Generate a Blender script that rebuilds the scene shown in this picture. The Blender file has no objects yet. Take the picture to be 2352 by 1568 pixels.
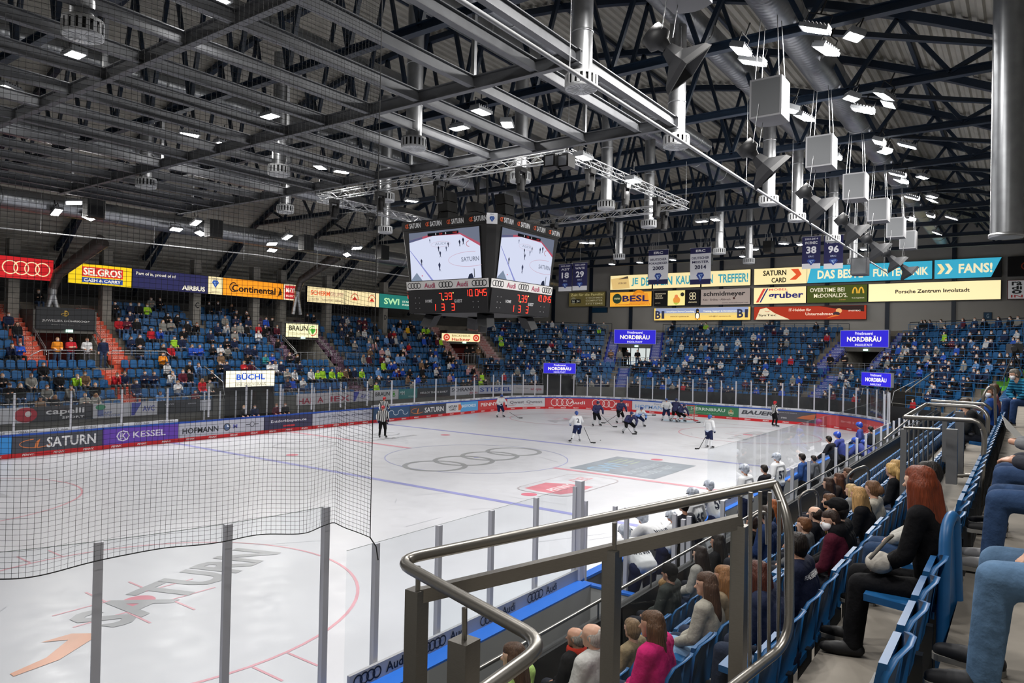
import bpy, bmesh, math, random
from mathutils import Vector, Matrix, Quaternion
random.seed(7)
sc = bpy.context.scene
COL = sc.collection
R = math.radians
PI = math.pi

# ------------------------------------------------------------------ camera, exposure, world, lamps' strength
W0, H0, FPX = 2352, 1568, 1634.9
CAM = Vector((-27.566, -21.925, 5.42))
YAW, PITCH, ROLL = 0.62605, 0.0094098, 0.0208015
cy_, sy_, cp_, sp_ = math.cos(YAW), math.sin(YAW), math.cos(PITCH), math.sin(PITCH)
F_ = Vector((cy_*cp_, sy_*cp_, sp_)); R_ = Vector((sy_, -cy_, 0)); U_ = R_.cross(F_)
RR = R_*math.cos(ROLL) + U_*math.sin(ROLL); UU = -R_*math.sin(ROLL) + U_*math.cos(ROLL)
cam_d = bpy.data.cameras.new('arena_camera'); cam = bpy.data.objects.new('arena_camera', cam_d); COL.objects.link(cam)
cam.matrix_world = Matrix(((RR.x, UU.x, -F_.x, CAM.x), (RR.y, UU.y, -F_.y, CAM.y), (RR.z, UU.z, -F_.z, CAM.z), (0, 0, 0, 1)))
cam_d.sensor_width = 36; cam_d.lens = 36*FPX/W0; cam_d.clip_start = .1; cam_d.clip_end = 300
sc.camera = cam
vs = sc.view_settings
vs.view_transform = 'Standard'; vs.look = 'None'; vs.gamma = 1; vs.use_curve_mapping = False
vs.exposure = 0.0
wd = bpy.data.worlds.new('hall_air'); sc.world = wd; wd.use_nodes = True
wd.node_tree.nodes['Background'].inputs[0].default_value = (.55, .6, .7, 1)
wd.node_tree.nodes['Background'].inputs[1].default_value = .05
LAMP_E = 390.0      # radiance of the floodlight lenses
SIGN_E = 1.0        # brightness of the backlit signs
sc.cycles.max_bounces = 6; sc.cycles.diffuse_bounces = 3; sc.cycles.glossy_bounces = 3
sc.cycles.transparent_max_bounces = 24; sc.cycles.transmission_bounces = 4
sc.cycles.caustics_reflective = False; sc.cycles.caustics_refractive = False
sc.cycles.sample_clamp_indirect = 4

def ray(u, v):
    x = (u-W0/2)/FPX; y = -(v-H0/2)/FPX
    return F_ + RR*x + UU*y
def at(u, v, X=None, Y=None, Z=None, D=None):
    d = ray(u, v)
    t = D if D is not None else (X-CAM.x)/d.x if X is not None else (Y-CAM.y)/d.y if Y is not None else (Z-CAM.z)/d.z
    return CAM + d*t
def pix(P):
    d = Vector(P)-CAM; z = d.dot(F_)
    return W0/2+FPX*d.dot(RR)/z, H0/2-FPX*d.dot(UU)/z

# ------------------------------------------------------------------ materials
def lin(c):
    return tuple((x/12.92 if x <= .04045 else ((x+.055)/1.055)**2.4) for x in c)
def hexc(h):
    return lin(tuple(int(h[i:i+2], 16)/255 for i in (0, 2, 4)))
MATS = {}
def mat(key, col, rough=.6, metal=0., emit=0., vary=0., scale=8., bump=0., spec=.5, stretch=None):
    """a Principled material; vary mottles its colour with noise, emit makes it shine with its own colour"""
    if key in MATS: return MATS[key]
    c = hexc(col) if isinstance(col, str) else col
    m = bpy.data.materials.new(key); m.use_nodes = True; nt = m.node_tree; b = nt.nodes['Principled BSDF']
    b.inputs['Base Color'].default_value = (*c, 1); b.inputs['Roughness'].default_value = rough
    b.inputs['Metallic'].default_value = metal; b.inputs['Specular IOR Level'].default_value = spec
    if emit:
        b.inputs['Emission Color'].default_value = (*c, 1); b.inputs['Emission Strength'].default_value = emit
    if vary or bump:
        tc = nt.nodes.new('ShaderNodeTexCoord'); n = nt.nodes.new('ShaderNodeTexNoise')
        n.inputs['Scale'].default_value = scale; n.inputs['Detail'].default_value = 4
        if stretch:
            mp = nt.nodes.new('ShaderNodeMapping'); mp.inputs['Scale'].default_value = stretch
            nt.links.new(tc.outputs['Object'], mp.inputs[0]); nt.links.new(mp.outputs[0], n.inputs['Vector'])
        else: nt.links.new(tc.outputs['Object'], n.inputs['Vector'])
        if vary:
            mr = nt.nodes.new('ShaderNodeMapRange'); mr.inputs[1].default_value = .3; mr.inputs[2].default_value = .7
            mr.inputs[3].default_value = 1-vary; mr.inputs[4].default_value = 1+vary
            mx = nt.nodes.new('ShaderNodeVectorMath'); mx.operation = 'SCALE'; mx.inputs[0].default_value = c
            nt.links.new(n.outputs['Fac'], mr.inputs[0]); nt.links.new(mr.outputs[0], mx.inputs['Scale'])
            nt.links.new(mx.outputs[0], b.inputs['Base Color'])
        if bump:
            bp = nt.nodes.new('ShaderNodeBump'); bp.inputs['Strength'].default_value = bump; bp.inputs['Distance'].default_value = .02
            nt.links.new(n.outputs['Fac'], bp.inputs['Height']); nt.links.new(bp.outputs[0], b.inputs['Normal'])
    MATS[key] = m
    return m
def glass_mat(key, tint, refl=.06, haze=0.):
    m = bpy.data.materials.new(key); m.use_nodes = True; nt = m.node_tree
    for n in list(nt.nodes): nt.nodes.remove(n)
    o = nt.nodes.new('ShaderNodeOutputMaterial'); t = nt.nodes.new('ShaderNodeBsdfTransparent'); g = nt.nodes.new('ShaderNodeBsdfGlossy')
    t.inputs[0].default_value = (*tint, 1); g.inputs['Roughness'].default_value = .03
    f = nt.nodes.new('ShaderNodeLayerWeight'); f.inputs[0].default_value = .12
    mr = nt.nodes.new('ShaderNodeMapRange'); mr.inputs[3].default_value = refl*.4; mr.inputs[4].default_value = .35
    mix = nt.nodes.new('ShaderNodeMixShader')
    nt.links.new(f.outputs['Fresnel'], mr.inputs[0]); nt.links.new(mr.outputs[0], mix.inputs[0])
    if haze:
        d = nt.nodes.new('ShaderNodeBsdfDiffuse'); d.inputs[0].default_value = (.5, .55, .6, 1)
        m2 = nt.nodes.new('ShaderNodeMixShader'); m2.inputs[0].default_value = haze
        nt.links.new(t.outputs[0], m2.inputs[1]); nt.links.new(d.outputs[0], m2.inputs[2]); nt.links.new(m2.outputs[0], mix.inputs[1])
    else: nt.links.new(t.outputs[0], mix.inputs[1])
    nt.links.new(g.outputs[0], mix.inputs[2]); nt.links.new(mix.outputs[0], o.inputs[0])
    MATS[key] = m
    return m
def emit_mat(key, col, e):
    """light that leaves one side only"""
    if key in MATS: return MATS[key]
    c = hexc(col) if isinstance(col, str) else col
    m = bpy.data.materials.new(key); m.use_nodes = True; nt = m.node_tree
    for n in list(nt.nodes): nt.nodes.remove(n)
    o = nt.nodes.new('ShaderNodeOutputMaterial'); g = nt.nodes.new('ShaderNodeEmission'); g.inputs[0].default_value = (*c, 1); g.inputs[1].default_value = e
    nt.links.new(g.outputs[0], o.inputs[0]); MATS[key] = m
    return m
def C(h, e=0., rough=.55, spec=.3):
    """flat paint of colour h, or a lit face when e > 0"""
    return mat('paint_%s_%d_%d' % (h, int(e*100), int(rough*100)), h, rough=rough, emit=e, spec=spec)

# ------------------------------------------------------------------ mesh building
class MB:
    def __init__(s): s.v = []; s.f = []; s.m = []; s.sm = []
    def add(s, vs_, fs, m=0, smooth=False):
        o = len(s.v); s.v.extend([tuple(p) for p in vs_])
        for f in fs: s.f.append([i+o for i in f]); s.m.append(m); s.sm.append(smooth)
    def quad(s, a, b, c, d, m=0): s.add([a, b, c, d], [(0, 1, 2, 3)], m)
    def obox(s, c, x, y, z, m=0):
        """box about c with half axes x, y, z"""
        c, x, y, z = Vector(c), Vector(x), Vector(y), Vector(z)
        p = [c+x*i+y*j+z*k for i in (-1, 1) for j in (-1, 1) for k in (-1, 1)]
        s.add(p, [(0, 1, 3, 2), (4, 6, 7, 5), (0, 4, 5, 1), (2, 3, 7, 6), (0, 2, 6, 4), (1, 5, 7, 3)], m)
    def box(s, lo, hi, m=0):
        c = [(a+b)/2 for a, b in zip(lo, hi)]; h = [(b-a)/2 for a, b in zip(lo, hi)]
        s.obox(c, (h[0], 0, 0), (0, h[1], 0), (0, 0, h[2]), m)
    def bar(s, a, b, w, h, m=0, up=(0, 0, 1)):
        a, b = Vector(a), Vector(b); d = b-a
        if d.length < 1e-6: return
        t = d.normalized(); u = Vector(up)
        if abs(t.dot(u)) > .99: u = Vector((1, 0, 0))
        x = t.cross(u).normalized(); y = x.cross(t)
        s.obox((a+b)/2, d/2, x*w/2, y*h/2, m)
    def ibeam(s, a, b, w, h, t=.02, m=0):
        a, b = Vector(a), Vector(b); up = Vector((0, 0, h/2-t/2))
        s.bar(a+up, b+up, w, t, m); s.bar(a-up, b-up, w, t, m); s.bar(a, b, t*.7, h-2*t, m)
    def tube(s, pts, r, n=8, m=0, cap=True, closed=False):
        pts = [Vector(p) for p in pts]; k = len(pts); rs = r if isinstance(r, (list, tuple)) else [r]*k
        vs_ = []; prev = None
        for i, p in enumerate(pts):
            a = pts[i-1] if i or closed else pts[0]; b = pts[(i+1) % k] if i < k-1 or closed else pts[-1]
            t = (b-a).normalized()
            if prev is None:
                x = t.cross(Vector((0, 0, 1)))
                if x.length < .05: x = t.cross(Vector((1, 0, 0)))
            else: x = prev - t*prev.dot(t)
            x.normalize(); prev = x; y = t.cross(x)
            vs_ += [p+(x*math.cos(2*PI*j/n)+y*math.sin(2*PI*j/n))*rs[i] for j in range(n)]
        fs = []
        for i in range(k if closed else k-1):
            q = (i+1) % k
            fs += [(i*n+j, i*n+(j+1) % n, q*n+(j+1) % n, q*n+j) for j in range(n)]
        s.add(vs_, fs, m, True)
        if cap and not closed:
            s.add(vs_[:n], [tuple(range(n))[::-1]], m); s.add(vs_[-n:], [tuple(range(n))], m)
    def lathe(s, prof, n=16, o=(0, 0, 0), m=0, axis=None, smooth=True):
        """prof: (radius, height) pairs; axis: unit vector, z by default"""
        z = Vector(axis or (0, 0, 1)).normalized(); x = z.orthogonal().normalized(); y = z.cross(x); o = Vector(o)
        if axis is None: x, y = Vector((1, 0, 0)), Vector((0, 1, 0))
        vs_ = []
        for r, h in prof: vs_ += [o+z*h+(x*math.cos(2*PI*j/n)+y*math.sin(2*PI*j/n))*max(r, 1e-4) for j in range(n)]
        fs = [(i*n+j, i*n+(j+1) % n, (i+1)*n+(j+1) % n, (i+1)*n+j) for i in range(len(prof)-1) for j in range(n)]
        s.add(vs_, fs, m, smooth)
    def ball(s, c, r, m=0, n=12, k=8):
        rx, ry, rz = r if isinstance(r, (tuple, list)) else (r, r, r); c = Vector(c)
        vs_ = []; fs = []
        for i in range(k+1):
            a = PI*i/k
            vs_ += [c+Vector((rx*math.sin(a)*math.cos(2*PI*j/n), ry*math.sin(a)*math.sin(2*PI*j/n), rz*math.cos(a))) for j in range(n)]
        fs = [(i*n+j, (i+1)*n+j, (i+1)*n+(j+1) % n, i*n+(j+1) % n) for i in range(k) for j in range(n)]
        s.add(vs_, fs, m, True)
    def poly(s, pts, m=0): s.add(pts, [tuple(range(len(pts)))], m)
    def prism(s, pts, d, m=0):
        d = Vector(d); n = len(pts); p = [Vector(q) for q in pts]; q = [a+d for a in p]
        s.add(p+q, [tuple(range(n))[::-1], tuple(range(n, 2*n))]+[(i, (i+1) % n, (i+1) % n+n, i+n) for i in range(n)], m)
    def mesh(s, name, mats):
        me = bpy.data.meshes.new(name); me.from_pydata(s.v, [], s.f)
        for m in (mats if isinstance(mats, (list, tuple)) else [mats]): me.materials.append(m)
        me.polygons.foreach_set('material_index', s.m); me.polygons.foreach_set('use_smooth', s.sm)
        me.update(); return me
    def build(s, name, mats, parent=None, fix=True):
        me = s.mesh(name, mats)
        if fix:
            bm = bmesh.new(); bm.from_mesh(me); bmesh.ops.recalc_face_normals(bm, faces=bm.faces); bm.to_mesh(me); bm.free()
        return link(name, me, parent)
def link(name, me, parent=None):
    o = bpy.data.objects.new(name, me); COL.objects.link(o)
    if parent is not None: o.parent = parent
    return o
def tag(o, label, cat, group=None):
    o['label'] = label; o['category'] = cat
    if group: o['group'] = group
    return o
def thing(name, label, cat, loc=(0, 0, 0), group=None, mtx=None):
    o = bpy.data.objects.new(name, None); COL.objects.link(o); o.empty_display_size = .1
    if mtx is not None: o.matrix_world = mtx
    else: o.location = loc
    return tag(o, label, cat, group)
def struct(o): o['kind'] = 'structure'; return o
def stuff(o, label, cat): o['kind'] = 'stuff'; return tag(o, label, cat)
def dup(src, mtx, label=None, group=None):
    """copy of a thing with its parts and sub-parts"""
    def cp(o, par):
        c = o.copy(); COL.objects.link(c)
        if par is not None: c.parent = par
        for ch in o.children: cp(ch, c)
        return c
    r = cp(src, None); r.matrix_world = mtx
    if label: r['label'] = label
    if group: r['group'] = group
    return r
ORD = ['first', 'second', 'third', 'fourth', 'fifth', 'sixth', 'seventh', 'eighth', 'ninth', 'tenth', 'eleventh', 'twelfth', 'thirteenth', 'fourteenth',
       'fifteenth', 'sixteenth', 'seventeenth', 'eighteenth', 'nineteenth', 'twentieth']
TENS = {2: 'twenty', 3: 'thirty', 4: 'forty', 5: 'fifty', 6: 'sixty', 7: 'seventy', 8: 'eighty', 9: 'ninety'}
TENTH = {2: 'twentieth', 3: 'thirtieth', 4: 'fortieth', 5: 'fiftieth', 6: 'sixtieth', 7: 'seventieth', 8: 'eightieth', 9: 'ninetieth'}
def nth(i):
    """1 -> first"""
    if i >= 100: return 'hundred-and-'+nth(i-100) if i > 100 else 'hundredth'
    if i <= 20: return ORD[i-1]
    return TENTH[i//10] if i % 10 == 0 else TENS[i//10]+'-'+ORD[i % 10-1]

# lettering: text turned into flat mesh data, scaled to a box
TXT = {}
def text_geo(body, bold=0., shear=0.):
    k = (body, bold, shear)
    if k not in TXT:
        cu = bpy.data.curves.new('txt', 'FONT'); cu.body = body; cu.offset = bold; cu.shear = shear; cu.resolution_u = 2
        ob = bpy.data.objects.new('txt', cu); me = ob.to_mesh()
        vs_ = [v.co.copy() for v in me.vertices]; fs = [tuple(p.vertices) for p in me.polygons]
        ob.to_mesh_clear(); bpy.data.objects.remove(ob); bpy.data.curves.remove(cu)
        x0 = min(v.x for v in vs_); x1 = max(v.x for v in vs_); y0 = min(v.y for v in vs_); y1 = max(v.y for v in vs_)
        TXT[k] = ([((v.x-x0)/(x1-x0), (v.y-y0)/(y1-y0)) for v in vs_], fs)
    return TXT[k]
class Sheet:
    """flat artwork in (x, y) that is laid on a plane or along a path; each colour is one mesh"""
    def __init__(s, step=.0007): s.b = {}; s.k = 0; s.step = step
    def _a(s, col, pts, fs, z=None):
        s.k += 1; b = s.b.setdefault(col, ([], [])); o = len(b[0])
        lift = .004+s.step*(s.k if z is None else z)
        b[0].extend([(p[0], p[1], lift) for p in pts]); b[1].extend([tuple(i+o for i in f) for f in fs])
    def text(s, body, x, y, w, h, col, bold=.02, shear=0.):
        """centred on (x, y)"""
        p, f = text_geo(body, bold, shear); s._a(col, [(x+(a-.5)*w, y+(b-.5)*h) for a, b in p], f)
    def rect(s, x, y, w, h, col, nx=1):
        pts = []; fs = []
        for i in range(nx+1): pts += [(x-w/2+w*i/nx, y-h/2), (x-w/2+w*i/nx, y+h/2)]
        for i in range(nx): fs.append((2*i, 2*i+2, 2*i+3, 2*i+1))
        s._a(col, pts, fs)
    def poly(s, pts, col): s._a(col, pts, [tuple(range(len(pts)))])
    def ring(s, x, y, rx, ry, t, col, a0=0, a1=360, n=28):
        pts = []; fs = []
        for i in range(n+1):
            a = R(a0+(a1-a0)*i/n); c, q = math.cos(a), math.sin(a)
            pts += [(x+rx*c, y+ry*q), (x+(rx-t)*c, y+(ry-t)*q)]
        for i in range(n): fs.append((2*i, 2*i+2, 2*i+3, 2*i+1))
        s._a(col, pts, fs)
    def disc(s, x, y, rx, ry, col, n=24): s._a(col, [(x+rx*math.cos(2*PI*i/n), y+ry*math.sin(2*PI*i/n)) for i in range(n)], [tuple(range(n))])
    def rings4(s, x, y, w, col, t=None):
        r = w/5.1
        for i in range(4): s.ring(x+(i-1.5)*r*1.37, y, r, r, t or r*.2, col)
    def lay(s, parent, emit=0., fn=None, name='lettering', rough=.5, solid=None):
        out = []
        for col, (vs_, fs) in s.b.items():
            me = bpy.data.meshes.new(name)
            me.from_pydata([fn(*v) for v in vs_] if fn else vs_, [], fs); me.materials.append(solid(col) if solid else C(col, emit, rough))
            out.append(link(name, me, parent))
        return out
def frame(o, x, up=(0, 0, 1)):
    """matrix at o with local x along x, y up, z towards the viewer of the sign"""
    o, x, y = Vector(o), Vector(x).normalized(), Vector(up); y = (y-x*y.dot(x)).normalized(); z = x.cross(y)
    return Matrix(((x.x, y.x, z.x, o.x), (x.y, y.y, z.y, o.y), (x.z, y.z, z.z, o.z), (0, 0, 0, 1)))
# ------------------------------------------------------------------ figures: skeleton of tapered limbs -> one continuous skin
import numpy as np
LAB_SCENE = bpy.data.scenes.new('figure_workshop')     # figures are remeshed in a scene of their own, removed at the end
class Fig:
    """limbs are (label, a, b, ra, rb); the figure faces -y, z up"""
    def __init__(s): s.c = []
    def cap(s, lab, a, b, ra, rb=None): s.c.append((lab, Vector(a), Vector(b), ra, ra if rb is None else rb)); return s
    def sub(s, labs, grow=0.): f = Fig(); f.c = [(l, a, b, ra+grow, rb+grow) for l, a, b, ra, rb in s.c if l in labs]; return f
def remesh(fig, vox, name, mats, idx, smooth=4):
    """continuous mesh over all limbs; faces take the material idx[label] of the limb they lie on"""
    mb = MB()
    for lab, a, b, ra, rb in fig.c:
        ax = b-a; L = ax.length
        if L < 1e-4: mb.ball(a, ra, 0, 10, 6); continue
        prof = [(ra*math.sin(t), -ra*math.cos(t)) for t in (0., .5, 1.05)]+[(ra, 0), (rb, L)]+[(rb*math.sin(t), L+rb*math.cos(t)) for t in (1.05, .5, 0.)]
        mb.lathe(prof, 10, a, axis=ax)
    me = mb.mesh('tmp', []); ob = bpy.data.objects.new('tmp', me); LAB_SCENE.collection.objects.link(ob)
    md = ob.modifiers.new('r', 'REMESH'); md.mode = 'VOXEL'; md.voxel_size = vox
    if smooth: ms = ob.modifiers.new('s', 'SMOOTH'); ms.iterations = smooth; ms.factor = .5
    vl = LAB_SCENE.view_layers[0]; vl.update(); dg = vl.depsgraph; out = bpy.data.meshes.new_from_object(ob.evaluated_get(dg))
    bpy.data.objects.remove(ob); bpy.data.meshes.remove(me); out.name = name; out.materials.clear()
    for m in mats: out.materials.append(m)
    n = len(out.polygons); cen = np.empty(n*3); out.polygons.foreach_get('center', cen); cen = cen.reshape(-1, 3)
    if len(mats) > 1:
        best = np.full(n, 1e9); mi = np.zeros(n, dtype=np.int32)
        for lab, a, b, ra, rb in fig.c:
            a_, ab = np.array(a), np.array(b-a); L2 = max(1e-9, ab @ ab); t = np.clip((cen-a_) @ ab/L2, 0, 1)
            d = np.linalg.norm(cen-a_-t[:, None]*ab, axis=1)-(ra+(rb-ra)*t); w = d < best; best[w] = d[w]; mi[w] = idx[lab]
        out.polygons.foreach_set('material_index', mi)
    out.polygons.foreach_set('use_smooth', np.ones(n, dtype=bool)); out.update()
    return out
def torso(f, pel, chest, neck, shL, shR, hipL, hipR, lab='top', w=1., belly=1.):
    P, Ch = Vector(pel), Vector(chest)
    sx = (Vector(shR)-Vector(shL)).normalized()
    for k in (-1, 1):
        f.cap(lab, P+sx*k*.065*w, Ch+sx*k*.075*w, .115*w*belly, .115*w)
    f.cap(lab, P, Ch, .12*w*belly, .12*w); f.cap(lab, Ch, Vector(neck)-Vector((0, 0, .03)), .11*w, .065)
    f.cap(lab, Vector(shL)+sx*.01, Vector(shR)-sx*.01, .075*w); f.cap(lab, Vector(shL), Ch, .07*w, .1*w); f.cap(lab, Vector(shR), Ch, .07*w, .1*w)
def head(f, c, fw=(0, -1, 0), up=(0, 0, 1), hair=None, mask=False, s=1., face=True):
    """c: centre of the skull; fw: where it looks"""
    c, fw, up = Vector(c), Vector(fw).normalized(), Vector(up); up = (up-fw*up.dot(fw)).normalized(); x = fw.cross(up)
    P = lambda a, b, d: c+(x*a+fw*b+up*d)*s
    f.cap('skin', P(0, -.022, .015), P(0, .015, .02), .088*s, .082*s); f.cap('skin', P(0, .03, -.03), P(0, .052, -.085), .064*s, .038*s)
    f.cap('skin', P(0, -.03, -.05), P(0, -.03, -.16), .056*s, .06*s)
    if face:
        f.cap('skin', P(0, .088, -.005), P(0, .108, -.036), .012*s, .017*s)
        for k in (-1, 1): f.cap('skin', P(k*.083, -.005, .0), P(k*.09, -.012, -.035), .018*s, .013*s); f.cap('eye', P(k*.032, .086, .012), P(k*.036, .086, .012), .0115*s)
        f.cap('lip', P(-.02, .083, -.072), P(.02, .083, -.072), .009*s)
    if mask: f.cap('mask', P(-.036, .05, -.055), P(.036, .05, -.055), .044*s); f.cap('mask', P(0, .068, -.04), P(0, .056, -.085), .038*s, .034*s)
    if hair in ('short', 'long', 'pony', 'bun', 'ring'):
        if hair != 'ring': f.cap('hair', P(0, -.03, .045), P(0, .02, .052), .082*s, .07*s)
        f.cap('hair', P(0, -.05, .0), P(0, -.045, -.05), .078*s, .06*s)
        for k in (-1, 1): f.cap('hair', P(k*.04, -.02, .03 if hair != 'ring' else -.005), P(k*.05, -.03, -.02), .056*s, .045*s)
    if hair == 'long':
        for k in (-1, 0, 1): f.cap('hair', P(k*.05, -.05, -.02), P(k*.075, -.09, -.26), .068*s, .062*s); f.cap('hair', P(k*.075, -.09, -.26), P(k*.06, -.115, -.44), .06*s, .03*s)
        for k in (-1, 1): f.cap('hair', P(k*.075, .0, .0), P(k*.085, -.02, -.2), .035*s, .04*s)
    if hair == 'pony': f.cap('hair', P(0, -.1, .03), P(0, -.15, -.02), .04*s); f.cap('hair', P(0, -.15, -.02), P(0, -.13, -.22), .04*s, .02*s)
    if hair == 'bun': f.cap('hair', P(0, -.115, .01), P(0, -.12, -.01), .05*s)
    if hair == 'cap': f.cap('cap', P(0, -.03, .04), P(0, .01, .045), .09*s, .085*s); f.cap('cap', P(-.03, .08, .05), P(.03, .08, .05), .03*s); f.cap('cap', P(0, .1, .045), P(0, .13, .038), .03*s, .025*s); f.cap('hair', P(0, -.05, -.01), P(0, -.045, -.05), .075*s, .06*s)
    if hair == 'beanie': f.cap('cap', P(0, -.03, .035), P(0, .015, .045), .098*s, .088*s); f.cap('hair', P(0, -.05, -.02), P(0, -.045, -.06), .075*s, .06*s)
def hand(f, w, d, s=1., curl=.5, side=1, lab='skin', palmn=(0, 0, -1)):
    """palm with five bent fingers; w: wrist, d: direction of the hand, palmn: where the palm looks"""
    w, d, pn = Vector(w), Vector(d).normalized(), Vector(palmn); pn = (pn-d*pn.dot(d)).normalized(); x = d.cross(pn)*side
    f.cap(lab, w, w+d*.03*s, .026*s, .03*s)
    for k in range(4): f.cap(lab, w+d*.025*s+x*(k-1.5)*.009*s, w+d*.088*s+x*(k-1.5)*.021*s, .017*s, .0125*s)
    for k in range(4):
        L = (.036, .042, .039, .03)[k]*s; p = w+d*.09*s+x*(k-1.5)*.021*s; dd = (d+pn*curl+x*(k-1.5)*.06).normalized(); q = p+dd*L
        f.cap(lab, p, q, .0105*s, .0095*s); d2 = (d*(1-curl)+pn*curl*1.9).normalized(); f.cap(lab, q, q+d2*L*.8, .0095*s, .0075*s)
    p = w+d*.025*s-x*.024*s; q = p+(d*.5-x*.75+pn*.35)*.045*s; f.cap(lab, p, q, .015*s, .012*s); f.cap(lab, q, q+(d*.8-x*.1+pn*.4)*.032*s, .0115*s, .009*s)
def seated(lean=0., twist=0., arms='lap', spread=1., s=1., hair='short', mask=False, look=0., nod=0., fingers=False, girth=1., legs=True, hood=False, legdir=0.):
    """sitting on a .45 m seat, origin on the floor under the backrest"""
    f = Fig(); V = Vector
    pel = V((0, -.17, .53)); up = V((0, -math.sin(lean), math.cos(lean))); rt = V((math.cos(twist), -math.sin(twist), 0)).normalized(); fwd = up.cross(rt)*-1; fwd = V((-math.sin(twist), -math.cos(twist), 0)).lerp(V((0, 0, -1)), .0)
    chest = pel+up*.36*s; neck = pel+up*.53*s; shL, shR = neck-rt*.19*s-up*.045, neck+rt*.19*s-up*.045
    hL, hR = V((-.095, -.19, .50)), V((.095, -.19, .50))
    torso(f, pel, chest, neck, shL, shR, hL, hR, w=girth)
    lk = twist+look; fw = V((-math.sin(lk), -math.cos(lk), -nod)); hc = neck+up*.155*s+V((-math.sin(lk), -math.cos(lk), 0))*.02
    head(f, hc, fw, up=(0, 0, 1), hair=hair, mask=mask, s=s)
    if hood:
        b = V((math.sin(twist), math.cos(twist), 0)); 
        for k in (-1, 0, 1): f.cap('top', neck+b*.05+rt*k*.07-up*.01, neck+b*.085+rt*k*.05-up*.12, .055, .045)
    if legs:
        ld = legdir
        def lg(p): return V((p.x*math.cos(ld)+ (p.y+.2)*-math.sin(ld)*-1*0 + p.x*0, p.y, p.z)) if not ld else V((p.x*math.cos(ld)+(p.y+.2)*math.sin(ld), -.2+(p.y+.2)*math.cos(ld)-p.x*math.sin(ld), p.z))
        for k, h in ((-1, hL), (1, hR)):
            kn = lg(V((k*.13*spread, -.2-.44*s, .5))); an = lg(V((k*.13*spread, -.2-.48*s, .09))); toe = lg(V((k*.16*spread, -.2-.66*s, .04)))
            f.cap('leg', h, kn, .092*girth, .068); f.cap('leg', kn, an, .067, .056); hl_ = an+V((0, .035, -.045)); md_ = hl_.lerp(toe, .62); f.cap('shoe', hl_, md_, .04, .043); f.cap('shoe', md_, toe, .043, .03); f.cap('shoe', an, hl_.lerp(toe, .4), .045, .036); f.cap('leg', an, an+V((0, 0, -.02)), .057)
        f.cap('leg', hL, hR, .11*girth)
    for k, sh in ((-1, shL), (1, shR)):
        if arms == 'lap': el = sh+V((k*.06, -.06, -.27)); wr = pel+V((k*.075, -.34, .06))
        elif arms == 'cross': el = sh+V((k*.07, -.1, -.25)); wr = chest+V((-k*.06, -.2, -.05-.02*k))
        elif arms == 'chin': el = pel+V((k*.16, -.36, .1)); wr = neck+V((k*.05, -.2, -.04))
        elif arms == 'side': el = sh+V((k*.08, .02, -.27)); wr = el+V((k*.03, -.2, -.12))
        elif arms == 'phone': el = sh+V((k*.05, -.1, -.26)); wr = chest+V((k*.07, -.34, -.12))
        elif arms == 'down': el = sh+V((k*.04, -.02, -.28)); wr = el+V((-k*.03, -.18, -.17))
        f.cap('top', sh, el, .066*girth, .052*girth); f.cap('top', el, el.lerp(wr, .9), .051*girth, .04)
        d = (wr-el).normalized()
        if fingers: hand(f, el.lerp(wr, .97), d, 1., .55, k, palmn=(-k*.4, 0, -1))
        else: f.cap('skin', el.lerp(wr, .93), wr+d*.06, .033, .03)
    return f
def standing(pose, s=1., hair='short', mask=False, girth=1., fingers=False):
    """pose: joints in metres, origin between the feet; pads>1 for players"""
    f = Fig(); V = Vector; J = {k: V(v) for k, v in pose.items() if k not in ('fw', 'pads')}
    torso(f, J['pel'], J['chest'], J['neck'], J['sl'], J['sr'], J['hl'], J['hr'], w=girth)
    head(f, J['head'], pose.get('fw', (0, -1, -.1)), hair=hair, mask=mask, s=s)
    f.cap('top', J['pel']-V((.06, 0, 0)), J['pel']+V((.06, 0, 0)), .13*girth)
    f.cap('leg', J['hl'], J['hr'], .11*girth)
    for k in 'lr':
        f.cap('leg', J['h'+k], J['k'+k], .095*girth, .07*girth); f.cap('sock', J['k'+k], J['a'+k], .066*girth, .05*girth); f.cap('shoe', J['a'+k]-V((0, 0, .02)), J['t'+k], .05, .042); f.cap('shoe', J['a'+k]+V((0, 0, .05)), J['a'+k], .055, .052)
        f.cap('top', J['s'+k], J['e'+k], .075*girth, .062*girth); f.cap('top', J['e'+k], J['e'+k].lerp(J['w'+k], .85), .06*girth, .05*girth)
        d = (J['w'+k]-J['e'+k]).normalized()
        if fingers: hand(f, J['w'+k], d, 1., .7, 1 if k == 'r' else -1, lab='glove')
        else: f.cap('glove', J['e'+k].lerp(J['w'+k], .8), J['w'+k]+d*.06, .052*girth, .05)
    return f
def skin_m(k): return mat('skin_%d' % k, ('d3a58c', 'c4937a', 'e0b59c', 'b9866c')[k % 4], .55, vary=.05, scale=20)
def cloth(h, sc_=14): return mat('cloth_'+h, h, .85, vary=.14, scale=sc_, bump=.6, spec=.15)
def hair_m(h):
    return mat('hair_'+h, h, .5, vary=.35, scale=60, bump=.5, spec=.3, stretch=(1.4, 1.4, .12))
M_EYE = mat('eye_dark', '231a17', .3); M_LIP = mat('lip', 'a8645a', .5); M_MASK = mat('face_mask', 'e6e7ea', .8)
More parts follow.
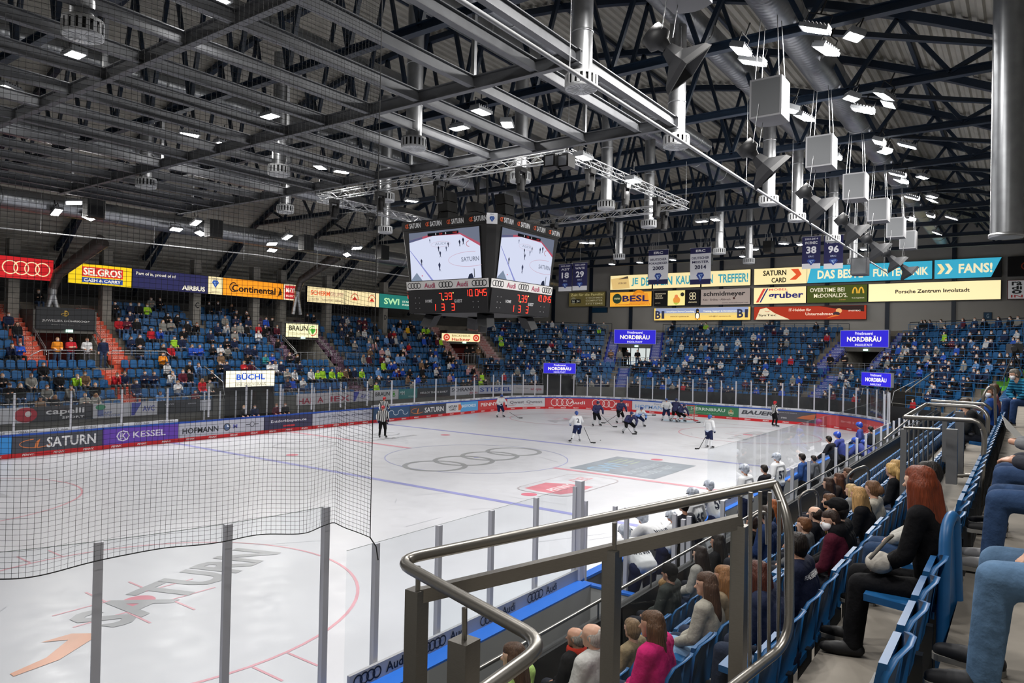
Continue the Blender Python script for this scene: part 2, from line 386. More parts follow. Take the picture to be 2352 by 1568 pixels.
# crowd material whose jacket takes the colour given to each object
def object_colour(key, rough=.85):
    m = bpy.data.materials.new(key); m.use_nodes = True; nt = m.node_tree; b = nt.nodes['Principled BSDF']; o = nt.nodes.new('ShaderNodeObjectInfo')
    nt.links.new(o.outputs['Color'], b.inputs['Base Color']); b.inputs['Roughness'].default_value = rough; b.inputs['Specular IOR Level'].default_value = .15; return m
def random_colour(key, cols):
    m = bpy.data.materials.new(key); m.use_nodes = True; nt = m.node_tree; b = nt.nodes['Principled BSDF']; o = nt.nodes.new('ShaderNodeObjectInfo'); r = nt.nodes.new('ShaderNodeValToRGB'); r.color_ramp.interpolation = 'CONSTANT'
    for i, c in enumerate(cols):
        e = r.color_ramp.elements[i] if i < 2 else r.color_ramp.elements.new(.5)
        e.position = i/len(cols); e.color = (*hexc(c), 1)
    nt.links.new(o.outputs['Random'], r.inputs[0]); nt.links.new(r.outputs[0], b.inputs['Base Color']); b.inputs['Roughness'].default_value = .8; return m
M_TOP_OC = object_colour('jacket_cloth'); M_LEG_RC = random_colour('trouser_cloth', ['20242e', '2f4668', '191a1c', '3a4f70', '4a4a4e', '6a6258']); M_HAIR_RC = random_colour('crowd_hair', ['2a1e17', '4a3426', '171310', '8a6a48', '5a4030', '9a948c'])
M_SKIN_RC = random_colour('crowd_skin', ['d3a58c', 'c4937a', 'e0b59c', 'b9866c'])
CROWD = []
crowd_specs = [dict(), dict(arms='cross', lean=.06), dict(lean=.45, arms='chin', nod=.1), dict(arms='down', hair='long'), dict(lean=.2, look=.5), dict(arms='cross', hair='cap', look=-.3), dict(lean=.1, spread=1.5, arms='lap', girth=1.12), dict(arms='phone', lean=.15, nod=.3, hair='long', s=.93)]
LAB = {'skin': 0, 'eye': 0, 'lip': 0, 'top': 1, 'leg': 2, 'shoe': 2, 'sock': 2, 'hair': 3, 'cap': 3, 'mask': 4, 'glove': 0}
CROWD_M = [M_SKIN_RC, M_TOP_OC, M_LEG_RC, M_HAIR_RC, M_MASK]
for i, sp in enumerate(crowd_specs):
    for mk_ in ((True,) if i % 4 != 3 else (True, False)): sp2 = dict(sp); sp2['mask'] = mk_; CROWD.append(remesh(seated(**sp2), .03, 'seated_figure', CROWD_M, LAB, 2))
CROWD_FAR = [remesh(seated(mask=True, **sp), .055, 'far_figure', CROWD_M, LAB, 1) for sp in crowd_specs[:5]]
stand_pose = dict(pel=(0, 0, .98), chest=(0, .0, 1.3), neck=(0, .01, 1.48), head=(0, -.01, 1.64), sl=(-.2, 0, 1.43), sr=(.2, 0, 1.43), hl=(-.1, 0, .92), hr=(.1, 0, .92), kl=(-.12, -.02, .5), kr=(.12, -.02, .5), al=(-.13, .02, .09), ar=(.13, .02, .09), tl=(-.15, -.16, .04), tr=(.15, -.16, .04), el=(-.26, .03, 1.16), er=(.26, .03, 1.16), wl=(-.16, -.2, 1.08), wr=(.16, -.2, 1.08))
STAND_FIG = [remesh(standing(stand_pose, mask=True), .03, 'standing_figure', CROWD_M, LAB, 2)]
cp2 = dict(stand_pose); cp2.update(wl=(.08, -.2, 1.22), wr=(-.08, -.2, 1.2), el=(-.25, -.1, 1.17), er=(.25, -.1, 1.17)); STAND_FIG.append(remesh(standing(cp2, mask=True, hair='cap'), .03, 'standing_figure', CROWD_M, LAB, 2))
cp3 = dict(stand_pose); cp3.update(wl=(-.28, -.05, .9), wr=(.28, -.05, .9)); STAND_FIG.append(remesh(standing(cp3, mask=True, hair='long'), .03, 'standing_figure', CROWD_M, LAB, 2))
# ------------------------------------------------------------------ the hall: floor, walls, roof deck
def wlink(o, parent):
    """child that keeps its world-space mesh under a placed parent"""
    o.parent = parent; o.matrix_parent_inverse = parent.matrix_world.inverted(); return o
def at_loc(name, label, cat, loc, group=None): return thing(name, label, cat, group=group, mtx=Matrix.Translation(loc))

M_CONC = mat('concrete', '86837c', .85, vary=.16, scale=3)
M_CONC_D = mat('concrete_dark', '5b5a56', .85, vary=.15, scale=2)
M_WALL = mat('wall_cladding', 'b4b2ad', .7, vary=.04, scale=.6)
M_BLUE = mat('steel_blue', '0d2034', .5, vary=.1, scale=2)
M_DECK = mat('roof_deck', 'a8a59b', .6, metal=0., vary=.12, scale=1.5)
M_GALV = mat('galvanised', 'a9abae', .34, metal=.85, vary=.12, scale=5, stretch=(1, 1, 1))
M_ALU = mat('aluminium', 'c4c6c8', .35, metal=.8)
M_STEEL = mat('brushed_steel', '8e8b86', .32, metal=.9, vary=.08, scale=40, stretch=(1, 1, 20))
M_BLACK = mat('matte_black', '0d0d0f', .6)
M_DARK = mat('dark_housing', '1b1c1f', .55)
M_BEAM = mat('grey_beam', '5f6165', .5, metal=.3, vary=.12, scale=3)

m = MB(); m.box((-40, -40, -.3), (48, 40, -.12)); struct(m.build('floor', M_CONC_D))
# roof: arched corrugated deck
def roof_z(y): return 20-9*(abs(y)/28)**2
m = MB(); prof = []; y = -30.
while y < 30.1:
    prof += [(y, 0), (y+.13, 0), (y+.2, .1), (y+.33, .1)]; y += .4
for px_ in (-34, 43.2): m.v += [(px_, y_, roof_z(y_)+.35+dz) for y_, dz in prof]
n_ = len(prof)
for i in range(n_-1): m.f.append([i, i+1, n_+i+1, n_+i]); m.m.append(0); m.sm.append(False)
struct(m.build('ceiling', M_DECK, fix=False))
# back walls
m = MB(); m.box((43, -30.4, 0), (43.3, 30.4, 21)); 
for k in range(16): m.box((42.985, -30.2, 7.4+k*.85), (43, 30.2, 7.42+k*.85))
struct(m.build('wall_end', M_WALL))
m = MB(); m.box((-34, 30, 0), (43.3, 30.3, 12.5)); struct(m.build('wall_long_side', mat('wall_grey', '4d4d4c', .7, vary=.06, scale=1)))
m = MB(); m.box((-34, -30.3, 0), (43.3, -30, 12.5)); struct(m.build('wall_camera_side', M_WALL))
m = MB(); m.box((-34.3, -30.3, 0), (-34, 30.3, 21)); struct(m.build('wall_near_end', M_WALL))
m = MB()
for k in range(14): m.box((-30, 29.96, 7.2+k*.38), (43, 30, 7.215+k*.38))
struct(m.build('trim_1', M_CONC_D))
# blue wall posts on the end wall
for k in range(12):
    y = -27.5+5*k+.6; m = MB(); m.box((42.72, y-.16, 7.2), (42.985, y+.16, roof_z(y)+.2)); struct(m.build('trim_%d' % (k+2), M_BLUE))

# ------------------------------------------------------------------ rink
RX, RY, RC = 30., 15., 8.5
A1 = PI/2*RC
SEG = [43., A1, 13., A1, 43., A1]
def path(s, off=0.):
    """point, tangent and inward normal on the inside face of the boards; s runs along the far long side, round the far end, back along the near side"""
    cx, cy = RX-RC, RY-RC
    if s < 43: p, t = (-cx+s, RY), (1, 0)
    elif s < 43+A1: a = PI/2-(s-43)/RC; p, t = (cx+RC*math.cos(a), cy+RC*math.sin(a)), (math.sin(a), -math.cos(a))
    elif s < 56+A1: p, t = (RX, cy-(s-43-A1)), (0, -1)
    elif s < 56+2*A1: a = -(s-56-A1)/RC; p, t = (cx+RC*math.cos(a), -cy+RC*math.sin(a)), (math.sin(a), -math.cos(a))
    elif s < 99+2*A1: p, t = (cx-(s-56-2*A1), -RY), (-1, 0)
    else: a = -PI/2-(s-99-2*A1)/RC; p, t = (-cx+RC*math.cos(a), -cy+RC*math.sin(a)), (math.sin(a), -math.cos(a))
    n = Vector((t[1], -t[0], 0)); P = Vector((*p, 0))+n*off
    return P, Vector((*t, 0)), n
S_END = 99+3*A1
def s_of_u(u, z=.6, lo=0., hi=72.):
    best = min((abs(pix(path(lo+(hi-lo)*i/4000)[0]+Vector((0, 0, z)))[0]-u), lo+(hi-lo)*i/4000) for i in range(4001))
    return best[1]
def strip(mb, s0, s1, z0, z1, o0, o1, m=0, step=.22):
    """wall between heights z0, z1 and inward offsets o0 < o1 that follows the boards"""
    n = max(1, int((s1-s0)/step)); 
    if s1 < 43 or (56+2*A1 < s0 and s1 < 99+2*A1): n = 1
    vs_ = []
    for i in range(n+1):
        s = s0+(s1-s0)*i/n
        for o, z in ((o0, z0), (o1, z0), (o1, z1), (o0, z1)): p = path(s, o)[0]; vs_.append((p.x, p.y, z))
    fs = [(4*i+j, 4*i+(j+1) % 4, 4*i+4+(j+1) % 4, 4*i+4+j) for i in range(n) for j in range(4)]
    fs += [(0, 1, 2, 3), (4*n+3, 4*n+2, 4*n+1, 4*n)]
    mb.add(vs_, fs, m)

def outline(o, n=20):
    pts = []
    for k, (sx, sy) in enumerate(((1, 1), (-1, 1), (-1, -1), (1, -1))):
        for i in range(n+1):
            a = PI/2*k+PI/2*i/n; pts.append((sx*(RX-RC)+(RC+o)*math.cos(a), sy*(RY-RC)+(RC+o)*math.sin(a)))
    return pts
m_ice = mat('ice', 'd9dbe2', .3, vary=.035, scale=.5, spec=.35)
nt = m_ice.node_tree; b_ = nt.nodes['Principled BSDF']
tc = nt.nodes.new('ShaderNodeTexCoord'); n1 = nt.nodes.new('ShaderNodeTexNoise'); n1.inputs['Scale'].default_value = 2.2; n1.inputs['Detail'].default_value = 8
mr = nt.nodes.new('ShaderNodeMapRange'); mr.inputs[3].default_value = .2; mr.inputs[4].default_value = .55
nt.links.new(tc.outputs['Object'], n1.inputs['Vector']); nt.links.new(n1.outputs['Fac'], mr.inputs[0]); nt.links.new(mr.outputs[0], b_.inputs['Roughness'])
m = MB(); o_ = outline(.02); m.prism([(x, y, -.1) for x, y in o_], (0, 0, .1)); ice = struct(m.build('floor_ice', m_ice))
def paint(col): return mat('ice_paint_'+col, col, .35, spec=.3, vary=.12, scale=1.2)
mk = Sheet(.00004)
XB = 7.29
BLU, RED, PINK, GREY = 'a3a6dc', 'e3a6b3', 'dd8093', 'a9acb0'
for sx in (-1, 1):
    mk.rect(sx*XB, 0, .3, 30, BLU)
    mk.rect(sx*26, 0, .05, 26.5, RED)
    for sy in (-1, 1):
        mk.ring(sx*20, sy*7, 4.5, 4.5, .07, RED, n=72); mk.disc(sx*(XB-1.65), sy*7, .3, .3, PINK)
        mk.disc(sx*20, sy*7, .32, .32, PINK)
        for ex in (-1, 1):
            for ey in (-1, 1):
                mk.rect(sx*20+ex*.9, sy*7+ey*.45, 1.1, .05, RED); mk.rect(sx*20+ex*.45, sy*7+ey*.9, .05, .9, RED)
            mk.rect(sx*20+ex*.35, sy*7+4.9, .05, .8, RED); mk.rect(sx*20+ex*.35, sy*7-4.9, .05, .8, RED)
    mk.disc(sx*26, 0, .01, .01, RED)
    mk.ring(sx*26, 0, 1.8, 1.8, .05, RED, 90 if sx > 0 else -90, 270 if sx > 0 else 90, n=32)
    mk.poly([(sx*26+1.75*math.cos(R(a)), 1.75*math.sin(R(a))) for a in (range(90, 271, 15) if sx > 0 else range(-90, 91, 15))], 'c3dcec')
mk.rect(0, 9.75, .3, 10.5, RED); mk.rect(0, -9.75, .3, 10.5, RED)
mk.ring(0, 0, 4.5, 4.5, .05, 'b4b9e2', n=80); mk.disc(0, 0, .15, .15, BLU)
mk.rings4(-.2, -.18, 7.6, GREY, .24)
mk.rect(2.83, -7.13, 4.7, 4.2, 'a0a9b4'); 
mk.text('SWI', 1.9, -6.2, 2.2, 1.15, 'a8cbe6', .01); mk.text('STADTWERKE', 2.6, -7.7, 3.4, .5, 'bcc5cd'); mk.text('INGOLSTADT', 2.6, -8.4, 3.4, .5, 'bcc5cd')
for k in range(4): mk.rect(3.9, -5.6-.35*k, 1.5-.15*k, .12, 'b8c6b4')
for w, h, c in ((4.6, 2.5, 'b9b3b8'), (4.5, 2.4, 'd9dbe2')):
    mk.poly([(-2.95+(w/2-.6)*sx+.6*math.cos(R(a)), -7.12+(h/2-.6)*sy+.6*math.sin(R(a))) for sx, sy, a0 in ((1, 1, 0), (-1, 1, 90), (-1, -1, 180), (1, -1, 270)) for a in range(a0, a0+91, 30)], c)
mk.poly([(-4.95, -6.9), (-4.8, -6.2), (-3.3, -6.2), (-2.9, -7.0), (-2.75, -8.1), (-4.1, -8.2), (-4.9, -7.9)], 'dd8f9b')
mk.text('PENNY', -3.75, -7.2, 1.7, .45, 'eadfe3', .03, .3); mk.text('DEL', -1.75, -6.9, 1.3, .6, 'd9a4ad', .02, .3)
# lettering across the near face-off circle, seen from the benches
def quad_map(bl, br, tl, tr):
    def f(x, y): return ((1-x)*(1-y)*bl[0]+x*(1-y)*br[0]+(1-x)*y*tl[0]+x*y*tr[0], (1-x)*(1-y)*bl[1]+x*(1-y)*br[1]+(1-x)*y*tl[1]+x*y*tr[1])
    return f
q_ = quad_map((-20.95, -8.15), (-16.0, -6.35), (-21.45, -6.95), (-16.5, -5.1))
p_, f_ = text_geo('SATURN', .03, 0); mk._a('a5a7ac', [q_(x, y) for x, y in p_], f_)
mk.poly([(-21.25, -8.15), (-21.6, -7.75), (-22.1, -7.75), (-21.75, -8.0), (-22.3, -8.5), (-22.9, -8.7), (-22.9, -8.85), (-22.2, -8.75)], 'e5a98c')
for x, y, w, t, dx in ((-20, 7, 5, 'SATURN', 1), (20, 7, 5.6, 'Audi', 1), (20, -7, 5.6, 'SATURN', 1)):
    mk.text(t, x-.3, y-.2, w, 1.3, 'c4c6cb', .02)
mk.ring(1.7, 9.8, 1.4, .8, .12, 'bfc1c7'); mk.ring(3.4, 9.8, .9, .7, .12, 'bfc1c7', 20, 340); mk.text('HOFMANN', 2.4, 8.2, 3.6, .4, 'c2c4ca')
mk.ring(-3, 9.4, 1.8, 1.4, .1, 'c3c5ca'); mk.text('BUERO', 16.8, 1.5, 3, .5, 'c6c8cd') if False else None
rr = random.Random(3)
for i in range(60):     # skate scratches
    x, y, a, l = rr.uniform(-25, 28), rr.uniform(-13, 13), rr.uniform(0, PI), rr.uniform(.6, 2.6)
    dx, dy = math.cos(a)*l/2, math.sin(a)*l/2; nx, ny = -math.sin(a)*.008, math.cos(a)*.008
    mk.poly([(x-dx-nx, y-dy-ny), (x+dx-nx, y+dy-ny), (x+dx+nx, y+dy+ny), (x-dx+nx, y-dy+ny)], 'c6c9d0')
mk.k = 0
mk.lay(ice, fn=lambda x, y, z: (x, y, z), name='marking_line', solid=paint)

# ---- boards: one section per advert
ADS = [  # pixel column where it starts, colour, label colour words, artwork
 (0., '3c94dd', 'sky blue', [('t', 'N', .5, .55, .3, .5, 'e8eef5')]),
 (28, '4a4c56', 'charcoal', [('o', .25), ('t', 'SATURN', .64, .5, .56, .62, 'e4e4e6')]),
 (237, '6a45b0', 'purple', [('x', 'iK', .25), ('t', 'KESSEL', .6, .52, .44, .42, 'dfd9ea')]),
 (410, 'b9bac6', 'pale grey', [('t', 'HOFMANN', .24, .45, .4, .4, '33343a'), ('m', .54), ('t', 'M', .64, .5, .05, .3, '6a6db5'), ('w', .85)]),
 (607, '3c3c58', 'dark indigo', [('t', 'Entdeckbayern.de', .5, .58, .74, .26, 'dcdde6'), ('r', .5, .2, .24, .14, 'c8404a')]),
 (718, 'b4b6c2', 'silver grey', [('t', 'immer in den Playoffs', .33, .62, .5, .18, '54566a'), ('t', 'PORSCHE', .8, .62, .33, .16, '4e506a')]),
 (856, '3d5878', 'slate blue', [('t', 'powered by', .2, .5, .2, .14, 'b8c4d2'), ('v', .68)]),
 (942, '4b4d55', 'dark grey', [('o', .2), ('t', 'SATURN', .66, .5, .54, .5, 'e4e4e6')]),
 (1025, 'd3d5da', 'white and blue', [('r', .72, .5, .56, 1., '62a7dc'), ('t', 'SATURN', .2, .62, .26, .24, '3a3b40'), ('t', 'CARD', .2, .32, .2, .22, '3a3b40'), ('p', .4), ('t', 'BODYCHECK', .71, .58, .46, .3, 'eaf2fa')]),
 (1098, 'c94a4b', 'red penny', [('t', 'PENNY.', .4, .55, .62, .36, 'f2e6e6')]),
 (1165, 'cdced3', 'white cursive', [('t', 'Qwest', .28, .55, .4, .38, '77707a'), ('t', 'Qwest', .74, .55, .4, .38, '77707a'), ('u', .14), ('u', .6)]),
 (1252, 'c7454a', 'red ringed', [('a', .2, 'f0dede'), ('t', 'Audi', .37, .5, .18, .36, 'f0dede'), ('a', .67, 'f0dede'), ('t', 'Audi', .87, .5, .18, .36, 'f0dede')]),
 (1452, 'd2d4dc', 'white and blue-lettered', [('t', 'HOFMANN', .36, .42, .6, .4, '7fa3d4'), ('t', 'Personal', .55, .78, .28, .16, 'a0a4ae'), ('r', .85, .5, .2, .6, '8ba8d4')]),
 (1578, '3f7a58', 'green brewery', [('t', 'HERRNBRÄU', .42, .64, .66, .4, 'cfe0d4'), ('t', 'vollmundig frisch', .4, .2, .5, .14, '6fae7c'), ('b', .86)]),
 (1697, 'c4c6cc', 'silver-white', [('s', 'BAUER', .5, .6, .86, .42, '4a4c52'), ('t', 'hockey partner', .5, .2, .6, .08, '8a8c92')]),
 (1782, '54535a', 'dark grey and orange', [('t', 'JEDER PUCK ZAEHLT', .3, .8, .44, .1, 'a8a8ac'), ('g', .75), ('t', 'IFMS', .2, .3, .14, .16, 'b8b8bc')]),
 (1885, 'c4484a', 'bright red', [('t', 'MITSUBISHI', .4, .5, .5, .2, 'd98080')]),
]
def art(sh, items, w, h, z0):
    for it in items:
        k = it[0]; X = lambda f: (f-.5)*w; Y = lambda f: z0+f*h
        if k == 't': sh.text(it[1], X(it[2]), Y(it[3]), it[4]*w, it[5]*h, it[6])
        elif k == 's': sh.text(it[1], X(it[2]), Y(it[3]), it[4]*w, it[5]*h, it[6], .04, .25)
        elif k == 'r': sh.rect(X(it[1]), Y(it[2]), it[3]*w, it[4]*h, it[5], 6)
        elif k == 'o':
            sh.ring(X(it[1]), Y(.5), .3*h+.12*w, .28*h, .05*h, 'd9824e', 100, 330); sh.poly([(X(it[1])-.1*h, Y(.25)), (X(it[1])+.05*h, Y(.2)), (X(it[1])+.2*h, Y(.75)), (X(it[1])-.02*h, Y(.6))], 'd9824e')
        elif k == 'x': sh.ring(X(it[2]), Y(.5), .42*h, .36*h, .08*h, 'dfd9ea', n=8); sh.text(it[1], X(it[2]), Y(.5), .4*h, .4*h, 'dfd9ea')
        elif k == 'm': sh.disc(X(it[1]), Y(.5), .24*h, .24*h, '5a6f96'); sh.ring(X(it[1]), Y(.5), .28*h, .28*h, .07*h, '44464e'); sh.poly([(X(it[1]), Y(.5)), (X(it[1])+.2*h, Y(.5)), (X(it[1]), Y(.7))], 'dfe4ee')
        elif k == 'w':
            sh.ring(X(it[1]), Y(.55), .2*h, .2*h, .04*h, '55565e'); sh.rect(X(it[1])-.38*h, Y(.55), .34*h, .06*h, '55565e'); sh.rect(X(it[1])+.38*h, Y(.55), .34*h, .06*h, '55565e')
        elif k == 'v':
            for i, (a0, a1) in enumerate(((0, 180), (180, 360), (0, 180), (180, 360))): sh.ring(X(it[1])+(i-1.5)*.13*w, Y(.5), .075*w, .25*h, .06*h, 'c4d0dc', a0, a1)
        elif k == 'p': sh.poly([(X(it[1])-.03*w, Y(.2)), (X(it[1])+.04*w, Y(.2)), (X(it[1])+.08*w, Y(.5)), (X(it[1])+.04*w, Y(.8)), (X(it[1])-.03*w, Y(.8))], 'd9714a')
        elif k == 'u': sh.ring(X(it[1]), Y(.32), .12*w, .1*h, .04*h, 'c05a68', 180, 360)
        elif k == 'a': sh.rings4(X(it[1]), Y(.5), .22*w, it[2], .07*h)
        elif k == 'b': sh.disc(X(it[1]), Y(.45), .3*h, .32*h, '9fbf98'); sh.disc(X(it[1]), Y(.45), .26*h, .28*h, '4a7a54'); sh.poly([(X(it[1])-.2*h, Y(.45)), (X(it[1]), Y(.82)), (X(it[1])+.2*h, Y(.45))], 'b58a5c'); sh.rect(X(it[1]), Y(.4), .5*h, .12*h, 'c4c8b0')
        elif k == 'g': sh.poly([(X(it[1])-.25*w, Y(.35)), (X(it[1])+.2*w, Y(.3)), (X(it[1])+.25*w, Y(.9)), (X(it[1])-.1*w, Y(.6))], 'b86a48'); sh.poly([(X(it[1])-.15*w, Y(.45)), (X(it[1])+.15*w, Y(.4)), (X(it[1])+.05*w, Y(.6))], 'e8a060')
starts = [s_of_u(a[0]) for a in ADS]; starts[0] -= 2.; ends = starts[1:]+[86.]
SILL = [(starts[0]-1, s_of_u(384, 1.1)), (s_of_u(852, 1.1), 86.)]
for (u, col, words, items), s0, s1 in zip(ADS, starts, ends):
    s1 -= .03; sm = (s0+s1)/2; P, T, N = path(sm)
    t = at_loc('dasher_board', 'rink board section with %s advert panel, red kick strip and blue rail' % words, 'dasher board', P)
    sill = any(a-.2 <= sm <= b for a, b in SILL)
    mb = MB(); strip(mb, s0, s1, .2, .98, -.1, 0); wlink(mb.build('advert_panel', C(col, 0, .4)), t)
    mb = MB(); strip(mb, s0, s1, 0, .2, -.1, .012); wlink(mb.build('kick_strip', C('cc2a30', 0, .4)), t)
    mb = MB(); strip(mb, s0, s1, .98, 1.07, -.12, .02); wlink(mb.build('dasher_rail', C('2a52ae', 0, .35)), t)
    if sill: mb = MB(); strip(mb, s0, s1, 1.07, 1.22, -.14, -.02); wlink(mb.build('sill', C('d6d8de', 0, .4)), t)
    sh = Sheet(.0003); w = s1-s0; art(sh, items, w, .78, .2)
    n = max(2, int(w/1.1))
    for i in range(n): sh.text('PENNY.', -w/2+w*(i+.5)/n, .1, .5, .1, 'f0dcdc', .03, .25)
    if sill:
        n = max(1, int(w/1.2))
        for i in range(n): x = -w/2+w*(i+.5)/n; sh.rings4(x-.22, 1.145, .32, '83858c', .018); sh.text('Audi', x+.2, 1.145, .3, .085, '83858c')
    def onpath(x, y, z, sm=sm):
        p, t_, n_ = path(sm+x, z+.004+(.012 if y < .2 else 0) - (.02 if y > 1.07 else 0)); return (p.x, p.y, y)
    for o in sh.lay(None, fn=onpath): wlink(o, t)

# ---- glass round the rink
M_GLASS = glass_mat('rink_glass', (.93, .95, .96), .05, .03)
M_GLASS_S = glass_mat('stand_glass', (.9, .93, .94), .06, .02)
M_POST = mat('glass_post', 'c6c7d0', .5)
M_GEDGE = mat('glass_edge', '7d8886', .3)
cnt = {}
def panel(s0, s1, z0, z1, where, post=True, label=None, off=-.05):
    cnt[where] = cnt.get(where, 0)+1; k = cnt[where]; P = path((s0+s1)/2, off)[0]
    t = at_loc('rink_glass', label or 'clear protective glass pane, %s along %s' % (nth(k), where), 'glass panel', (P.x, P.y, z0))
    mb = MB(); n = 1 if not 43 < s0 < 84 and s0 < 126 else 3
    vs_ = []
    for i in range(n+1): p = path(s0+(s1-s0)*i/n, off)[0]; vs_ += [(p.x, p.y, z0), (p.x, p.y, z1)]
    mb.add(vs_, [(2*i, 2*i+2, 2*i+3, 2*i+1) for i in range(n)]); wlink(mb.build('pane', M_GLASS), t)
    mb = MB(); mb.tube([vs_[2*i+1] for i in range(n+1)], .0035, 4); wlink(mb.build('pane_edge', M_GEDGE), t)
    if post:
        p, tt, nn = path(s0, off-.02); mb = MB(); mb.obox((p.x, p.y, (z0+z1)/2), tt*.04, nn*.035, (0, 0, (z1-z0)/2))
        wlink(mb.build('post', M_POST), t)
s = 4.5
while s < 43-1: panel(s, s+2.36, 1.23, 2.93, 'the long side with the penalty boxes'); s += 2.36
s = 42.5
k = 0
while s < 84: panel(s, s+1.22, 1.23, 3.12, 'the far end and its corners'); s += 1.22
SN = lambda x: 56+2*A1+(21.5-x)          # s on the near long side at world x
xs_ = [21.5-2.35*k for k in range(14)]
for a in range(13): panel(SN(xs_[a]), SN(xs_[a])+2.33, 1.2, 2.82, 'the bench side from the far corner', post=False)
for x in (-15.95, -17.27, -18.54, -19.79): panel(SN(x), SN(x)+(1.26 if x < -16 else 1.3), 1.12, 2.84, 'the camera side before the corner')
panel(SN(-21.02), SN(-21.02)+.48, 1.12, 2.84, 'the bench side where the net begins')
s = S_END-A1+.35
while s < S_END-A1*.25: panel(s, s+1.22, 1.12, 3.45, 'the near corner behind the net'); s += 1.22
# near boards seen from behind
for a, b, wd in ((-10.7, 21.5, 'in front of the benches'), (-21.5, -15.95, 'under the glass beside the railing')):
    s0, s1 = SN(b), SN(a); P = path((s0+s1)/2)[0]
    t = at_loc('dasher_board', 'grey-backed rink board with blue top ledge %s' % wd, 'dasher board', P)
    mb = MB(); strip(mb, s0, s1, 0, 1.07, -.14, 0); wlink(mb.build('board_core', C('9b9da0', 0, .5)), t)
    mb = MB(); strip(mb, s0, s1, 1.07, 1.1, -.46 if a < -12 else -.3, .02); wlink(mb.build('top_ledge', C('2f6fd0', 0, .35)), t)
    mb = MB(); strip(mb, s0, s1, 1.1, 1.3, -.16, -.11); wlink(mb.build('sill_panel', C('a6a7ac', 0, .5)), t)
    mb = MB(); strip(mb, s0, s1, 0, 1.07, -.46 if a < -12 else -.3, -.42 if a < -12 else -.26); wlink(mb.build('back_panel', C('a4a5a6', 0, .55)), t)
    if a < -12:
        sh = Sheet()
        for k in range(4): x = -a-20.9+1.27*k+.1-5.5+.0; sh.rings4(x-.28, 1.2, .4, '1c1c20', .022); sh.text('Audi', x+.22, 1.2, .36, .13, '1c1c20')
        c = (a+b)/2
        for o in sh.lay(None, fn=lambda x, y, z: (c+x+2.6, -15.16-z, y)): wlink(o, t)
s0 = S_END-A1+.02; mb = MB(); strip(mb, s0, S_END-2, 0, 1.1, -.14, 0); P = path(s0+4)[0]
t = at_loc('dasher_board', 'curved rink board of the near corner under the tall panes', 'dasher board', P); wlink(mb.build('board_core', C('9b9da0', 0, .5)), t)
mb = MB(); strip(mb, s0, S_END-2, 1.1, 1.13, -.3, .02); wlink(mb.build('top_ledge', C('2f6fd0', 0, .35)), t)
# open bench gate with posts
for k, (u, v) in enumerate([(1345, 1150), (1413, 1162), (1440, 1165), (1550, 1180), (1570, 1192)]):
    P = at(u, v, Z=2.55); mb = MB(); mb.box((P.x-.035, P.y-.035, 0), (P.x+.035, P.y+.035, 2.55))
    tag(mb.build('glass_post', M_POST), '%s grey steel post beside the open bench gate' % nth(k+1), 'post')
P = at(1325, 1118, Z=2.84); mb = MB(); mb.box((-15.95, -15.2, 0), (-15.83, -15.06, 2.95)); tag(mb.build('gate_post', M_POST), 'thick steel gate post where the rink glass ends', 'post')
t = at_loc('bench_gate', 'grey bench gate with blue ledge beside the thick steel post', 'gate', (-15.9, -16, 0))
mb = MB(); mb.box((-15.98, -16.9, .1), (-15.9, -15.3, 1.05)); wlink(mb.build('gate_leaf', C('b9babb')), t)
mb = MB(); mb.box((-16.0, -17., 1.05), (-15.86, -15.25, 1.09)); wlink(mb.build('top_ledge', C('2f6fd0', 0, .35)), t)
mb = MB(); mb.box((-16.02, -15.45, .6), (-15.98, -15.3, .95)); wlink(mb.build('hinge', M_POST), t)
t = at_loc('bench_gate', 'grey inner bench gate with blue ledge near the leaning players', 'gate', (-12.8, -15.1, 0))
mb = MB(); mb.box((-15.9, -15.14, .05), (-10.8, -15.04, 1.05)); wlink(mb.build('gate_leaf', C('a9abae')), t)
mb = MB(); mb.box((-15.9, -15.2, 1.05), (-10.8, -15., 1.1)); wlink(mb.build('top_ledge', C('2f6fd0', 0, .35)), t)
# bench glass behind the players
for k in range(20):
    x = -15.4+1.72*k
    t = at_loc('bench_glass', 'low glass pane behind the players bench, %s from the open gate' % nth(k+1), 'glass panel', (x, -17.1, .8))
    mb = MB(); mb.quad((x, -17.1, .8), (x+1.7, -17.1, .8), (x+1.7, -17.1, 2.5), (x, -17.1, 2.5)); wlink(mb.build('pane', M_GLASS_S), t)
    mb = MB(); mb.box((x-.03, -17.14, 0), (x+.03, -17.06, 2.5)); wlink(mb.build('post', M_POST), t)

# ---- goal
t = at_loc('hockey_goal', 'red-framed hockey goal with white net at far end', 'goal', (26, 0, 0))
mb = MB(); fr = []
mb.tube([(26, -.915, 0), (26, -.915, 1.22), (26, .915, 1.22), (26, .915, 0)], .035, 8)
mb.tube([(26, -.915, .03), (26.5, -1.05, .03), (27.05, -.5, .03), (27.05, .5, .03), (26.5, 1.05, .03), (26, .915, .03)], .03, 8)
wlink(mb.build('goal_frame', C('c23a40')), t)
mb = MB()
for i in range(15):
    y = -.915+1.83*i/14; mb.tube([(26, y, 1.22), (26.45, y*1.02, 1.1), (27.05, y*.56, .03)], .006, 3)
for k in range(9):
    f = k/8; mb.tube([(26.45+.6*f, -.93+.42*f, 1.1-1.07*f), (26.45+.6*f, .93-.42*f, 1.1-1.07*f)], .006, 3)
for sy in (-1, 1):
    for k in range(7): z = 1.15*k/6+.04; mb.tube([(26, sy*.915, z), (26.4+.5*(1-z/1.3), sy*.95, z)], .006, 3)
wlink(mb.build('goal_net', C('d8cfc8')), t)
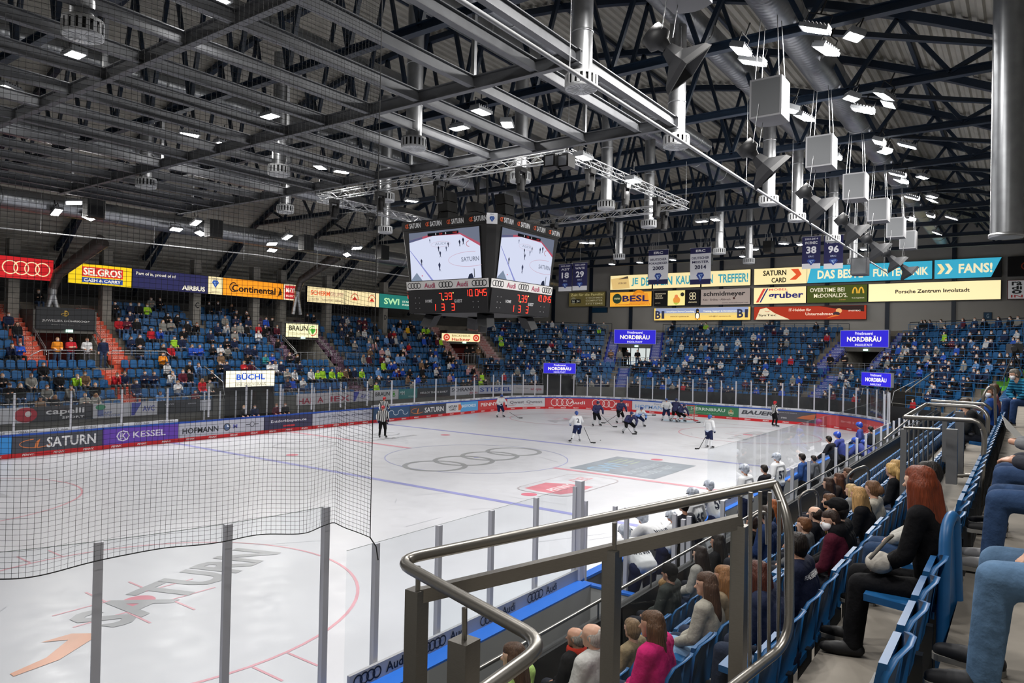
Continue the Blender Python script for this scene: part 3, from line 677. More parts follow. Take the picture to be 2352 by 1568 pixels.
mb = MB(); mb.lathe([(0, 0), (.038, 0), (.038, .025), (0, .025)], 16); o = mb.build('hockey_puck', M_BLACK); o.location = (10.3, -1.25, .002); tag(o, 'black hockey puck lying on the open ice', 'puck')
# ------------------------------------------------------------------ stands: five straight banks of stepped rows
Z0, RISE, PITCH, NROW = 1.28, .53, .8, 12
Q = math.sqrt(.5)
class Bank:
    def __init__(s, key, P0, t, n, lo, hi, words): s.key = key; s.P0 = Vector((*P0, 0)); s.t = Vector((*t, 0)); s.n = Vector((*n, 0)); s.lo = lo; s.hi = hi; s.words = words
    def P(s, a, d, z=0.): return s.P0+s.t*a+s.n*d+Vector((0, 0, z))
DX, DY = .652, .758
BK = {
    'side': Bank('side', (0, 17.6), (1, 0), (0, 1), lambda d: -27, lambda d: 24.6+.459*d, 'the long stand across the ice'),
    'diag': Bank('diag', (28.6, 12.95), (DX, -DY), (DY, DX), lambda d: -6.135-.459*d, lambda d: 6.135+.371*d, 'the far corner stand'),
    'end': Bank('end', (32.6, 0), (0, -1), (1, 0), lambda d: -8.3-.371*d, lambda d: 8.3+.371*d, 'the stand behind the far goal'),
    'diag2': Bank('diag2', (28.6, -12.95), (-DX, -DY), (DY, -DX), lambda d: -6.135-.371*d, lambda d: 6.135+.459*d, 'the corner stand beyond the benches'),
    'near': Bank('near', (0, -17.6), (-1, 0), (0, -1), lambda d: -24.6-.459*d, lambda d: 29, 'the stand by the camera'),
}
C8, S8 = math.cos(PI/8), math.sin(PI/8)
class Tun(Bank): pass
TN = {   # upper tunnels: origin on the parapet line, axis, half opening
    'T1': Tun('T1', (-8.95, 17.6), (1, 0), (0, 1), None, None, 'the orange stairs'),
    'T2': Tun('T2', (7.85, 17.6), (1, 0), (0, 1), None, None, 'the purple stairs'),
    'T3': Tun('T3', (24.6, 17.6), (.909, -.417), (.417, .909), None, None, 'the pale stairs'),
    'T4': Tun('T4', (32.6, 8.3), (.3478, -.9376), (.9376, .3478), None, None, 'the blue stairs'),
    'T5': Tun('T5', (32.6, -8.3), (-.3478, -.9376), (.9376, -.3478), None, None, 'the blue stairs by the benches'),
}
TK = {'T1': 1., 'T2': 1., 'T3': 1.1003, 'T4': 1.0666, 'T5': 1.0666}
HALF = 1.65; STW = 1.15
gaps_up = {'side': [(-8.95, HALF), (7.85, HALF), ('hi', HALF+.14)], 'diag': [('lo', HALF+.14), ('hi', HALF+.14)], 'end': [('lo', HALF+.14), ('hi', HALF+.14)], 'diag2': [('lo', HALF+.14)], 'near': []}
LOW = {'side': [(-.95, 1.75)], 'diag': [(-.2, 1.55)], 'diag2': [(.6, 1.5)], 'end': [], 'near': []}
def intervals(bk, i, extra=0., low_extra=0.):
    """pieces of row i along the bank, tunnels cut out"""
    d = PITCH*i; b = BK[bk]; lo, hi = b.lo(d), b.hi(d); cut = []
    if i >= 5: cut += [(lo if c == 'lo' else hi if c == 'hi' else c, w+extra) for c, w in gaps_up[bk]]
    if i < 3: cut += [(c, w+low_extra) for c, w in LOW[bk]]
    out = [(lo, hi)]
    for c, w in cut:
        new = []
        for a, e in out:
            if c-w > a: new.append((a, min(e, c-w)))
            if c+w < e: new.append((max(a, c+w), e))
        out = new
    return [(a, e) for a, e in out if e-a > .3]
M_STAND = mat('stand_concrete', '7a746b', .85, vary=.18, scale=2.5)
for bk, b in BK.items():
    mb = MB()
    for i in range(6 if bk == 'near' else NROW):
        z = Z0+RISE*i; d0, d1 = PITCH*i, PITCH*(i+1)
        for a, e in intervals(bk, i):
            la = b.lo(d1)-b.lo(d0) if abs(a-b.lo(d0)) < 1e-6 else 0; le = b.hi(d1)-b.hi(d0) if abs(e-b.hi(d0)) < 1e-6 else 0
            zb = z-1.1 if i else 0.
            pts = [b.P(a, d0, zb), b.P(e, d0, zb), b.P(e+le, d1, zb), b.P(a+la, d1, zb)]
            mb.prism(pts, (0, 0, z-zb))
    if bk != 'near':
        a, e = b.lo(9.6), b.hi(9.6); mb.prism([b.P(a, 9.6, 0), b.P(e, 9.6, 0), b.P(e, 9.8, 0), b.P(a, 9.8, 0)], (0, 0, 7.6))
    struct(mb.build('floor_stand_'+bk, M_STAND))
    # parapet in front of the first row
    mb = MB(); a, e = b.lo(0), b.hi(0); 
    for a, e in intervals(bk, 0): mb.prism([b.P(a, -.12, 0), b.P(e, -.12, 0), b.P(e, 0, 0), b.P(a, 0, 0)], (0, 0, 2.0))
    struct(mb.build('trim_parapet_'+bk, C('2a2b2d', 0, .5) if bk in ('near', 'end', 'diag2') else M_CONC_D))
    for q, (a, e) in enumerate(intervals(bk, 0)):
        mb = MB(); P = b.P((a+e)/2, -.06, 2.0)
        t = at_loc('parapet_rail', '%s steel rail on the parapet of %s' % (nth(q+1), b.words), 'rail', P)
        mb.tube([b.P(a, -.06, 2.22), b.P(e, -.06, 2.22)], .024, 8); wlink(mb.build('top_rail', M_STEEL), t)
        mb = MB(); k = int((e-a)/1.6)+1
        for j in range(k+1): x = a+.05+(e-a-.1)*j/k; mb.tube([b.P(x, -.06, 2.), b.P(x, -.06, 2.22)], .014, 6)
        wlink(mb.build('baluster', M_STEEL), t)

# ---- upper tunnels with stairs, landing fence, header sign
def brace(o, a): o.matrix_world = a; return o
ST = {'T1': ('c9553c', 'AKOIA', 'e3b3a6', 'orange'), 'T2': ('5c3f54', 'AUDI', 'b9a3b4', 'purple'), 'T3': ('b49a98', 'Hackner', '9c3b36', 'pale pink'), 'T4': ('2a3a96', 'NORDBRÄU', 'c4c8e0', 'dark blue'), 'T5': ('2a3a96', 'NORDBRÄU', 'c4c8e0', 'navy')}
def flight(tk, a0, a1, k0, k1, zc, name_side):
    b = TN[tk]; kk = TK[tk]; col, word, tc_, cw = ST[tk]
    t = at_loc('stair_flight', '%s painted stair flight %s' % (cw, name_side), 'stairs', b.P((a0+a1)/2, .4*k0*kk, Z0))
    mb = MB(); sh = []
    for k in range(k0, k1):
        z = Z0+.265*(k+1)+.006-.265*(1 if k % 2 == 0 else 1)+.265*0
        z = Z0+.265*k+.008; d = .4*k*kk-.015
        mb.prism([b.P(a0, d, z-.4), b.P(a1, d, z-.4), b.P(a1, d+.42*kk, z-.4), b.P(a0, d+.42*kk, z-.4)], (0, 0, .4))
    wlink(mb.build('steps', mat('stair_'+col, col, .7, vary=.12, scale=6)), t)
    s = Sheet(0.)
    for k in range(k0+1, k1):
        z = Z0+.265*k+.008; d = .4*k*kk
        s.text(word, (a0+a1)/2, z-.13, .62, .14, tc_, .02)
        s.rect((a0+a1)/2, z-.02, .8, .03, tc_)
    def fn(x, y, z, b=b):
        k = round((y-Z0+.13)/.265-.001) if True else 0
        k = int(round((y+.1-Z0)/.265)); return b.P(x, .4*k*kk-.021, y)
    for o in s.lay(None, fn=fn): wlink(o, t)
def bank_flight(tk, bk, end, k0, k1, in0, in1, words):
    """stairs that follow one bank beside a corner tunnel; in0, in1: distance from the mitre"""
    b = BK[bk]; col, word, tc_, cw = ST[tk]; sg = -1 if end == 'hi' else 1; ed = b.hi if end == 'hi' else b.lo
    t = at_loc('stair_flight', '%s painted stair flight %s' % (cw, words), 'stairs', b.P(ed(.4*k0)+sg*in0, .4*k0, Z0)); mb = MB(); s = Sheet(0.)
    for k in range(k0, k1):
        z = Z0+.265*k+.008; d = .4*k-.015; x0, x1 = sorted((ed(d)+sg*in0, ed(d)+sg*in1))
        mb.prism([b.P(x0, d, z-.4), b.P(x1, d, z-.4), b.P(x1, d+.42, z-.4), b.P(x0, d+.42, z-.4)], (0, 0, .4))
        if k > k0: s.text(word, (x0+x1)/2, z-.13, .8, .14, tc_, .02); s.rect((x0+x1)/2, z-.02, .8, .03, tc_)
    wlink(mb.build('steps', mat('stair_'+col, col, .7, vary=.12, scale=6)), t)
    def fn(x, y, z): k = int(round((y+.1-Z0)/.265)); return b.P(x, .4*k-.021, y)
    for o in s.lay(None, fn=fn): wlink(o, t)
SIGNS_T = {'T1': 0, 'T2': 1, 'T3': 2, 'T4': 3, 'T5': 4}
M_TUN = mat('tunnel_dark', '22211f', .8); M_RED = mat('tunnel_red', '7a1d18', .6)
ZL = 3.75
for tk, b in TN.items():
    kk = TK[tk]; cw = ST[tk][3]; D = lambda d: d*kk
    if tk in ('T1', 'T2'):
        flight(tk, -HALF-STW, -HALF, 10, 24, 0, 'beside the tunnel, on its left flank'); flight(tk, HALF, HALF+STW, 10, 24, 0, 'beside the tunnel, on its right flank')
        flight(tk, .75, 1.85, 0, 10, 0, 'below the tunnel, running down to the parapet')
    else:
        ba, bb = {'T3': ('side', 'diag'), 'T4': ('diag', 'end'), 'T5': ('end', 'diag2')}[tk]
        bank_flight(tk, ba, 'hi', 10, 24, HALF+.1, HALF+STW+.15, 'beside the tunnel, on its left flank'); bank_flight(tk, bb, 'lo', 10, 24, HALF+.1, HALF+STW+.15, 'beside the tunnel, on its right flank')
        bank_flight(tk, ba, 'hi', 0, 10, .1, 1.25, 'below the tunnel, running down to the parapet')
    mb = MB(); mb.prism([b.P(-HALF, D(4), ZL-1.2), b.P(HALF, D(4), ZL-1.2), b.P(HALF, D(9.6), ZL-1.2), b.P(-HALF, D(9.6), ZL-1.2)], (0, 0, 1.2)); struct(mb.build('floor_landing_'+'abcde'[SIGNS_T[tk]]+'_tunnel', M_STAND))
    mb = MB()
    for sx in (-1, 1):   # wedge walls under the stairs
        x = sx*HALF; mb.prism([b.P(x-.06, D(4.4), ZL), b.P(x-.06, D(9.6), ZL), b.P(x-.06, D(9.6), 7.1), b.P(x-.06, D(7.6), 6.3)], b.t*.12)
    mb.prism([b.P(-HALF, D(8.9), ZL), b.P(HALF, D(8.9), ZL), b.P(HALF, D(9.), ZL), b.P(-HALF, D(9.), ZL)], (0, 0, 2.4), 1)
    struct(mb.build('trim_tunnel_'+'abcde'[SIGNS_T[tk]], [M_CONC, M_TUN if tk not in ('T1', 'T3') else M_RED]))
    mb = MB(); mb.prism([b.P(-HALF-.06, D(6.5), 5.75), b.P(HALF+.06, D(6.5), 5.75), b.P(HALF+.06, D(9.6), 5.75), b.P(-HALF-.06, D(9.6), 5.75)], (0, 0, 1.35)); struct(mb.build('trim_header_'+'abcde'[SIGNS_T[tk]], M_CONC_D))
    if tk == 'T4':
        mb = MB(); mb.prism([b.P(-HALF+.6, D(8.85), ZL+.2), b.P(HALF-.05, D(8.85), ZL+.2), b.P(HALF-.05, D(8.87), ZL+.2), b.P(-HALF+.6, D(8.87), ZL+.2)], (0, 0, 1.75)); o = mb.build('window_1', emit_mat('lit_room', 'dfe6e4', .9)); struct(o)
        mb = MB(); 
        for x in (-.7, .1, .9): mb.prism([b.P(x, D(8.8), ZL), b.P(x+.08, D(8.8), ZL), b.P(x+.08, D(8.86), ZL), b.P(x, D(8.86), ZL)], (0, 0, 2))
        struct(mb.build('trim_20', M_DARK))
    # landing fence
    f0 = D(4.08); t = at_loc('landing_fence', 'steel tube fence along the landing between %s stairs' % cw, 'fence', b.P(0, f0, ZL))
    mb = MB(); x0, x1 = -HALF-.15, (HALF-1.0 if tk in ('T1', 'T2', 'T3') else HALF+.4)
    mb.tube([b.P(x0-.9, f0, ZL+.72), b.P(x0-.35, f0, ZL+1.03), b.P(x1, f0, ZL+1.03)], .026, 6); mb.tube([b.P(x0, f0, ZL+.86), b.P(x1, f0, ZL+.86)], .018, 6); mb.tube([b.P(x0, f0, ZL+.06), b.P(x1, f0, ZL+.06)], .02, 6)
    wlink(mb.build('handrail', M_GALV), t)
    n = 4
    for k in range(n+1):
        x = x0+(x1-x0)*k/n; mb = MB(); mb.tube([b.P(x, f0, ZL), b.P(x, f0, ZL+1.03)], .022, 6); wlink(mb.build('post', M_GALV), t)
    t = at_loc('landing_fence', 'short steel fence section beside the %s stairs, seats behind it' % cw, 'fence', b.P(HALF+.6, f0, ZL))
    mb = MB(); x0, x1 = HALF-.1, HALF+3.1
    mb.tube([b.P(x0, f0, ZL+1.03), b.P(x1, f0, ZL+1.03), b.P(x1+.35, f0, ZL+.75)], .026, 6); mb.tube([b.P(x0, f0, ZL+.86), b.P(x1, f0, ZL+.86)], .018, 6)
    wlink(mb.build('handrail', M_GALV), t)
    for k in range(4):
        x = x0+(x1-x0)*k/3; mb = MB(); mb.tube([b.P(x, f0, ZL), b.P(x, f0, ZL+1.03)], .022, 6); wlink(mb.build('post', M_GALV), t)
    # sloping handrails
    for sx, w in ((-1, 'left'), (1, 'right')):
        t = at_loc('stair_handrail', 'sloping double handrail on the %s flank of the %s tunnel' % (w, cw), 'handrail', b.P(sx*HALF, D(5), ZL))
        mb = MB()
        for dz in (.95, .8): mb.tube([b.P(sx*HALF, D(8.8), 6.55+dz), b.P(sx*HALF, D(4.9), ZL+.25+dz), b.P(sx*HALF, D(4.7), ZL+.05+dz*.9)], .024, 6)
        wlink(mb.build('rail', M_GALV), t)
        for d in (5., 6.3, 7.6): mb = MB(); z = 6.55-(8.8-d)*.66; mb.tube([b.P(sx*HALF, D(d), z-.2), b.P(sx*HALF, D(d), z+.93)], .02, 6); wlink(mb.build('post', M_GALV), t)
    # green exit lamp
    t = at_loc('exit_lamp', 'small lit exit lamp above the tunnel of the %s stairs' % cw, 'exit sign', b.P(.2, D(6.44), 5.85))
    mb = MB(); mb.prism([b.P(.0, D(6.38), 5.82), b.P(.36, D(6.38), 5.82), b.P(.36, D(6.46), 5.82), b.P(.0, D(6.46), 5.82)], (0, 0, .15)); wlink(mb.build('lamp_face', emit_mat('exit_green', 'b9f0d8', 3.)), t)

# ---- seats
M_SEAT = mat('seat_blue', '1a5486', .42, vary=.08, scale=12, spec=.35)
M_SEAT_D = mat('seat_bracket', '2a2d30', .5)
def seat_parts(folded):
    """seat faces -y; origin on the row floor at the back of the seat"""
    bk = MB(); n = 8; prof = []
    for i in range(n+1):
        a = PI*i/n; prof.append((-.215*math.cos(a)*(1 if .2 < a < 2.94 else 1), .70+.13*min(1., math.sin(a)*1.6)))
    pts = [(-.215, .40), (.215, .40), (.215, .76), (.17, .83), (.06, .855), (-.06, .855), (-.17, .83), (-.215, .76)]
    for y0, sg in ((0, 1), (-.028, -1)):
        vs_ = [(x, y0-(z-.4)*-.12+.06*(x/.215)**2*-1, z) for x, z in pts]; bk.add(vs_, [tuple(range(8))[::sg]], 0, True)
    k = len(bk.v)-16
    bk.add([], [])
    for i in range(8): j = (i+1) % 8; bk.f.append([i, j, 8+j, 8+i]); bk.m.append(0); bk.sm.append(True)
    pn = MB()
    if folded: pn.obox((0, -.075, .62), (.2, 0, 0), (0, .016, .0), (0, .035, .19))
    else: pn.obox((0, -.24, .43), (.21, 0, 0), (0, .2, -.015), (0, 0, .022))
    br = MB(); br.box((-.03, -.1, 0), (.03, -.02, .45)); br.obox((0, -.14, .4), (.18, 0, 0), (0, .06, 0), (0, 0, .02))
    return bk, pn, br
PILX = [at(u, 735, Y=25.7).x for u in (30, 245, 452, 588, 650, 755, 885)]
SEATS = []   # (bank, row, index, world matrix)
for bk, b in BK.items():
    for i in range(6 if bk == 'near' else NROW):
        d = PITCH*i+.72
        if bk == 'near' and i >= 5: continue
        k = 0
        low_ex = .25
        for a, e in intervals(bk, i, STW+.1, low_ex):
            sub = [(a, e)]
            if i < 5:   # lower stairs
                for c0, c1 in ((-8.95+.7, -8.95+1.9), (7.85+.7, 7.85+1.9)) if bk == 'side' else ():
                    sub = [q for a_, e_ in sub for q in ((a_, min(e_, c0)), (max(a_, c1), e_)) if q[1]-q[0] > .4]
            for a_, e_ in sub:
                if bk in ('diag', 'end', 'diag2', 'side'):
                    if abs(e_-b.hi(PITCH*i)) < 1e-6: e_ -= .1 if i > 4 else 1.35
                n = int((e_-a_)/.5)
                for j in range(n):
                    x = a_+(e_-a_-n*.5)/2+.25+.5*j; P = b.P(x, d, Z0+RISE*i)
                    ang = math.atan2(b.n.y, b.n.x)-PI/2
                    if bk == 'side' and i > 8 and any(abs(P.x-q) < .55 for q in PILX): continue
                    SEATS.append((bk, i, k, Matrix.Translation(P) @ Matrix.Rotation(ang, 4, 'Z'), P)); k += 1
def in_view(P, mg=40):
    if (P-CAM).dot(F_) < .3: return False
    u, v = pix(P); return -mg < u < W0+mg and -mg < v < H0+mg
SV = sorted([s for s in SEATS if in_view(s[4]+Vector((0, 0, .6)), 60)], key=lambda s: (s[4]-CAM).length)
near_n = [s for s in SV if s[0] == 'near' and s[4].x < -2]
mesh_cache = {}
for fl in (0, 1): mesh_cache[fl] = [p.mesh(nm, mt) for p, nm, mt in zip(seat_parts(fl), ('backrest', 'seat_pan', 'bracket'), (M_SEAT, M_SEAT, M_SEAT_D))]
n_ind = 0; rest = MB(); SEATROW = ['first', 'second', 'third', 'fourth', 'fifth', 'sixth', 'seventh', 'eighth', 'ninth', 'tenth', 'eleventh', 'twelfth']
def merge_seat(s):
    for me in mesh_cache[1 if s[2] % 3 else 0]:
        vs_ = [s[3] @ v.co for v in me.vertices]; rest.add(vs_, [tuple(p.vertices) for p in me.polygons], 0 if me.name[0] != 'br' else 0)
for s in SV:
    bk, i, k, mtx, P = s
    if n_ind < 290 and not (bk == 'near' and P.x > 4):
        n_ind += 1
        o = thing('stadium_seat', 'blue plastic flip seat, %s in the %s row of %s' % (nth(k+1), SEATROW[i], BK[bk].words), 'seat', mtx=mtx, group='blue flip seats')
        fl = 1 if bk == 'near' else (1 if (k*7+i*3) % 4 else 0)
        for me in mesh_cache[fl]: link(me.name.split('.')[0], me, o)
    else: merge_seat(s)
stuff(rest.build('stadium_seats', M_SEAT, fix=False), 'remaining rows of blue flip seats filling the distant stands', 'seats')
# blue crowd rails on every row of the end and corner stands
M_RAILB = mat('rail_blue', '2a6aa0', .4)
for bk in ('diag', 'end', 'diag2'):
    b = BK[bk]
    for i in range(1, NROW):
        for q, (a, e) in enumerate(intervals(bk, i, STW+.2, .2)):
            d = PITCH*i+.05; z = Z0+RISE*i; P = b.P((a+e)/2, d, z)
            if not in_view(P+Vector((0, 0, .9)), 200): continue
            t = at_loc('row_rail', 'blue guard rail, %s row of %s%s' % (SEATROW[i], b.words, ', %s section' % nth(q+1) if q else ''), 'rail', P, 'blue row rails')
            mb = MB(); mb.tube([b.P(a, d, z+.95), b.P(e, d, z+.95)], .022, 6); mb.tube([b.P(a, d, z+.62), b.P(e, d, z+.62)], .012, 4); wlink(mb.build('rail', M_RAILB), t)
            n = max(1, int((e-a)/1.)); mb = MB(); mb.tube([(0, 0, 0), (0, 0, .95)], .018, 5); pm = mb.mesh('rail_post', M_RAILB)
            for j in range(n+1): x = a+.02+(e-a-.04)*j/n; o = link('rail_post', pm, t); o.location = b.P(x, d, z)-P
# dark frames along the top row
for bk in ('diag', 'end', 'diag2'):
    b = BK[bk]; a, e = b.lo(9.6)+2.9, b.hi(9.6)-2.9; mb = MB(); z = 7.11
    mb.tube([b.P(a, 9.5, z+1.15), b.P(e, 9.5, z+1.15)], .03, 5)
    n = int((e-a)/.9)
    for j in range(n+1): x = a+(e-a)*j/n; mb.tube([b.P(x, 9.5, z), b.P(x, 9.5, z+1.15)], .025, 5)
    tag(mb.build('back_railing', M_BLUE), 'dark steel railing behind the top row of %s' % b.words, 'railing')
# concrete pillars of the long side
for k, (u, lt) in enumerate(((30, ''), (245, ''), (452, 'C'), (588, ''), (650, ''), (755, ''), (885, 'D'))):
    P = at(u, 735, Y=25.7); P.z = 0; mb = MB(); mb.box((P.x-.28, 25.7, 5.9), (P.x+.28, 26.3, 11.2)); o = mb.build('concrete_pillar', M_CONC)
    tag(o, 'concrete pillar %s under the long row of lit signs' % (('lettered '+lt) if lt else nth(k+1)+' along the top of the long stand'), 'pillar')
    if lt:
        sh = Sheet(); sh.text(lt, P.x, 8., .3, .42, '17181a')
        for q in sh.lay(o, fn=lambda x, y, z: (x, 25.69, y)): pass
# adverts hung on the parapet of the long stand
PAR = [(-30, 'f', 'c9cad0', 'white', [('d', .9)]), (69, 'f', '3b3d42', 'dark grey', [('t', 'capelli', .55, .58, .62, .5, 'dcdcde'), ('t', 'SPORT', .68, .2, .36, .16, 'dcdcde')]),
       (213, 'f', 'c5c6cc', 'white with green tree', [('h', .2), ('t', 'HAPP', .35, .35, .3, .16, '6a78a8'), ('t', 'HAUSTECHNIK', .45, .15, .6, .1, '6a78a8')]),
       (300, 'f', 'c5c6cc', 'white and blue-violet', [('q', .1), ('t', 'AVC', .66, .5, .45, .4, '4d57a4')]), (362, 'f', '37393d', 'charcoal menu', [('t', 'OOOO', .2, .7, .15, .12, 'a4a4a8'), ('t', 'OOOO', .6, .7, .15, .12, 'a4a4a8'), ('r', .85, .5, .2, .8, 'b8b9c2')]), (490, None),
       (680, 'f', 'b9b4b8', 'greyish red-lettered', [('t', 'HAI', .14, .35, .22, .5, 'a83a4c'), ('t', 'A', .4, .4, .1, .5, 'a83a4c'), ('t', 'IEX', .75, .4, .35, .5, 'a83a4c')]), (812, 'f', 'b9b9c4', 'white with violet shield', [('q', .05), ('t', 'AVC', .65, .5, .5, .4, '5a5fa6')]), (850, 'f', 'c2c3c8', 'white green-logo', [('t', 'BRAUN', .42, .6, .5, .4, '2a2b2e'), ('e', .82)]),
       (915, 'f', '3f7f80', 'teal', [('t', 'MM', .18, .6, .26, .4, 'b7cfd0'), ('t', 'WOHNBAU', .7, .2, .4, .16, 'a4c4c4')]), (958, 'f', '3a3b40', 'anthracite', [('t', 'HELLO! THIS IS DAILY', .5, .5, .84, .2, 'cfcfd4')]), (1033, 'f', 'b9bac4', 'pale with black letters', [('t', 'SCHRANK', .45, .62, .8, .44, '3a3c44'), ('t', 'direkt', .82, .2, .3, .26, 'a0404c')]),
       (1098, 'f', 'b3b7c8', 'pale blue-lettered', [('t', 'STIEFEL', .5, .5, .92, .5, '2f4a96')]), (1178, 'f', 'b9b6bc', 'white with rose script', [('t', 'aliqia', .75, .5, .36, .4, 'b05a68'), ('t', 'Physiotherapie', .3, .6, .4, .2, '8a8c94')]), (1248, None)]
for (q0, q1) in zip(PAR, PAR[1:]):
    if not q0[1]: continue
    z0, z1 = 1.3, 2.06
    def X_at(u):
        P = at(u, 940, Y=17.46)
        if P.x < 24.4: return ('s', P.x)
        d = ray(u, 940); c = 30.12-.14; tt = (c-DY*CAM.x-DX*CAM.y)/(DY*d.x+DX*d.y); return ('d', CAM+d*tt)
    A, B = X_at(q0[0]), X_at(q1[0])
    a = Vector((A[1], 17.46, 0)) if A[0] == 's' else A[1].copy(); e = Vector((B[1], 17.46, 0)) if B[0] == 's' else B[1].copy(); a.z = e.z = 0
    w = (e-a).length; mtx = frame((a+e)/2+Vector((0, 0, z0)), e-a); h = z1-z0
    t = thing('parapet_banner', '%s advertising banner on the parapet of the long stand' % q0[3], 'banner', mtx=mtx)
    mb = MB(); mb.box((-w/2+.02, 0, -.02), (w/2-.02, h, 0)); mb.build('banner_sheet', C(q0[2]), t)
    sh = Sheet()
    for it in q0[4]:
        if it[0] in 'trs': art(sh, [it], w, h, 0)
        X = (it[1]-.5)*w if it[0] not in 'trs' else 0
        if it[0] == 'd': sh.disc(X, h*.5, .5, .36, 'b8283a'); sh.disc(X+.1, h*.55, .14, .14, 'e0d8d8')
        if it[0] == 'h': sh.rect(X, h*.4, .3, .4, '6a78a8'); sh.disc(X, h*.75, .25, .14, '3f8f6a')
        if it[0] == 'q': sh.poly([(X-.1, .04), (X-.1, h-.04), (X+.45, h-.04), (X+.05, .04)], '4a52a8')
        if it[0] == 'e': sh.ring(X, h*.55, .22, .22, .05, '4a9a3a', 60, 330); sh.disc(X, h*.55, .12, .12, '4a9a3a')
    sh.lay(t)
# ------------------------------------------------------------------ roof steelwork
TX = [-2.5+5.55*k for k in range(-4, 8)]
def hall_words(x):
    return nth(TX.index(x)+1)
for x in TX:
    t = at_loc('roof_truss', 'dark blue steel lattice truss spanning the hall, %s counted from the camera end' % hall_words(x), 'roof truss', (x, 0, 14), 'blue roof trusses')
    mb = MB(); ys = [-28+56*i/40 for i in range(41)]
    for a, e in zip(ys, ys[1:]): mb.bar((x, a, roof_z(a)+.1), (x, e, roof_z(e)+.1), .26, .26)
    wlink(mb.build('top_chord', M_BLUE), t)
    mb = MB(); mb.ibeam((x, -23.4, 14), (x, 23.4, 14), .24, .26, .03); wlink(mb.build('bottom_chord', M_BLUE), t)
    n = 16
    for i in range(n):
        y0 = -22.8+45.6*i/n; y1 = y0+45.6/n; ym = (y0+y1)/2
        mb = MB(); mb.bar((x, y0, 14.05), (x, ym, roof_z(ym)), .13, .13); mb.bar((x, ym, roof_z(ym)), (x, y1, 14.05), .13, .13)
        wlink(mb.build('web_brace', M_BLUE), t)
    for sy in (-1, 1): mb = MB(); mb.bar((x, sy*23.3, 14), (x, sy*29.5, 8.6 if sy > 0 else 9.5), .2, .2); wlink(mb.build('knee_brace', M_BLUE), t)
for k, y in enumerate([-24, -18.5, -12, -6, 0, 6, 12, 18.5, 24]):   # purlins between trusses
    mb = MB(); mb.bar((-30, y, roof_z(y)+.24), (42.7, y, roof_z(y)+.24), .12, .16)
    tag(mb.build('roof_purlin', M_BLUE), 'dark purlin running lengthwise under the roof deck, %s across the hall' % nth(k+1), 'purlin')
for k in range(6):                                                   # slanted wind braces under the roof on the camera side
    x = TX[3+k] if k < 9 else 0; mb = MB(); mb.bar((x, -16.5, 14.1), (x+5.55, -22.5, 14.2), .14, .14)
    tag(mb.build('wind_brace', M_BLUE), 'slanted blue brace between trusses over the benches, %s from the camera' % nth(k+1), 'brace')
# grey beam grid under the near half of the roof
GX = [-8.0, -13.6, -19.1, -24.7]
GY = [-13.46, -12.35, -10.45, -8.55, -6.65, -4.75, -2.85, -.95, .95, 2.85, 4.75, 6.65, 8.55, 10.45, 12.35, 13.46]
for k, y in enumerate(GY):
    mb = MB(); mb.ibeam((-27, y, 12.15), (-7.9, y, 12.15), .17, .3, .025); tag(mb.build('grid_beam', M_BEAM), 'long grey steel beam of the hanging grid, %s from the bench side' % nth(k+1), 'steel beam', 'grey grid beams')
for k, x in enumerate(GX):
    mb = MB(); mb.ibeam((x, -13.6, 12.12), (x, 13.6, 12.12), .17, .34, .025); tag(mb.build('cross_beam', M_BEAM), 'grey cross beam of the hanging grid, %s counted from the scoreboard' % nth(k+1), 'steel beam', 'grey grid beams')
    for j, y in enumerate((-10.45, -2.85, 4.75, 12.35)):
        mb = MB(); mb.bar((x, y, 12.3), (x, y, 14), .1, .1); tag(mb.build('hanger_rod', M_GALV), 'pale hanger from the roof truss to the %s cross beam, %s along it' % (nth(k+1), nth(j+1)), 'hanger', 'grid hangers')
for k, (y, x0, x1) in enumerate(((-6.65, -26, -9), (-4.75, -14, -8.5), (-10.45, -19, -9))):   # loose cables along the beams
    mb = MB(); mb.tube([(x0+(x1-x0)*i/24, y+.12+.05*math.sin(i*1.7), 12.335+.02*abs(math.sin(i*.9))) for i in range(25)], .016, 5); tag(mb.build('power_cable', C('6d6e70', 0, .7)), 'grey power cable sagging along a grid beam, %s from the bench side' % nth((3, 4, 1)[k]), 'cable')
# curtain rail
t = at_loc('curtain_rail', 'long thin white rail hung lengthwise over the bench side of the ice', 'rail', (0, -14.5, 11))
mb = MB(); mb.tube([(-24, -14.5, 11), (26, -14.3, 11)], .045, 6); wlink(mb.build('rail_tube', C('8f9194', 0, .45)), t)
for k in range(9): x = -21+5.55*k; mb = MB(); mb.tube([(x, -14.45, 11), (x, -14.45, 14)], .008, 3); wlink(mb.build('hanger_wire', M_GALV), t)
t = at_loc('curtain_rail', 'thin white rail hung in front of the lit signs of the long stand', 'rail', (0, 17, 10.7))
mb = MB(); mb.tube([(-22, 17, 10.35), (-1, 17, 10.9), (22, 17, 10.75)], .035, 6); wlink(mb.build('rail_tube', C('b9bbbd', 0, .4)), t)
for k in range(7): x = -18.6+5.55*k; mb = MB(); mb.tube([(x, 17, 10.5), (x, 17, 14)], .01, 3); wlink(mb.build('hanger_wire', M_GALV), t)

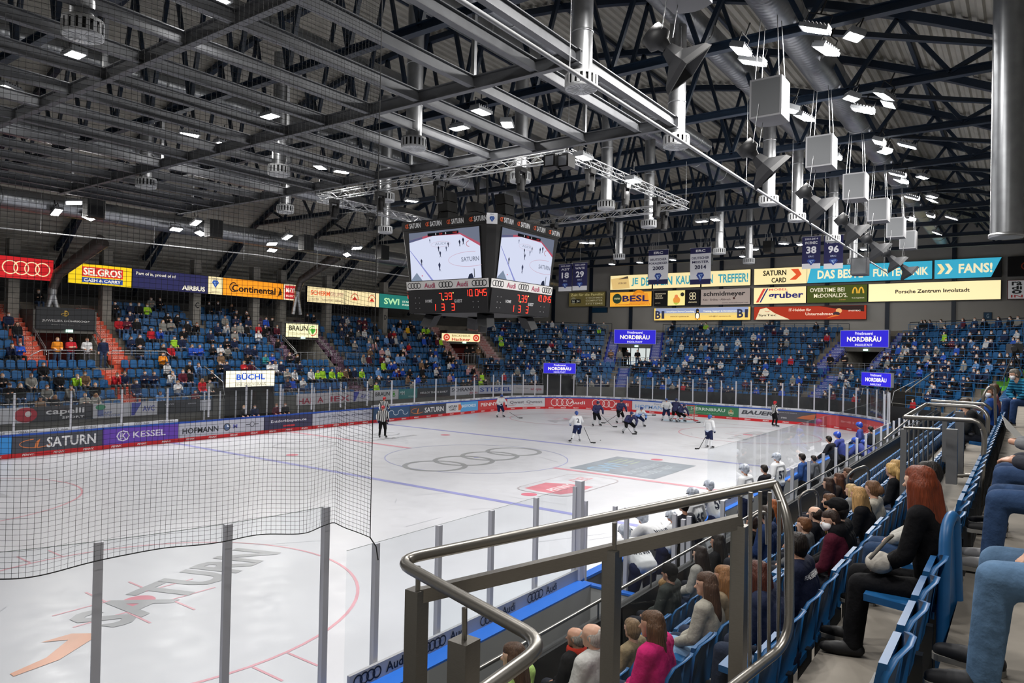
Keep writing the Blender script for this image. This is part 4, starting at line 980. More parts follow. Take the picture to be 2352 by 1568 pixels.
# ------------------------------------------------------------------ ventilation
def spiral_mat():
    m = mat('spiral_duct', '9a9da1', .33, metal=.85, vary=.1, scale=4)
    nt = m.node_tree; b = nt.nodes['Principled BSDF']; tc = nt.nodes.new('ShaderNodeTexCoord'); w = nt.nodes.new('ShaderNodeTexWave'); w.bands_direction = 'X'
    w.inputs['Scale'].default_value = 1.6; w.inputs['Distortion'].default_value = .3; bp = nt.nodes.new('ShaderNodeBump'); bp.inputs['Strength'].default_value = .14; bp.inputs['Distance'].default_value = .03
    nt.links.new(tc.outputs['Object'], w.inputs['Vector']); nt.links.new(w.outputs['Fac'], bp.inputs['Height']); nt.links.new(bp.outputs[0], b.inputs['Normal']); return m
M_SPIR = spiral_mat()
for k, (y, z, r, x0, x1, wd) in enumerate([(-13.5, 15.5, .42, -26, 27, 'over the benches'), (-6.8, 16.2, .45, -26, 20, 'between benches and mid ice'), (0, 16.6, .45, -26, 20, 'over the middle of the ice'),
        (6.8, 15.9, .5, -26, 20, 'beyond mid ice'), (13.5, 14.6, .5, -26, 27, 'over the far boards'), (-16.2, 15.1, .55, -26, 40, 'under the blue trusses on the bench side'), (20, 12.5, .55, -28, 40, 'above the long stand'), (-9.5, 15.2, .3, -24, 5, 'with ribbed skin next to the bench row')]):
    mb = MB(); mb.tube([(x0+(x1-x0)*i/30, y, z) for i in range(31)], r, 20); 
    t = tag(mb.build('air_duct', M_SPIR), 'big round silver air duct running lengthwise %s' % wd, 'duct')
    for i in range(12): mb = MB(); x = x0+(x1-x0)*(i+.5)/12; mb.lathe([(r, -.03), (r+.025, -.03), (r+.025, .03), (r, .03)], 20, (x, y, z), axis=(1, 0, 0)); mb.build('joint_band', M_GALV, t)
    if r == .55 and y < 0:
        mb = MB()
        for i in range(22): x = x0+1.5+(x1-x0-2)*i/22; mb.lathe([(.1, .5), (.13, .62), (.09, .63), (.08, .5)], 10, (x, y, z), axis=(.1, -.75, -.66))
        mb.build('nozzle', M_GALV, t)
def drop(u, v, k, zb=11.5, r=.25, dia=.76):
    P = at(u, v, Z=zb); 
    t = at_loc('air_diffuser', 'vertical silver duct with slotted round diffuser, %s in order from the bench side' % nth(k+1), 'air diffuser', P, 'drop ducts')
    zt = 15.9 if abs(P.y) < 8 else 15.2
    mb = MB(); mb.tube([(0, 0, .32), (0, 0, 1.6), (0, 0, zt-zb)], r, 18); mb.build('duct_pipe', M_GALV, t)
    mb = MB()
    for h in (1.3, 2.6): mb.lathe([(r, h), (r+.015, h), (r+.015, h+.05), (r, h+.05)], 18)
    mb.build('joint_band', M_GALV, t)
    R0 = dia/2; mb = MB(); mb.lathe([(r, .34), (R0, .34), (R0, .28)], 24); mb.lathe([(R0, .06), (R0, 0), (R0-.02, -.01), (.05, -.01), (0, -.01)], 24)
    n = 18
    for i in range(n):
        a = 2*PI*i/n; c, s_ = math.cos(a), math.sin(a); mb.obox((R0*c, R0*s_, .17), (-s_*.035, c*.035, 0), (c*.008, s_*.008, 0), (0, 0, .12))
        mb.obox((R0*.55*c, R0*.55*s_, -.014), (c*R0*.35, s_*R0*.35, 0), (-s_*.008, c*.008, 0), (0, 0, .006))
    mb.build('diffuser_drum', C('b4b6b8', 0, .5), t)
    mb = MB(); mb.lathe([(R0-.05, .28), (R0-.05, .05)], 18); mb.build('drum_core', M_DARK, t)
for k, (u, v) in enumerate([(1335, 205), (1553, 338), (1765, 470), (1830, 508), (1913, 555), (1960, 606), (950, 342), (1195, 418), (1392, 480), (1490, 522), (1652, 583), (1720, 605), (190, 85), (640, 402), (885, 462), (1422, 595), (655, 488), (885, 535), (335, 430)]): drop(u, v, k)
t = at_loc('riser_duct', 'wide vertical silver duct descending over the stand beside the benches', 'duct', (-9.1, -21.55, 8.0)); mb = MB(); mb.tube([(0, 0, 0), (0, 0, 3), (0, 0, 6.3)], .3, 20); mb.build('duct_pipe', M_SPIR, t)
mb = MB(); mb.lathe([(.3, 0), (.33, 0), (.33, .08), (.3, .08)], 20); mb.build('joint_band', M_GALV, t)
# trouser-shaped duct ends between the lit signs
for k, (u, w) in enumerate(((120, 'orange'), (682, 'purple'))):
    P = at(u, 690, Y=24.6); t = at_loc('fork_duct', 'silver forked duct ending above the tunnel of the %s stairs' % w, 'duct', (P.x, P.y, P.z))
    mb = MB(); mb.tube([(0, 0, .5), (-.2, 0, -.3), (-.35, 0, -1.1)], [.16, .15, .16], 10); mb.tube([(0, 0, .5), (.2, 0, -.3), (.35, 0, -1.1)], [.16, .15, .16], 10); mb.lathe([(.22, .3), (.24, .6), (.24, .75)], 12); mb.build('fork_pipe', M_GALV, t)
    mb = MB(); mb.tube([(0, 0, .7), (.2, -.2, 1.6), (1.4, -3, 3.5)], [.24, .3, .42], 14); mb.build('feed_pipe', mat('feed_pipe', '5b5654', .4, metal=.6), t)

# ------------------------------------------------------------------ floodlights
M_LENS = emit_mat('lamp_lens', (1., .97, .93), LAMP_E)
def make_lamp():
    t = thing('floodlight', 'x', 'floodlight')
    mb = MB(); mb.box((-.36, -.2, 0), (.36, .2, .1)); 
    for i in range(7): mb.box((-.34+.1*i, -.19, .1), (-.31+.1*i, .19, .16))
    mb.build('housing', C('85888c', 0, .5), t)
    mb = MB(); mb.quad((-.3, .17, -.006), (.3, .17, -.006), (.3, -.17, -.006), (-.3, -.17, -.006)); mb.build('lens', M_LENS, t, fix=False)
    mb = MB(); mb.tube([(-.3, 0, .1), (-.3, 0, .4), (.3, 0, .4), (.3, 0, .1)], .02, 5); mb.tube([(0, 0, .4), (0, 0, .75)], .025, 5); mb.build('bracket', M_DARK, t)
    return t
LAMPS = [(z, l) for z, l in (
    (13.5, [(1870, 70), (1960, 86), (1895, 118), (1700, 118), (1727, 145), (1955, 227), (2030, 222), (2040, 241), (1980, 255), (1817, 255), (1845, 272), (2018, 328), (2083, 336), (2030, 350), (1900, 347), (1918, 362), (2060, 402), (2118, 408), (2068, 417), (1965, 425),
            (2093, 455), (2140, 452), (2141, 461), (2137, 497), (2185, 501), (2090, 505), (2152, 536)]),
    (13., [(1643, 505), (1612, 509), (1360, 558), (1342, 558), (1545, 597), (1700, 568), (1735, 573), (1800, 560), (1838, 562), (170, 128), (20, 205), (435, 310), (515, 332), (620, 268), (735, 385), (785, 395), (1105, 258), (1055, 295), (1165, 287), (945, 462), (490, -3)]),
    (12., [(130, 488), (205, 500), (170, 466), (405, 527), (450, 512), (460, 536), (625, 560), (625, 575), (660, 545), (797, 585), (820, 570)]))]
M_LENS2 = emit_mat('lamp_lens_low', (1., .97, .93), LAMP_E*.22)
def dim(o):
    """a lamp type of lower output"""
    for c in o.children:
        if c.name.startswith('lens'): c.material_slots[0].link = 'OBJECT'; c.material_slots[0].material = M_LENS2
lamp0 = None; kk_ = 0; LN = {}
for z, lst in LAMPS:
    for u, v in lst:
        P = at(u, v, Z=z); kk_ += 1
        d = Vector((0, -P.y*.3, -13)) if abs(P.y) > 10 else Vector((0, 0, -1))
        zax = -d.normalized(); ang = [0, PI/2, .5, -.4][kk_ % 4]
        xax = Vector((math.cos(ang), math.sin(ang), 0)); yax = zax.cross(xax).normalized(); xax = yax.cross(zax)
        M = Matrix(((xax.x, yax.x, zax.x, P.x), (xax.y, yax.y, zax.y, P.y), (xax.z, yax.z, zax.z, P.z), (0, 0, 0, 1)))
        side = 'bench side' if P.y < -10 else 'far side' if P.y > 10 else 'middle'
        LN[side] = LN.get(side, 0)+1; lb = 'glowing white floodlight, %s in the %s row under the trusses' % (nth(LN[side]), side)
        if lamp0 is None: lamp0 = make_lamp(); lamp0.matrix_world = M; lamp0['label'] = lb; lamp0['group'] = 'hall floodlights'
        else:
            o = dup(lamp0, M, lb, 'hall floodlights')
            if side == 'middle': dim(o)

for k, (x, y) in enumerate([(-13.6, -17.4), (-14.4, -15.8), (-19.2, -17.4), (-20., -15.8), (-24.8, -17.4), (-25.6, -15.8), (-30, -17), (-24.8, 3), (-24.8, -2), (-24.8, -24.), (30.6, 9.), (30.6, 6.2), (30.6, -3.), (30.6, -12.)]):   # unseen lamps added in row to brighten the camera's stand, then end-wall lamps
    dup(lamp0, Matrix.Translation((x, y, 13.3 if y > -20 else 11.6)), 'glowing white floodlight, %s above the stand by the camera' % nth(k+1) if x < 0 else 'glowing white floodlight near the end wall, %s from the long stand' % nth(k-9), 'hall floodlights')

# ------------------------------------------------------------------ loudspeakers
def speaker(P, k, col, w=.75, d=.8, h=1.0, wires=True, words='grey', horn=True):
    t = at_loc('speaker_box', '%s loudspeaker box hanging on chains, %s' % (words, k), 'loudspeaker', P)
    mb = MB(); n = 6; pts = [(-w/2, -d/2, 0), (w/2, -d/2, 0)]+[(w/2+.14*math.sin(PI*i/n), -d/2+d*i/n, 0) for i in range(1, n)]+[(w/2, d/2, 0), (-w/2, d/2, 0)]
    mb.prism(pts, (0, 0, h)); mb.build('cabinet', C(col, 0, .5), t)
    mb = MB(); mb.box((-w/2-.006, -d/2+.05, .05), (-w/2, d/2-.05, h-.05)); mb.build('grille', C('55575a' if col != '17181a' else '0e0e0f', 0, .7), t)
    if wires:
        for x, y in ((-w/2+.1, -d/2+.1), (w/2-.1, -d/2+.1), (-w/2+.1, d/2-.1), (w/2-.1, d/2-.1)): mb = MB(); mb.tube([(x, y, h), (x*.7, y*.7, 14-P[2])], .012, 4); mb.build('chain', M_GALV, t)
    if horn:
        t2 = at_loc('horn_speaker', 'dark horn loudspeaker hung below the grey box, %s' % k, 'loudspeaker', (P[0]-.25, P[1]+.25, P[2]-.95))
        ax = Vector((.3, -.62, -.72)).normalized(); mb = MB()
        mb.lathe([(.0, -.45), (.24, -.45), (.26, -.2), (.14, -.12), (.1, 0)], 12, axis=ax); mb.build('driver', M_DARK, t2)
        x = ax.orthogonal().normalized(); y = ax.cross(x); mb = MB(); vs_ = []
        for h_, r in ((0, .1), (.25, .16), (.5, .42), (.62, .46), (.62, .40), (.4, .2)):
            vs_ += [ax*h_+x*r*sx+y*r*sy*.8 for sx, sy in ((-1, -1), (1, -1), (1, 1), (-1, 1))]
        mb.add(vs_, [(4*i+j, 4*i+(j+1) % 4, 4*i+4+(j+1) % 4, 4*i+4+j) for i in range(5) for j in range(4)]+[(20, 21, 22, 23)]); mb.build('horn', C('2b2c2f', 0, .6), t2)
        for q in (-.25, .25): mb = MB(); mb.tube([(q, 0, .3), (q+.1, -.1, 1.3)], .01, 4); mb.build('chain', M_GALV, t2)
for k in range(7):
    P = at(*[(1640, 8), (1815, 215), (1887, 345), (1965, 425), (2008, 480), (2052, 520), (2085, 548)][k], Z=12); speaker((P.x, -16.5, P.z+.0-.6 if k else 12.2), nth(k+1)+' from the camera over the benches', '77787c')
for k, (u, v) in enumerate([(215, 500), (490, 545), (703, 575), (878, 595)]): P = at(u, v, Y=16.5); speaker(P, nth(k+1)+' in front of the long stand', '17181a', .8, .6, 1., words='black', horn=False)
for k, (u, v) in enumerate([(1500, 640), (1765, 580), (1625, 608)]): P = at(u, v, Y=-2.0 if k else 3.); P = at(u, v, X=24); speaker(P, nth(k+1)+' in front of the far wall signs', '17181a', .7, .6, .8, words='black', horn=False)
P = at(1960, 645, X=10); speaker(at(1975, 632, X=9), 'last before the blue wall sign', '3a3b40', .7, .7, .8, words='dark grey', horn=False)

# ------------------------------------------------------------------ lighting truss ring
def lattice(mb, a, e, s=.3):
    a, e = Vector(a), Vector(e); t = (e-a).normalized(); x = t.cross(Vector((0, 0, 1))).normalized()*s/2; y = Vector((0, 0, s/2)); L = (e-a).length; n = max(2, int(L/.45))
    cs = [x+y, -x+y, -x-y, x-y]
    for c in cs: mb.tube([a+c, e+c], .026, 5)
    for i in range(n):
        p, q = a+t*L*i/n, a+t*L*(i+1)/n
        for j in range(4): c, d = cs[j], cs[(j+1) % 4]; mb.tube([p+(c if i % 2 else d), q+(d if i % 2 else c)], .013, 4, cap=False)
RG = [(-7.2, -9.4), (2.9, -9.4), (2.9, 3.0), (-7.2, 3.0)]
RG = [(-7.1, -9.3, 12.0), (2.9, -9.4, 12.0), (3.0, 3.4, 11.9), (-7.1, 3.6, 11.9)]
for k in range(4):
    a, e = RG[k], RG[(k+1) % 4]; mb = MB(); lattice(mb, a, e); tag(mb.build('lighting_truss', M_ALU), 'silver aluminium lattice truss hung round the scoreboard, %s side' % ('bench', 'far goal', 'long stand', 'near')[k], 'truss')
for k, (x, y) in enumerate(((-7.1, -9.3), (2.9, -9.4), (3, 3.4), (-7.1, 3.6))): mb = MB(); mb.tube([(x, y, 12.1), (x, y, 14)], .01, 4); tag(mb.build('hanger_wire', M_GALV), 'steel wire holding the %s corner of the lighting truss' % nth(k+1), 'wire')
def mover(P, k):
    t = at_loc('moving_head_lamp', 'black moving-head stage lamp under the lattice truss, %s round the ring' % nth(k+1), 'stage lamp', P)
    mb = MB(); mb.box((-.18, -.14, -.2), (.18, .14, -.04)); mb.build('base', M_BLACK, t)
    mb = MB(); mb.box((-.22, -.07, -.62), (-.17, .07, -.18)); mb.box((.17, -.07, -.62), (.22, .07, -.18)); mb.build('yoke', M_BLACK, t)
    mb = MB(); ax = Vector((.1*math.cos(k), .1*math.sin(k), -1)).normalized(); mb.lathe([(0, -.25), (.12, -.24), (.15, -.05), (.14, .25), (.16, .3), (.13, .31), (0, .28)], 14, (0, 0, -.55), axis=ax); mb.build('head', M_BLACK, t)
k = 0
for q in range(4):
    a, e = Vector(RG[q]), Vector(RG[(q+1) % 4])
    for f in ((.08, .3, .55, .85) if q % 2 else (.15, .42, .7)): mover(a.lerp(e, f)+Vector((0, 0, -.15)), k); k += 1
for k, (u, v) in enumerate(((1270, 372), (1300, 372))):
    P = at(u, v, Z=11.5); t = at_loc('stage_flood', 'square stage floodlight with black barn doors at the truss corner, %s' % ('one' if k else 'another'), 'stage lamp', P)
    mb = MB(); mb.box((-.22, -.22, -.2), (.22, .22, .2)); mb.build('housing', M_BLACK, t)
    mb = MB(); mb.box((-.235, -.15, -.15), (-.222, .15, .15)); mb.build('lamp_face', C('8f9298', 0, .3), t)
for k, (u, v) in enumerate(((1455, 416), (1340, 363))):
    P = at(u, v, Z=11.9); M = Matrix.Translation(P) @ Matrix.Rotation(PI*.75, 4, 'X'); 
    dup(lamp0, Matrix.Translation(P), 'small floodlight clamped to the lattice truss, %s of two' % nth(k+1), 'hall floodlights'); dim([o for o in COL.objects if o.get('category') == 'floodlight'][-1])
# ------------------------------------------------------------------ scoreboard cube
t = at_loc('scoreboard', 'black four-sided video scoreboard hanging over centre ice', 'scoreboard', (0, 0, 7))
A0, A1_, ZB, ZT = 2.42, 2.92, 7.0, 11.35
def octa(a, c, z): return [(a, -a+c, z), (a, a-c, z), (a-c, a, z), (-a+c, a, z), (-a, a-c, z), (-a, -a+c, z), (-a+c, -a, z), (a-c, -a, z)]
mb = MB(); mb.add(octa(A0, .28, ZB)+octa(A1_, .32, ZT), [tuple(range(8))[::-1], tuple(range(8, 16))]+[(i, (i+1) % 8, 8+(i+1) % 8, 8+i) for i in range(8)]); cab = wlink(mb.build('cabinet', M_BLACK), t)
SEG7 = {'0': 'abcdef', '1': 'bc', '2': 'abged', '3': 'abgcd', '4': 'fgbc', '5': 'afgcd', '7': 'abc', '9': 'abcdfg', '8': 'abcdefg', '6': 'afgedc'}
def digit(sh, ch, x, y, w, h, col):
    tt = .16*w*1.3
    P = {'a': (x, y+h/2, w, tt), 'd': (x, y-h/2, w, tt), 'g': (x, y, w, tt), 'f': (x-w/2, y+h/4, tt, h/2), 'b': (x+w/2, y+h/4, tt, h/2), 'e': (x-w/2, y-h/4, tt, h/2), 'c': (x+w/2, y-h/4, tt, h/2)}
    for s_ in SEG7[ch]: sh.rect(*P[s_], col)
def crest(sh, x, y, w, h, c1='2a4f9c', c2='6f93cc'):
    sh.poly([(x-w/2, y+h*.2), (x-w*.3, y+h/2), (x+w*.3, y+h/2), (x+w/2, y+h*.2), (x, y-h/2)], c1)
    sh.poly([(x-w*.28, y+h*.25), (x+w*.3, y+h*.32), (x+w*.12, y+h*.02), (x+.02*w, y-h*.3), (x-w*.1, y-.02*h)], c2); sh.poly([(x-w*.02, y+h*.2), (x+w*.2, y+h*.24), (x+w*.06, y-.02*h)], '1a2f6a')
for fi, (nx, ny) in enumerate(((-1, 0), (0, -1), (1, 0), (0, 1))):
    n = Vector((nx, ny, 0)); xr = Vector((-ny, nx, 0))*1.; xr = Vector((0, 0, 1)).cross(n)
    up = (n*(A1_-A0)+Vector((0, 0, ZT-ZB))).normalized(); mtx = frame(n*(A0+.005)+Vector((0, 0, ZB)), xr, up)
    L = math.hypot(A1_-A0, ZT-ZB); words = ('near face', 'bench face', 'far face', 'long-stand face')[fi]
    def face(name, y0, y1, hw, col, e=0., dz=.02, sh=None, ee=0.):
        mb = MB(); mb.box((-hw, y0, 0), (hw, y1, dz)); o = mb.build(name, C(col, e, .5)); o.matrix_world = mtx; wm = o.matrix_world.copy(); o.parent = t; o.matrix_parent_inverse = t.matrix_world.inverted()
        if sh:
            sh.lay(o, ee, fn=lambda x, y, z: (x, y, z+dz), solid=(lambda c: emit_mat('screen_'+c, c, ee)) if name == 'screen' else None)
        return o
    sh = Sheet()
    for k in range(4):
        x = -1.95+1.32*k; sh.ring(x-.3, L-.2, .13, .1, .035, 'c8552e', 60, 330); sh.poly([(x-.36, L-.3), (x-.28, L-.3), (x-.2, L-.08), (x-.3, L-.12)], 'c8552e'); sh.text('SATURN', x+.22, L-.2, .72, .24, 'd9dadc', .03)
    face('top_strip', L-.42, L, 2.6, '131315', 0, .02, sh, 0)
    # the picture on the screen
    sh = Sheet(); w, h, yb = 4.3, 2.28, 1.56
    X = lambda f: (f-.5)*w; Y = lambda f: yb+f*h
    sh.rect(0, Y(.5), w, h, 'd6dcf2')
    sh.poly([(X(0), Y(.8)), (X(0), Y(1)), (X(1), Y(1)), (X(1), Y(.62)), (X(.75), Y(.9)), (X(.4), Y(.93))], '6d7486')
    sh.poly([(X(0), Y(.8)), (X(0), Y(.85)), (X(.35), Y(.945)), (X(.72), Y(.93)), (X(1), Y(.68)), (X(1), Y(.62)), (X(.74), Y(.88)), (X(.35), Y(.9))], 'b35468'); sh.poly([(X(0), Y(.8)), (X(0), Y(.85)), (X(.2), Y(.9)), (X(.2), Y(.86))], '5a5f80')
    sh.rect(X(.5), Y(.93), w*.44, h*.06, '15161a'); sh.text('1', X(.4), Y(.93), .04, .09, 'e8e8ee'); sh.text('7:39', X(.47), Y(.93), .2, .08, 'c23a3a'); sh.text('3', X(.54), Y(.93), .06, .09, 'e8e8ee'); sh.text('10:00', X(.67), Y(.93), .24, .06, 'c23a3a')
    sh.poly([(X(0), Y(.64)), (X(.3), Y(0)), (X(.33), Y(0)), (X(.01), Y(.64))], '8d93cf')
    sh.ring(X(.86), Y(.38), .3*w, .15*h, .02, 'c9a3b4', 75, 300); sh.text('SATURN', X(.86), Y(.38), .24*w, .09*h, '7d8396', .02)
    sh.ring(X(.46), Y(.72), .14*w, .06*h, .015, 'c9b3c4'); sh.text('AUDI', X(.46), Y(.73), .16*w, .05*h, 'a6abbf')
    sh.poly([(X(0), Y(.02)), (X(.09), Y(.17)), (X(.17), Y(0)), (X(0), Y(0))], '7f8da2'); sh.disc(X(.17), Y(.1), .05, .03, 'cf7f92')
    for fx, fy, q, c in ((.17, .36, 1.2, '3a3f52'), (.43, .24, 1.5, '3a3f5a'), (.45, .5, 1.1, '20263f'), (.43, .61, 1., '2b3044'), (.54, .6, .9, '565c74'), (.57, .68, .9, '2b3044'), (.73, .69, 1.1, '23283c'), (.78, .72, 1.2, '1d2238'), (.31, .79, .7, '565c74')):
        sh.poly([(X(fx)-.04*q, Y(fy)-.12*q), (X(fx)-.01*q, Y(fy)-.02*q), (X(fx)-.05*q, Y(fy)+.1*q), (X(fx), Y(fy)+.18*q), (X(fx)+.05*q, Y(fy)+.1*q), (X(fx)+.02*q, Y(fy)-.02*q), (X(fx)+.06*q, Y(fy)-.13*q), (X(fx)+.01*q, Y(fy)-.05*q)], c)
    sh.ring(X(.86), Y(.68), .18, .14, .03, 'b46a74', 90, 270)
    sh.poly([(X(.82), Y(0)), (X(.84), Y(.08)), (X(.88), Y(.1)), (X(.9), Y(0))], '2a3044'); sh.rect(X(.91), Y(.1), .04, .4, '3a3f44')
    face('screen', yb-.03, yb+h+.03, w/2+.03, '0c0d12', 0, .03, sh, 1.0)
    sh = Sheet()
    for k, x in enumerate((-2.0, 0, 2.0)): sh.rings4(x, 1.33, .72, '17181b', .035)
    for x in (-1.0, 1.0): sh.text('Audi', x, 1.32, .68, .25, 'a83a5c', .01)
    face('white_strip', 1.13, 1.53, 2.5, 'd4d2d0', 0, .03, sh, 0)
    sh = Sheet(); RD = 'ff3a2a'
    for ch, x in zip('739', (-.35, .0, .27)): digit(sh, ch, x, .78, .16, .3, RD)
    sh.disc(-.18, .62, .035, .035, 'e8e070'); sh.disc(.45, .93, .03, .03, 'e8d070')
    for ch, x in zip('10045', (1.25, 1.5, 1.85, 2.1, 2.33)): digit(sh, ch, x, .9, .15, .28, RD)
    sh.rect(1.975, .96, .03, .03, RD); sh.rect(1.975, .84, .03, .03, RD)
    for ch, x in zip('133', (-.75, -.2, .42)): digit(sh, ch, x, .28, .17, .3, RD)
    face('score_panel', .02, 1.1, 2.42, '1d1d1f', 0, .04, sh, 1.6)
    s2 = Sheet(); s2.text('HOME', -1.1, .58, .42, .14, 'c9c9cb'); s2.text('GUEST', .72, .55, .48, .14, 'c9c9cb')
    for x in (-1.95, -1.7, 1.6, 1.9):
        for y in (.25, .5, .75): s2.disc(x, y, .022, .022, 'a9a9ab', 8)
    for q in s2.lay(None, 0, fn=lambda x, y, z: (x, y, z+.04)): q.matrix_world = mtx; q.parent = t; q.matrix_parent_inverse = t.matrix_world.inverted()
mtx = frame(Vector((-2.77, -2.77, 10.9)), (1, -1, 0)); mb = MB(); mb.box((-.24, -.02, -.02), (.24, .46, .02)); o = mb.build('corner_plate', C('d9dade')); o.matrix_world = mtx; o.parent = t; o.matrix_parent_inverse = t.matrix_world.inverted()
sh = Sheet(); sh.text('ERC', 0, .4, .16, .05, '5a6070'); crest(sh, 0, .18, .24, .26); sh.lay(o, 0, fn=lambda x, y, z: (x, y, z+.02))
for k, (sx, sy) in enumerate(((-1, -1), (-1, 1), (1, -1), (1, 1))):
    mb = MB(); mb.obox((sx*1.7, sy*1.7, 6.72), (.28, 0, .06), (0, .28, .06), (-.1*sx, -.1*sy, .28)); wlink(mb.build('downward_speaker', M_DARK), t)
    mb = MB(); mb.tube([(sx*1.6, sy*1.6, 11.3), (sx*1.2, sy*1.2, 14)], .05, 6); wlink(mb.build('hanging_column', M_DARK), t)
mb = MB(); mb.obox((-.9, -.9, 6.55), (.3, .3, 0), (-.12, .12, 0), (0, 0, .4)); wlink(mb.build('centre_speaker', M_DARK), t)
for k, (x, y) in enumerate(((-1.3, 1.1), (.7, -.9), (1.5, 1.6))):
    t = at_loc('sub_speaker', 'tall black speaker stack hanging above the scoreboard, %s of three' % nth(k+1), 'loudspeaker', (x, y, 11.5))
    for j in range(3): mb = MB(); mb.prism([(-.38, -.3, .5*j), (.38, -.3, .5*j), (.38, .3, .5*j), (-.38, .3, .5*j)], (.1*(1-j), .03, .47)); mb.build('cabinet', M_BLACK, t)
    mb = MB(); mb.tube([(0, 0, 1.9), (0, 0, 2.5)], .05, 5); mb.build('hanger', M_DARK, t)

# ------------------------------------------------------------------ backlit signs
def lightbox(mtx, w, h, col, words, items, e=.9, depth=.22, te=None, skew=None, group=None, cat='sign', frame_col=None):
    t = thing('lit_sign' if e > .2 else 'sign_board', words, cat, mtx=mtx, group=group)
    mb = MB(); mb.box((-w/2, 0, -depth), (w/2, h, -.02)); mb.build('sign_case', C(frame_col or '26272a', 0, .5), t)
    mb = MB()
    if skew: mb.poly([(-w/2, .01, 0), (w/2-skew, .01, 0), (w/2, h-.01, 0), (-w/2, h-.01, 0)])
    else: mb.quad((-w/2+.03, .03, 0), (w/2-.03, .03, 0), (w/2-.03, h-.03, 0), (-w/2+.03, h-.03, 0))
    mb.build('sign_face', C(col, e, .5), t, fix=False)
    sh = Sheet()
    for it in items: draw(sh, it, w, h)
    sh.lay(t, te if te is not None else e)
    return t
def draw(sh, it, w, h):
    X = lambda f: (f-.5)*w; Y = lambda f: f*h; k = it[0]
    if k in 'trsopma': art(sh, [it], w, h, 0)
    elif k == 'R': sh.rings4(X(it[1]), Y(.5), it[2]*w, it[3], it[4]*h)
    elif k == 'P': sh.poly([(X(a), Y(b)) for a, b in it[1]], it[2])
    elif k == 'D': sh.disc(X(it[1]), Y(it[2]), it[3]*h, it[4]*h, it[5])
    elif k == 'O': sh.ring(X(it[1]), Y(it[2]), it[3]*h, it[4]*h, it[5]*h, it[6], *it[7:9])
    elif k == 'C': crest(sh, X(it[1]), Y(it[2]), it[3]*h, it[4]*h, *it[5:7])
    elif k == 'B': sh.text(it[1], X(it[2]), Y(it[3]), it[4]*w, it[5]*h, it[6], .03)
YS = 25.3
def along(u): return at(u, 640, Y=YS).x
CR = 'ead9a8'
LONG = [(-40, 123, 'c22026', 'red lit sign with four pale rings under the roof of the long stand', [('R', .6, .58, 'f0dcae', .045)]),
        (155, 303, 'ecc81c', 'yellow lit sign with red and blue lettering boxes under the roof', [('r', .53, .62, .64, .46, 'd0342c'), ('B', 'SELGROS', .53, .62, .6, .36, 'f4ecd6'), ('r', .53, .22, .64, .24, '2b4a94'), ('B', 'CASH & CARRY', .53, .22, .58, .15, 'eee8d8')]),
        (303, 478, '26264e', 'dark navy lit sign with pale slogan under the roof', [('t', 'Part of it, proud of it!', .3, .75, .5, .2, 'd8d2c0'), ('B', 'AIRBUS', .8, .24, .32, .26, 'e2dcc8')]),
        (478, 512, CR, 'small cream lit sign with blue crest between navy and orange signs', [('t', 'ERC', .5, .86, .4, .08, '4a4e60'), ('C', .5, .58, .42, .42), ('t', 'Ingolstadt', .5, .16, .6, .08, '6a6a68')]),
        (512, 652, 'ec9220', 'orange lit sign with black lettering under the roof', [('B', 'Continental', .5, .46, .72, .4, '2a1c10'), ('O', .17, .5, .28, .28, .06, '2a1c10', 60, 300), ('P', [(.9, .2), (.93, .6), (.9, .75), (.95, .65), (.97, .3)], '2a1c10')]),
        (652, 690, 'e6d8b4', 'small cream sign carrying a red block with white lettering', [('r', .5, .5, .86, .8, 'c02a2e'), ('B', 'MAYER', .5, .62, .72, .26, 'f2e6d4'), ('t', 'BAUZENTRUM', .5, .28, .7, .12, 'f0dccb')]),
        (706, 793, 'ecd9a6', 'cream lit sign with orange and grey lettering in two lines', [('B', 'SCHERM', .34, .62, .5, .3, 'd8643c'), ('t', 'GRUPPE', .78, .62, .36, .28, 'b08a78'), ('t', 'LOGISTIK  TRANSPORT  SERVICE', .5, .22, .9, .14, '8a7c68')]),
        (793, 872, 'ecd9a6', 'cream lit sign with two red half-wheel emblems', [('O', .28, .36, .36, .46, .05, 'b8482e', 0, 180), ('O', .78, .36, .36, .46, .05, 'b8482e', 0, 180), ('P', [(.2, .36), (.36, .36), (.28, .62)], 'c23a2a'), ('P', [(.7, .36), (.86, .36), (.78, .62)], 'c23a2a')]),
        (872, 985, '1f6f66', 'teal lit sign with pale green letters half behind the scoreboard', [('B', 'SWI', .24, .5, .3, .44, 'a8d8a0'), ('t', 'STADTWERKE', .66, .56, .42, .13, 'd2dcc8'), ('t', 'INGOLSTADT', .66, .34, .42, .13, 'd2dcc8')])]
for u0, u1, col, words, items in LONG:
    x0, x1 = along(u0), along(u1); lightbox(frame(((x0+x1)/2, YS, 8.82), (1, 0, 0)), x1-x0, 1.3, col, words, items, .95)
XE = 42.5
def wall_sign(y0, y1, z0, z1, col, words, items, e=.9, te=None, skew=None, xe=XE): return lightbox(frame((xe, (y0+y1)/2, z0), (0, -1, 0)), abs(y0-y1), z1-z0, col, words, items, e, te=te, skew=skew)
CY = 'f2dfa6'; TEAL = '3f97a6'; SKY = '3aa6c4'
wall_sign(15.5, 10.5, 12.05, 13.66, CY, 'cream lit sign with a tilted card picture, top row of the end wall', [('P', [(.06, .05), (.02, .75), (.44, .92), (.48, .1)], 'd9b878'), ('P', [(.2, .72), (.43, .92), (.44, .75)], '4a4238'), ('t', 'SATURN CARD', .3, .45, .2, .12, '4a4238'), ('B', 'JE', .6, .5, .16, .56, TEAL), ('B', 'DE', .84, .5, .18, .56, TEAL)], .95)
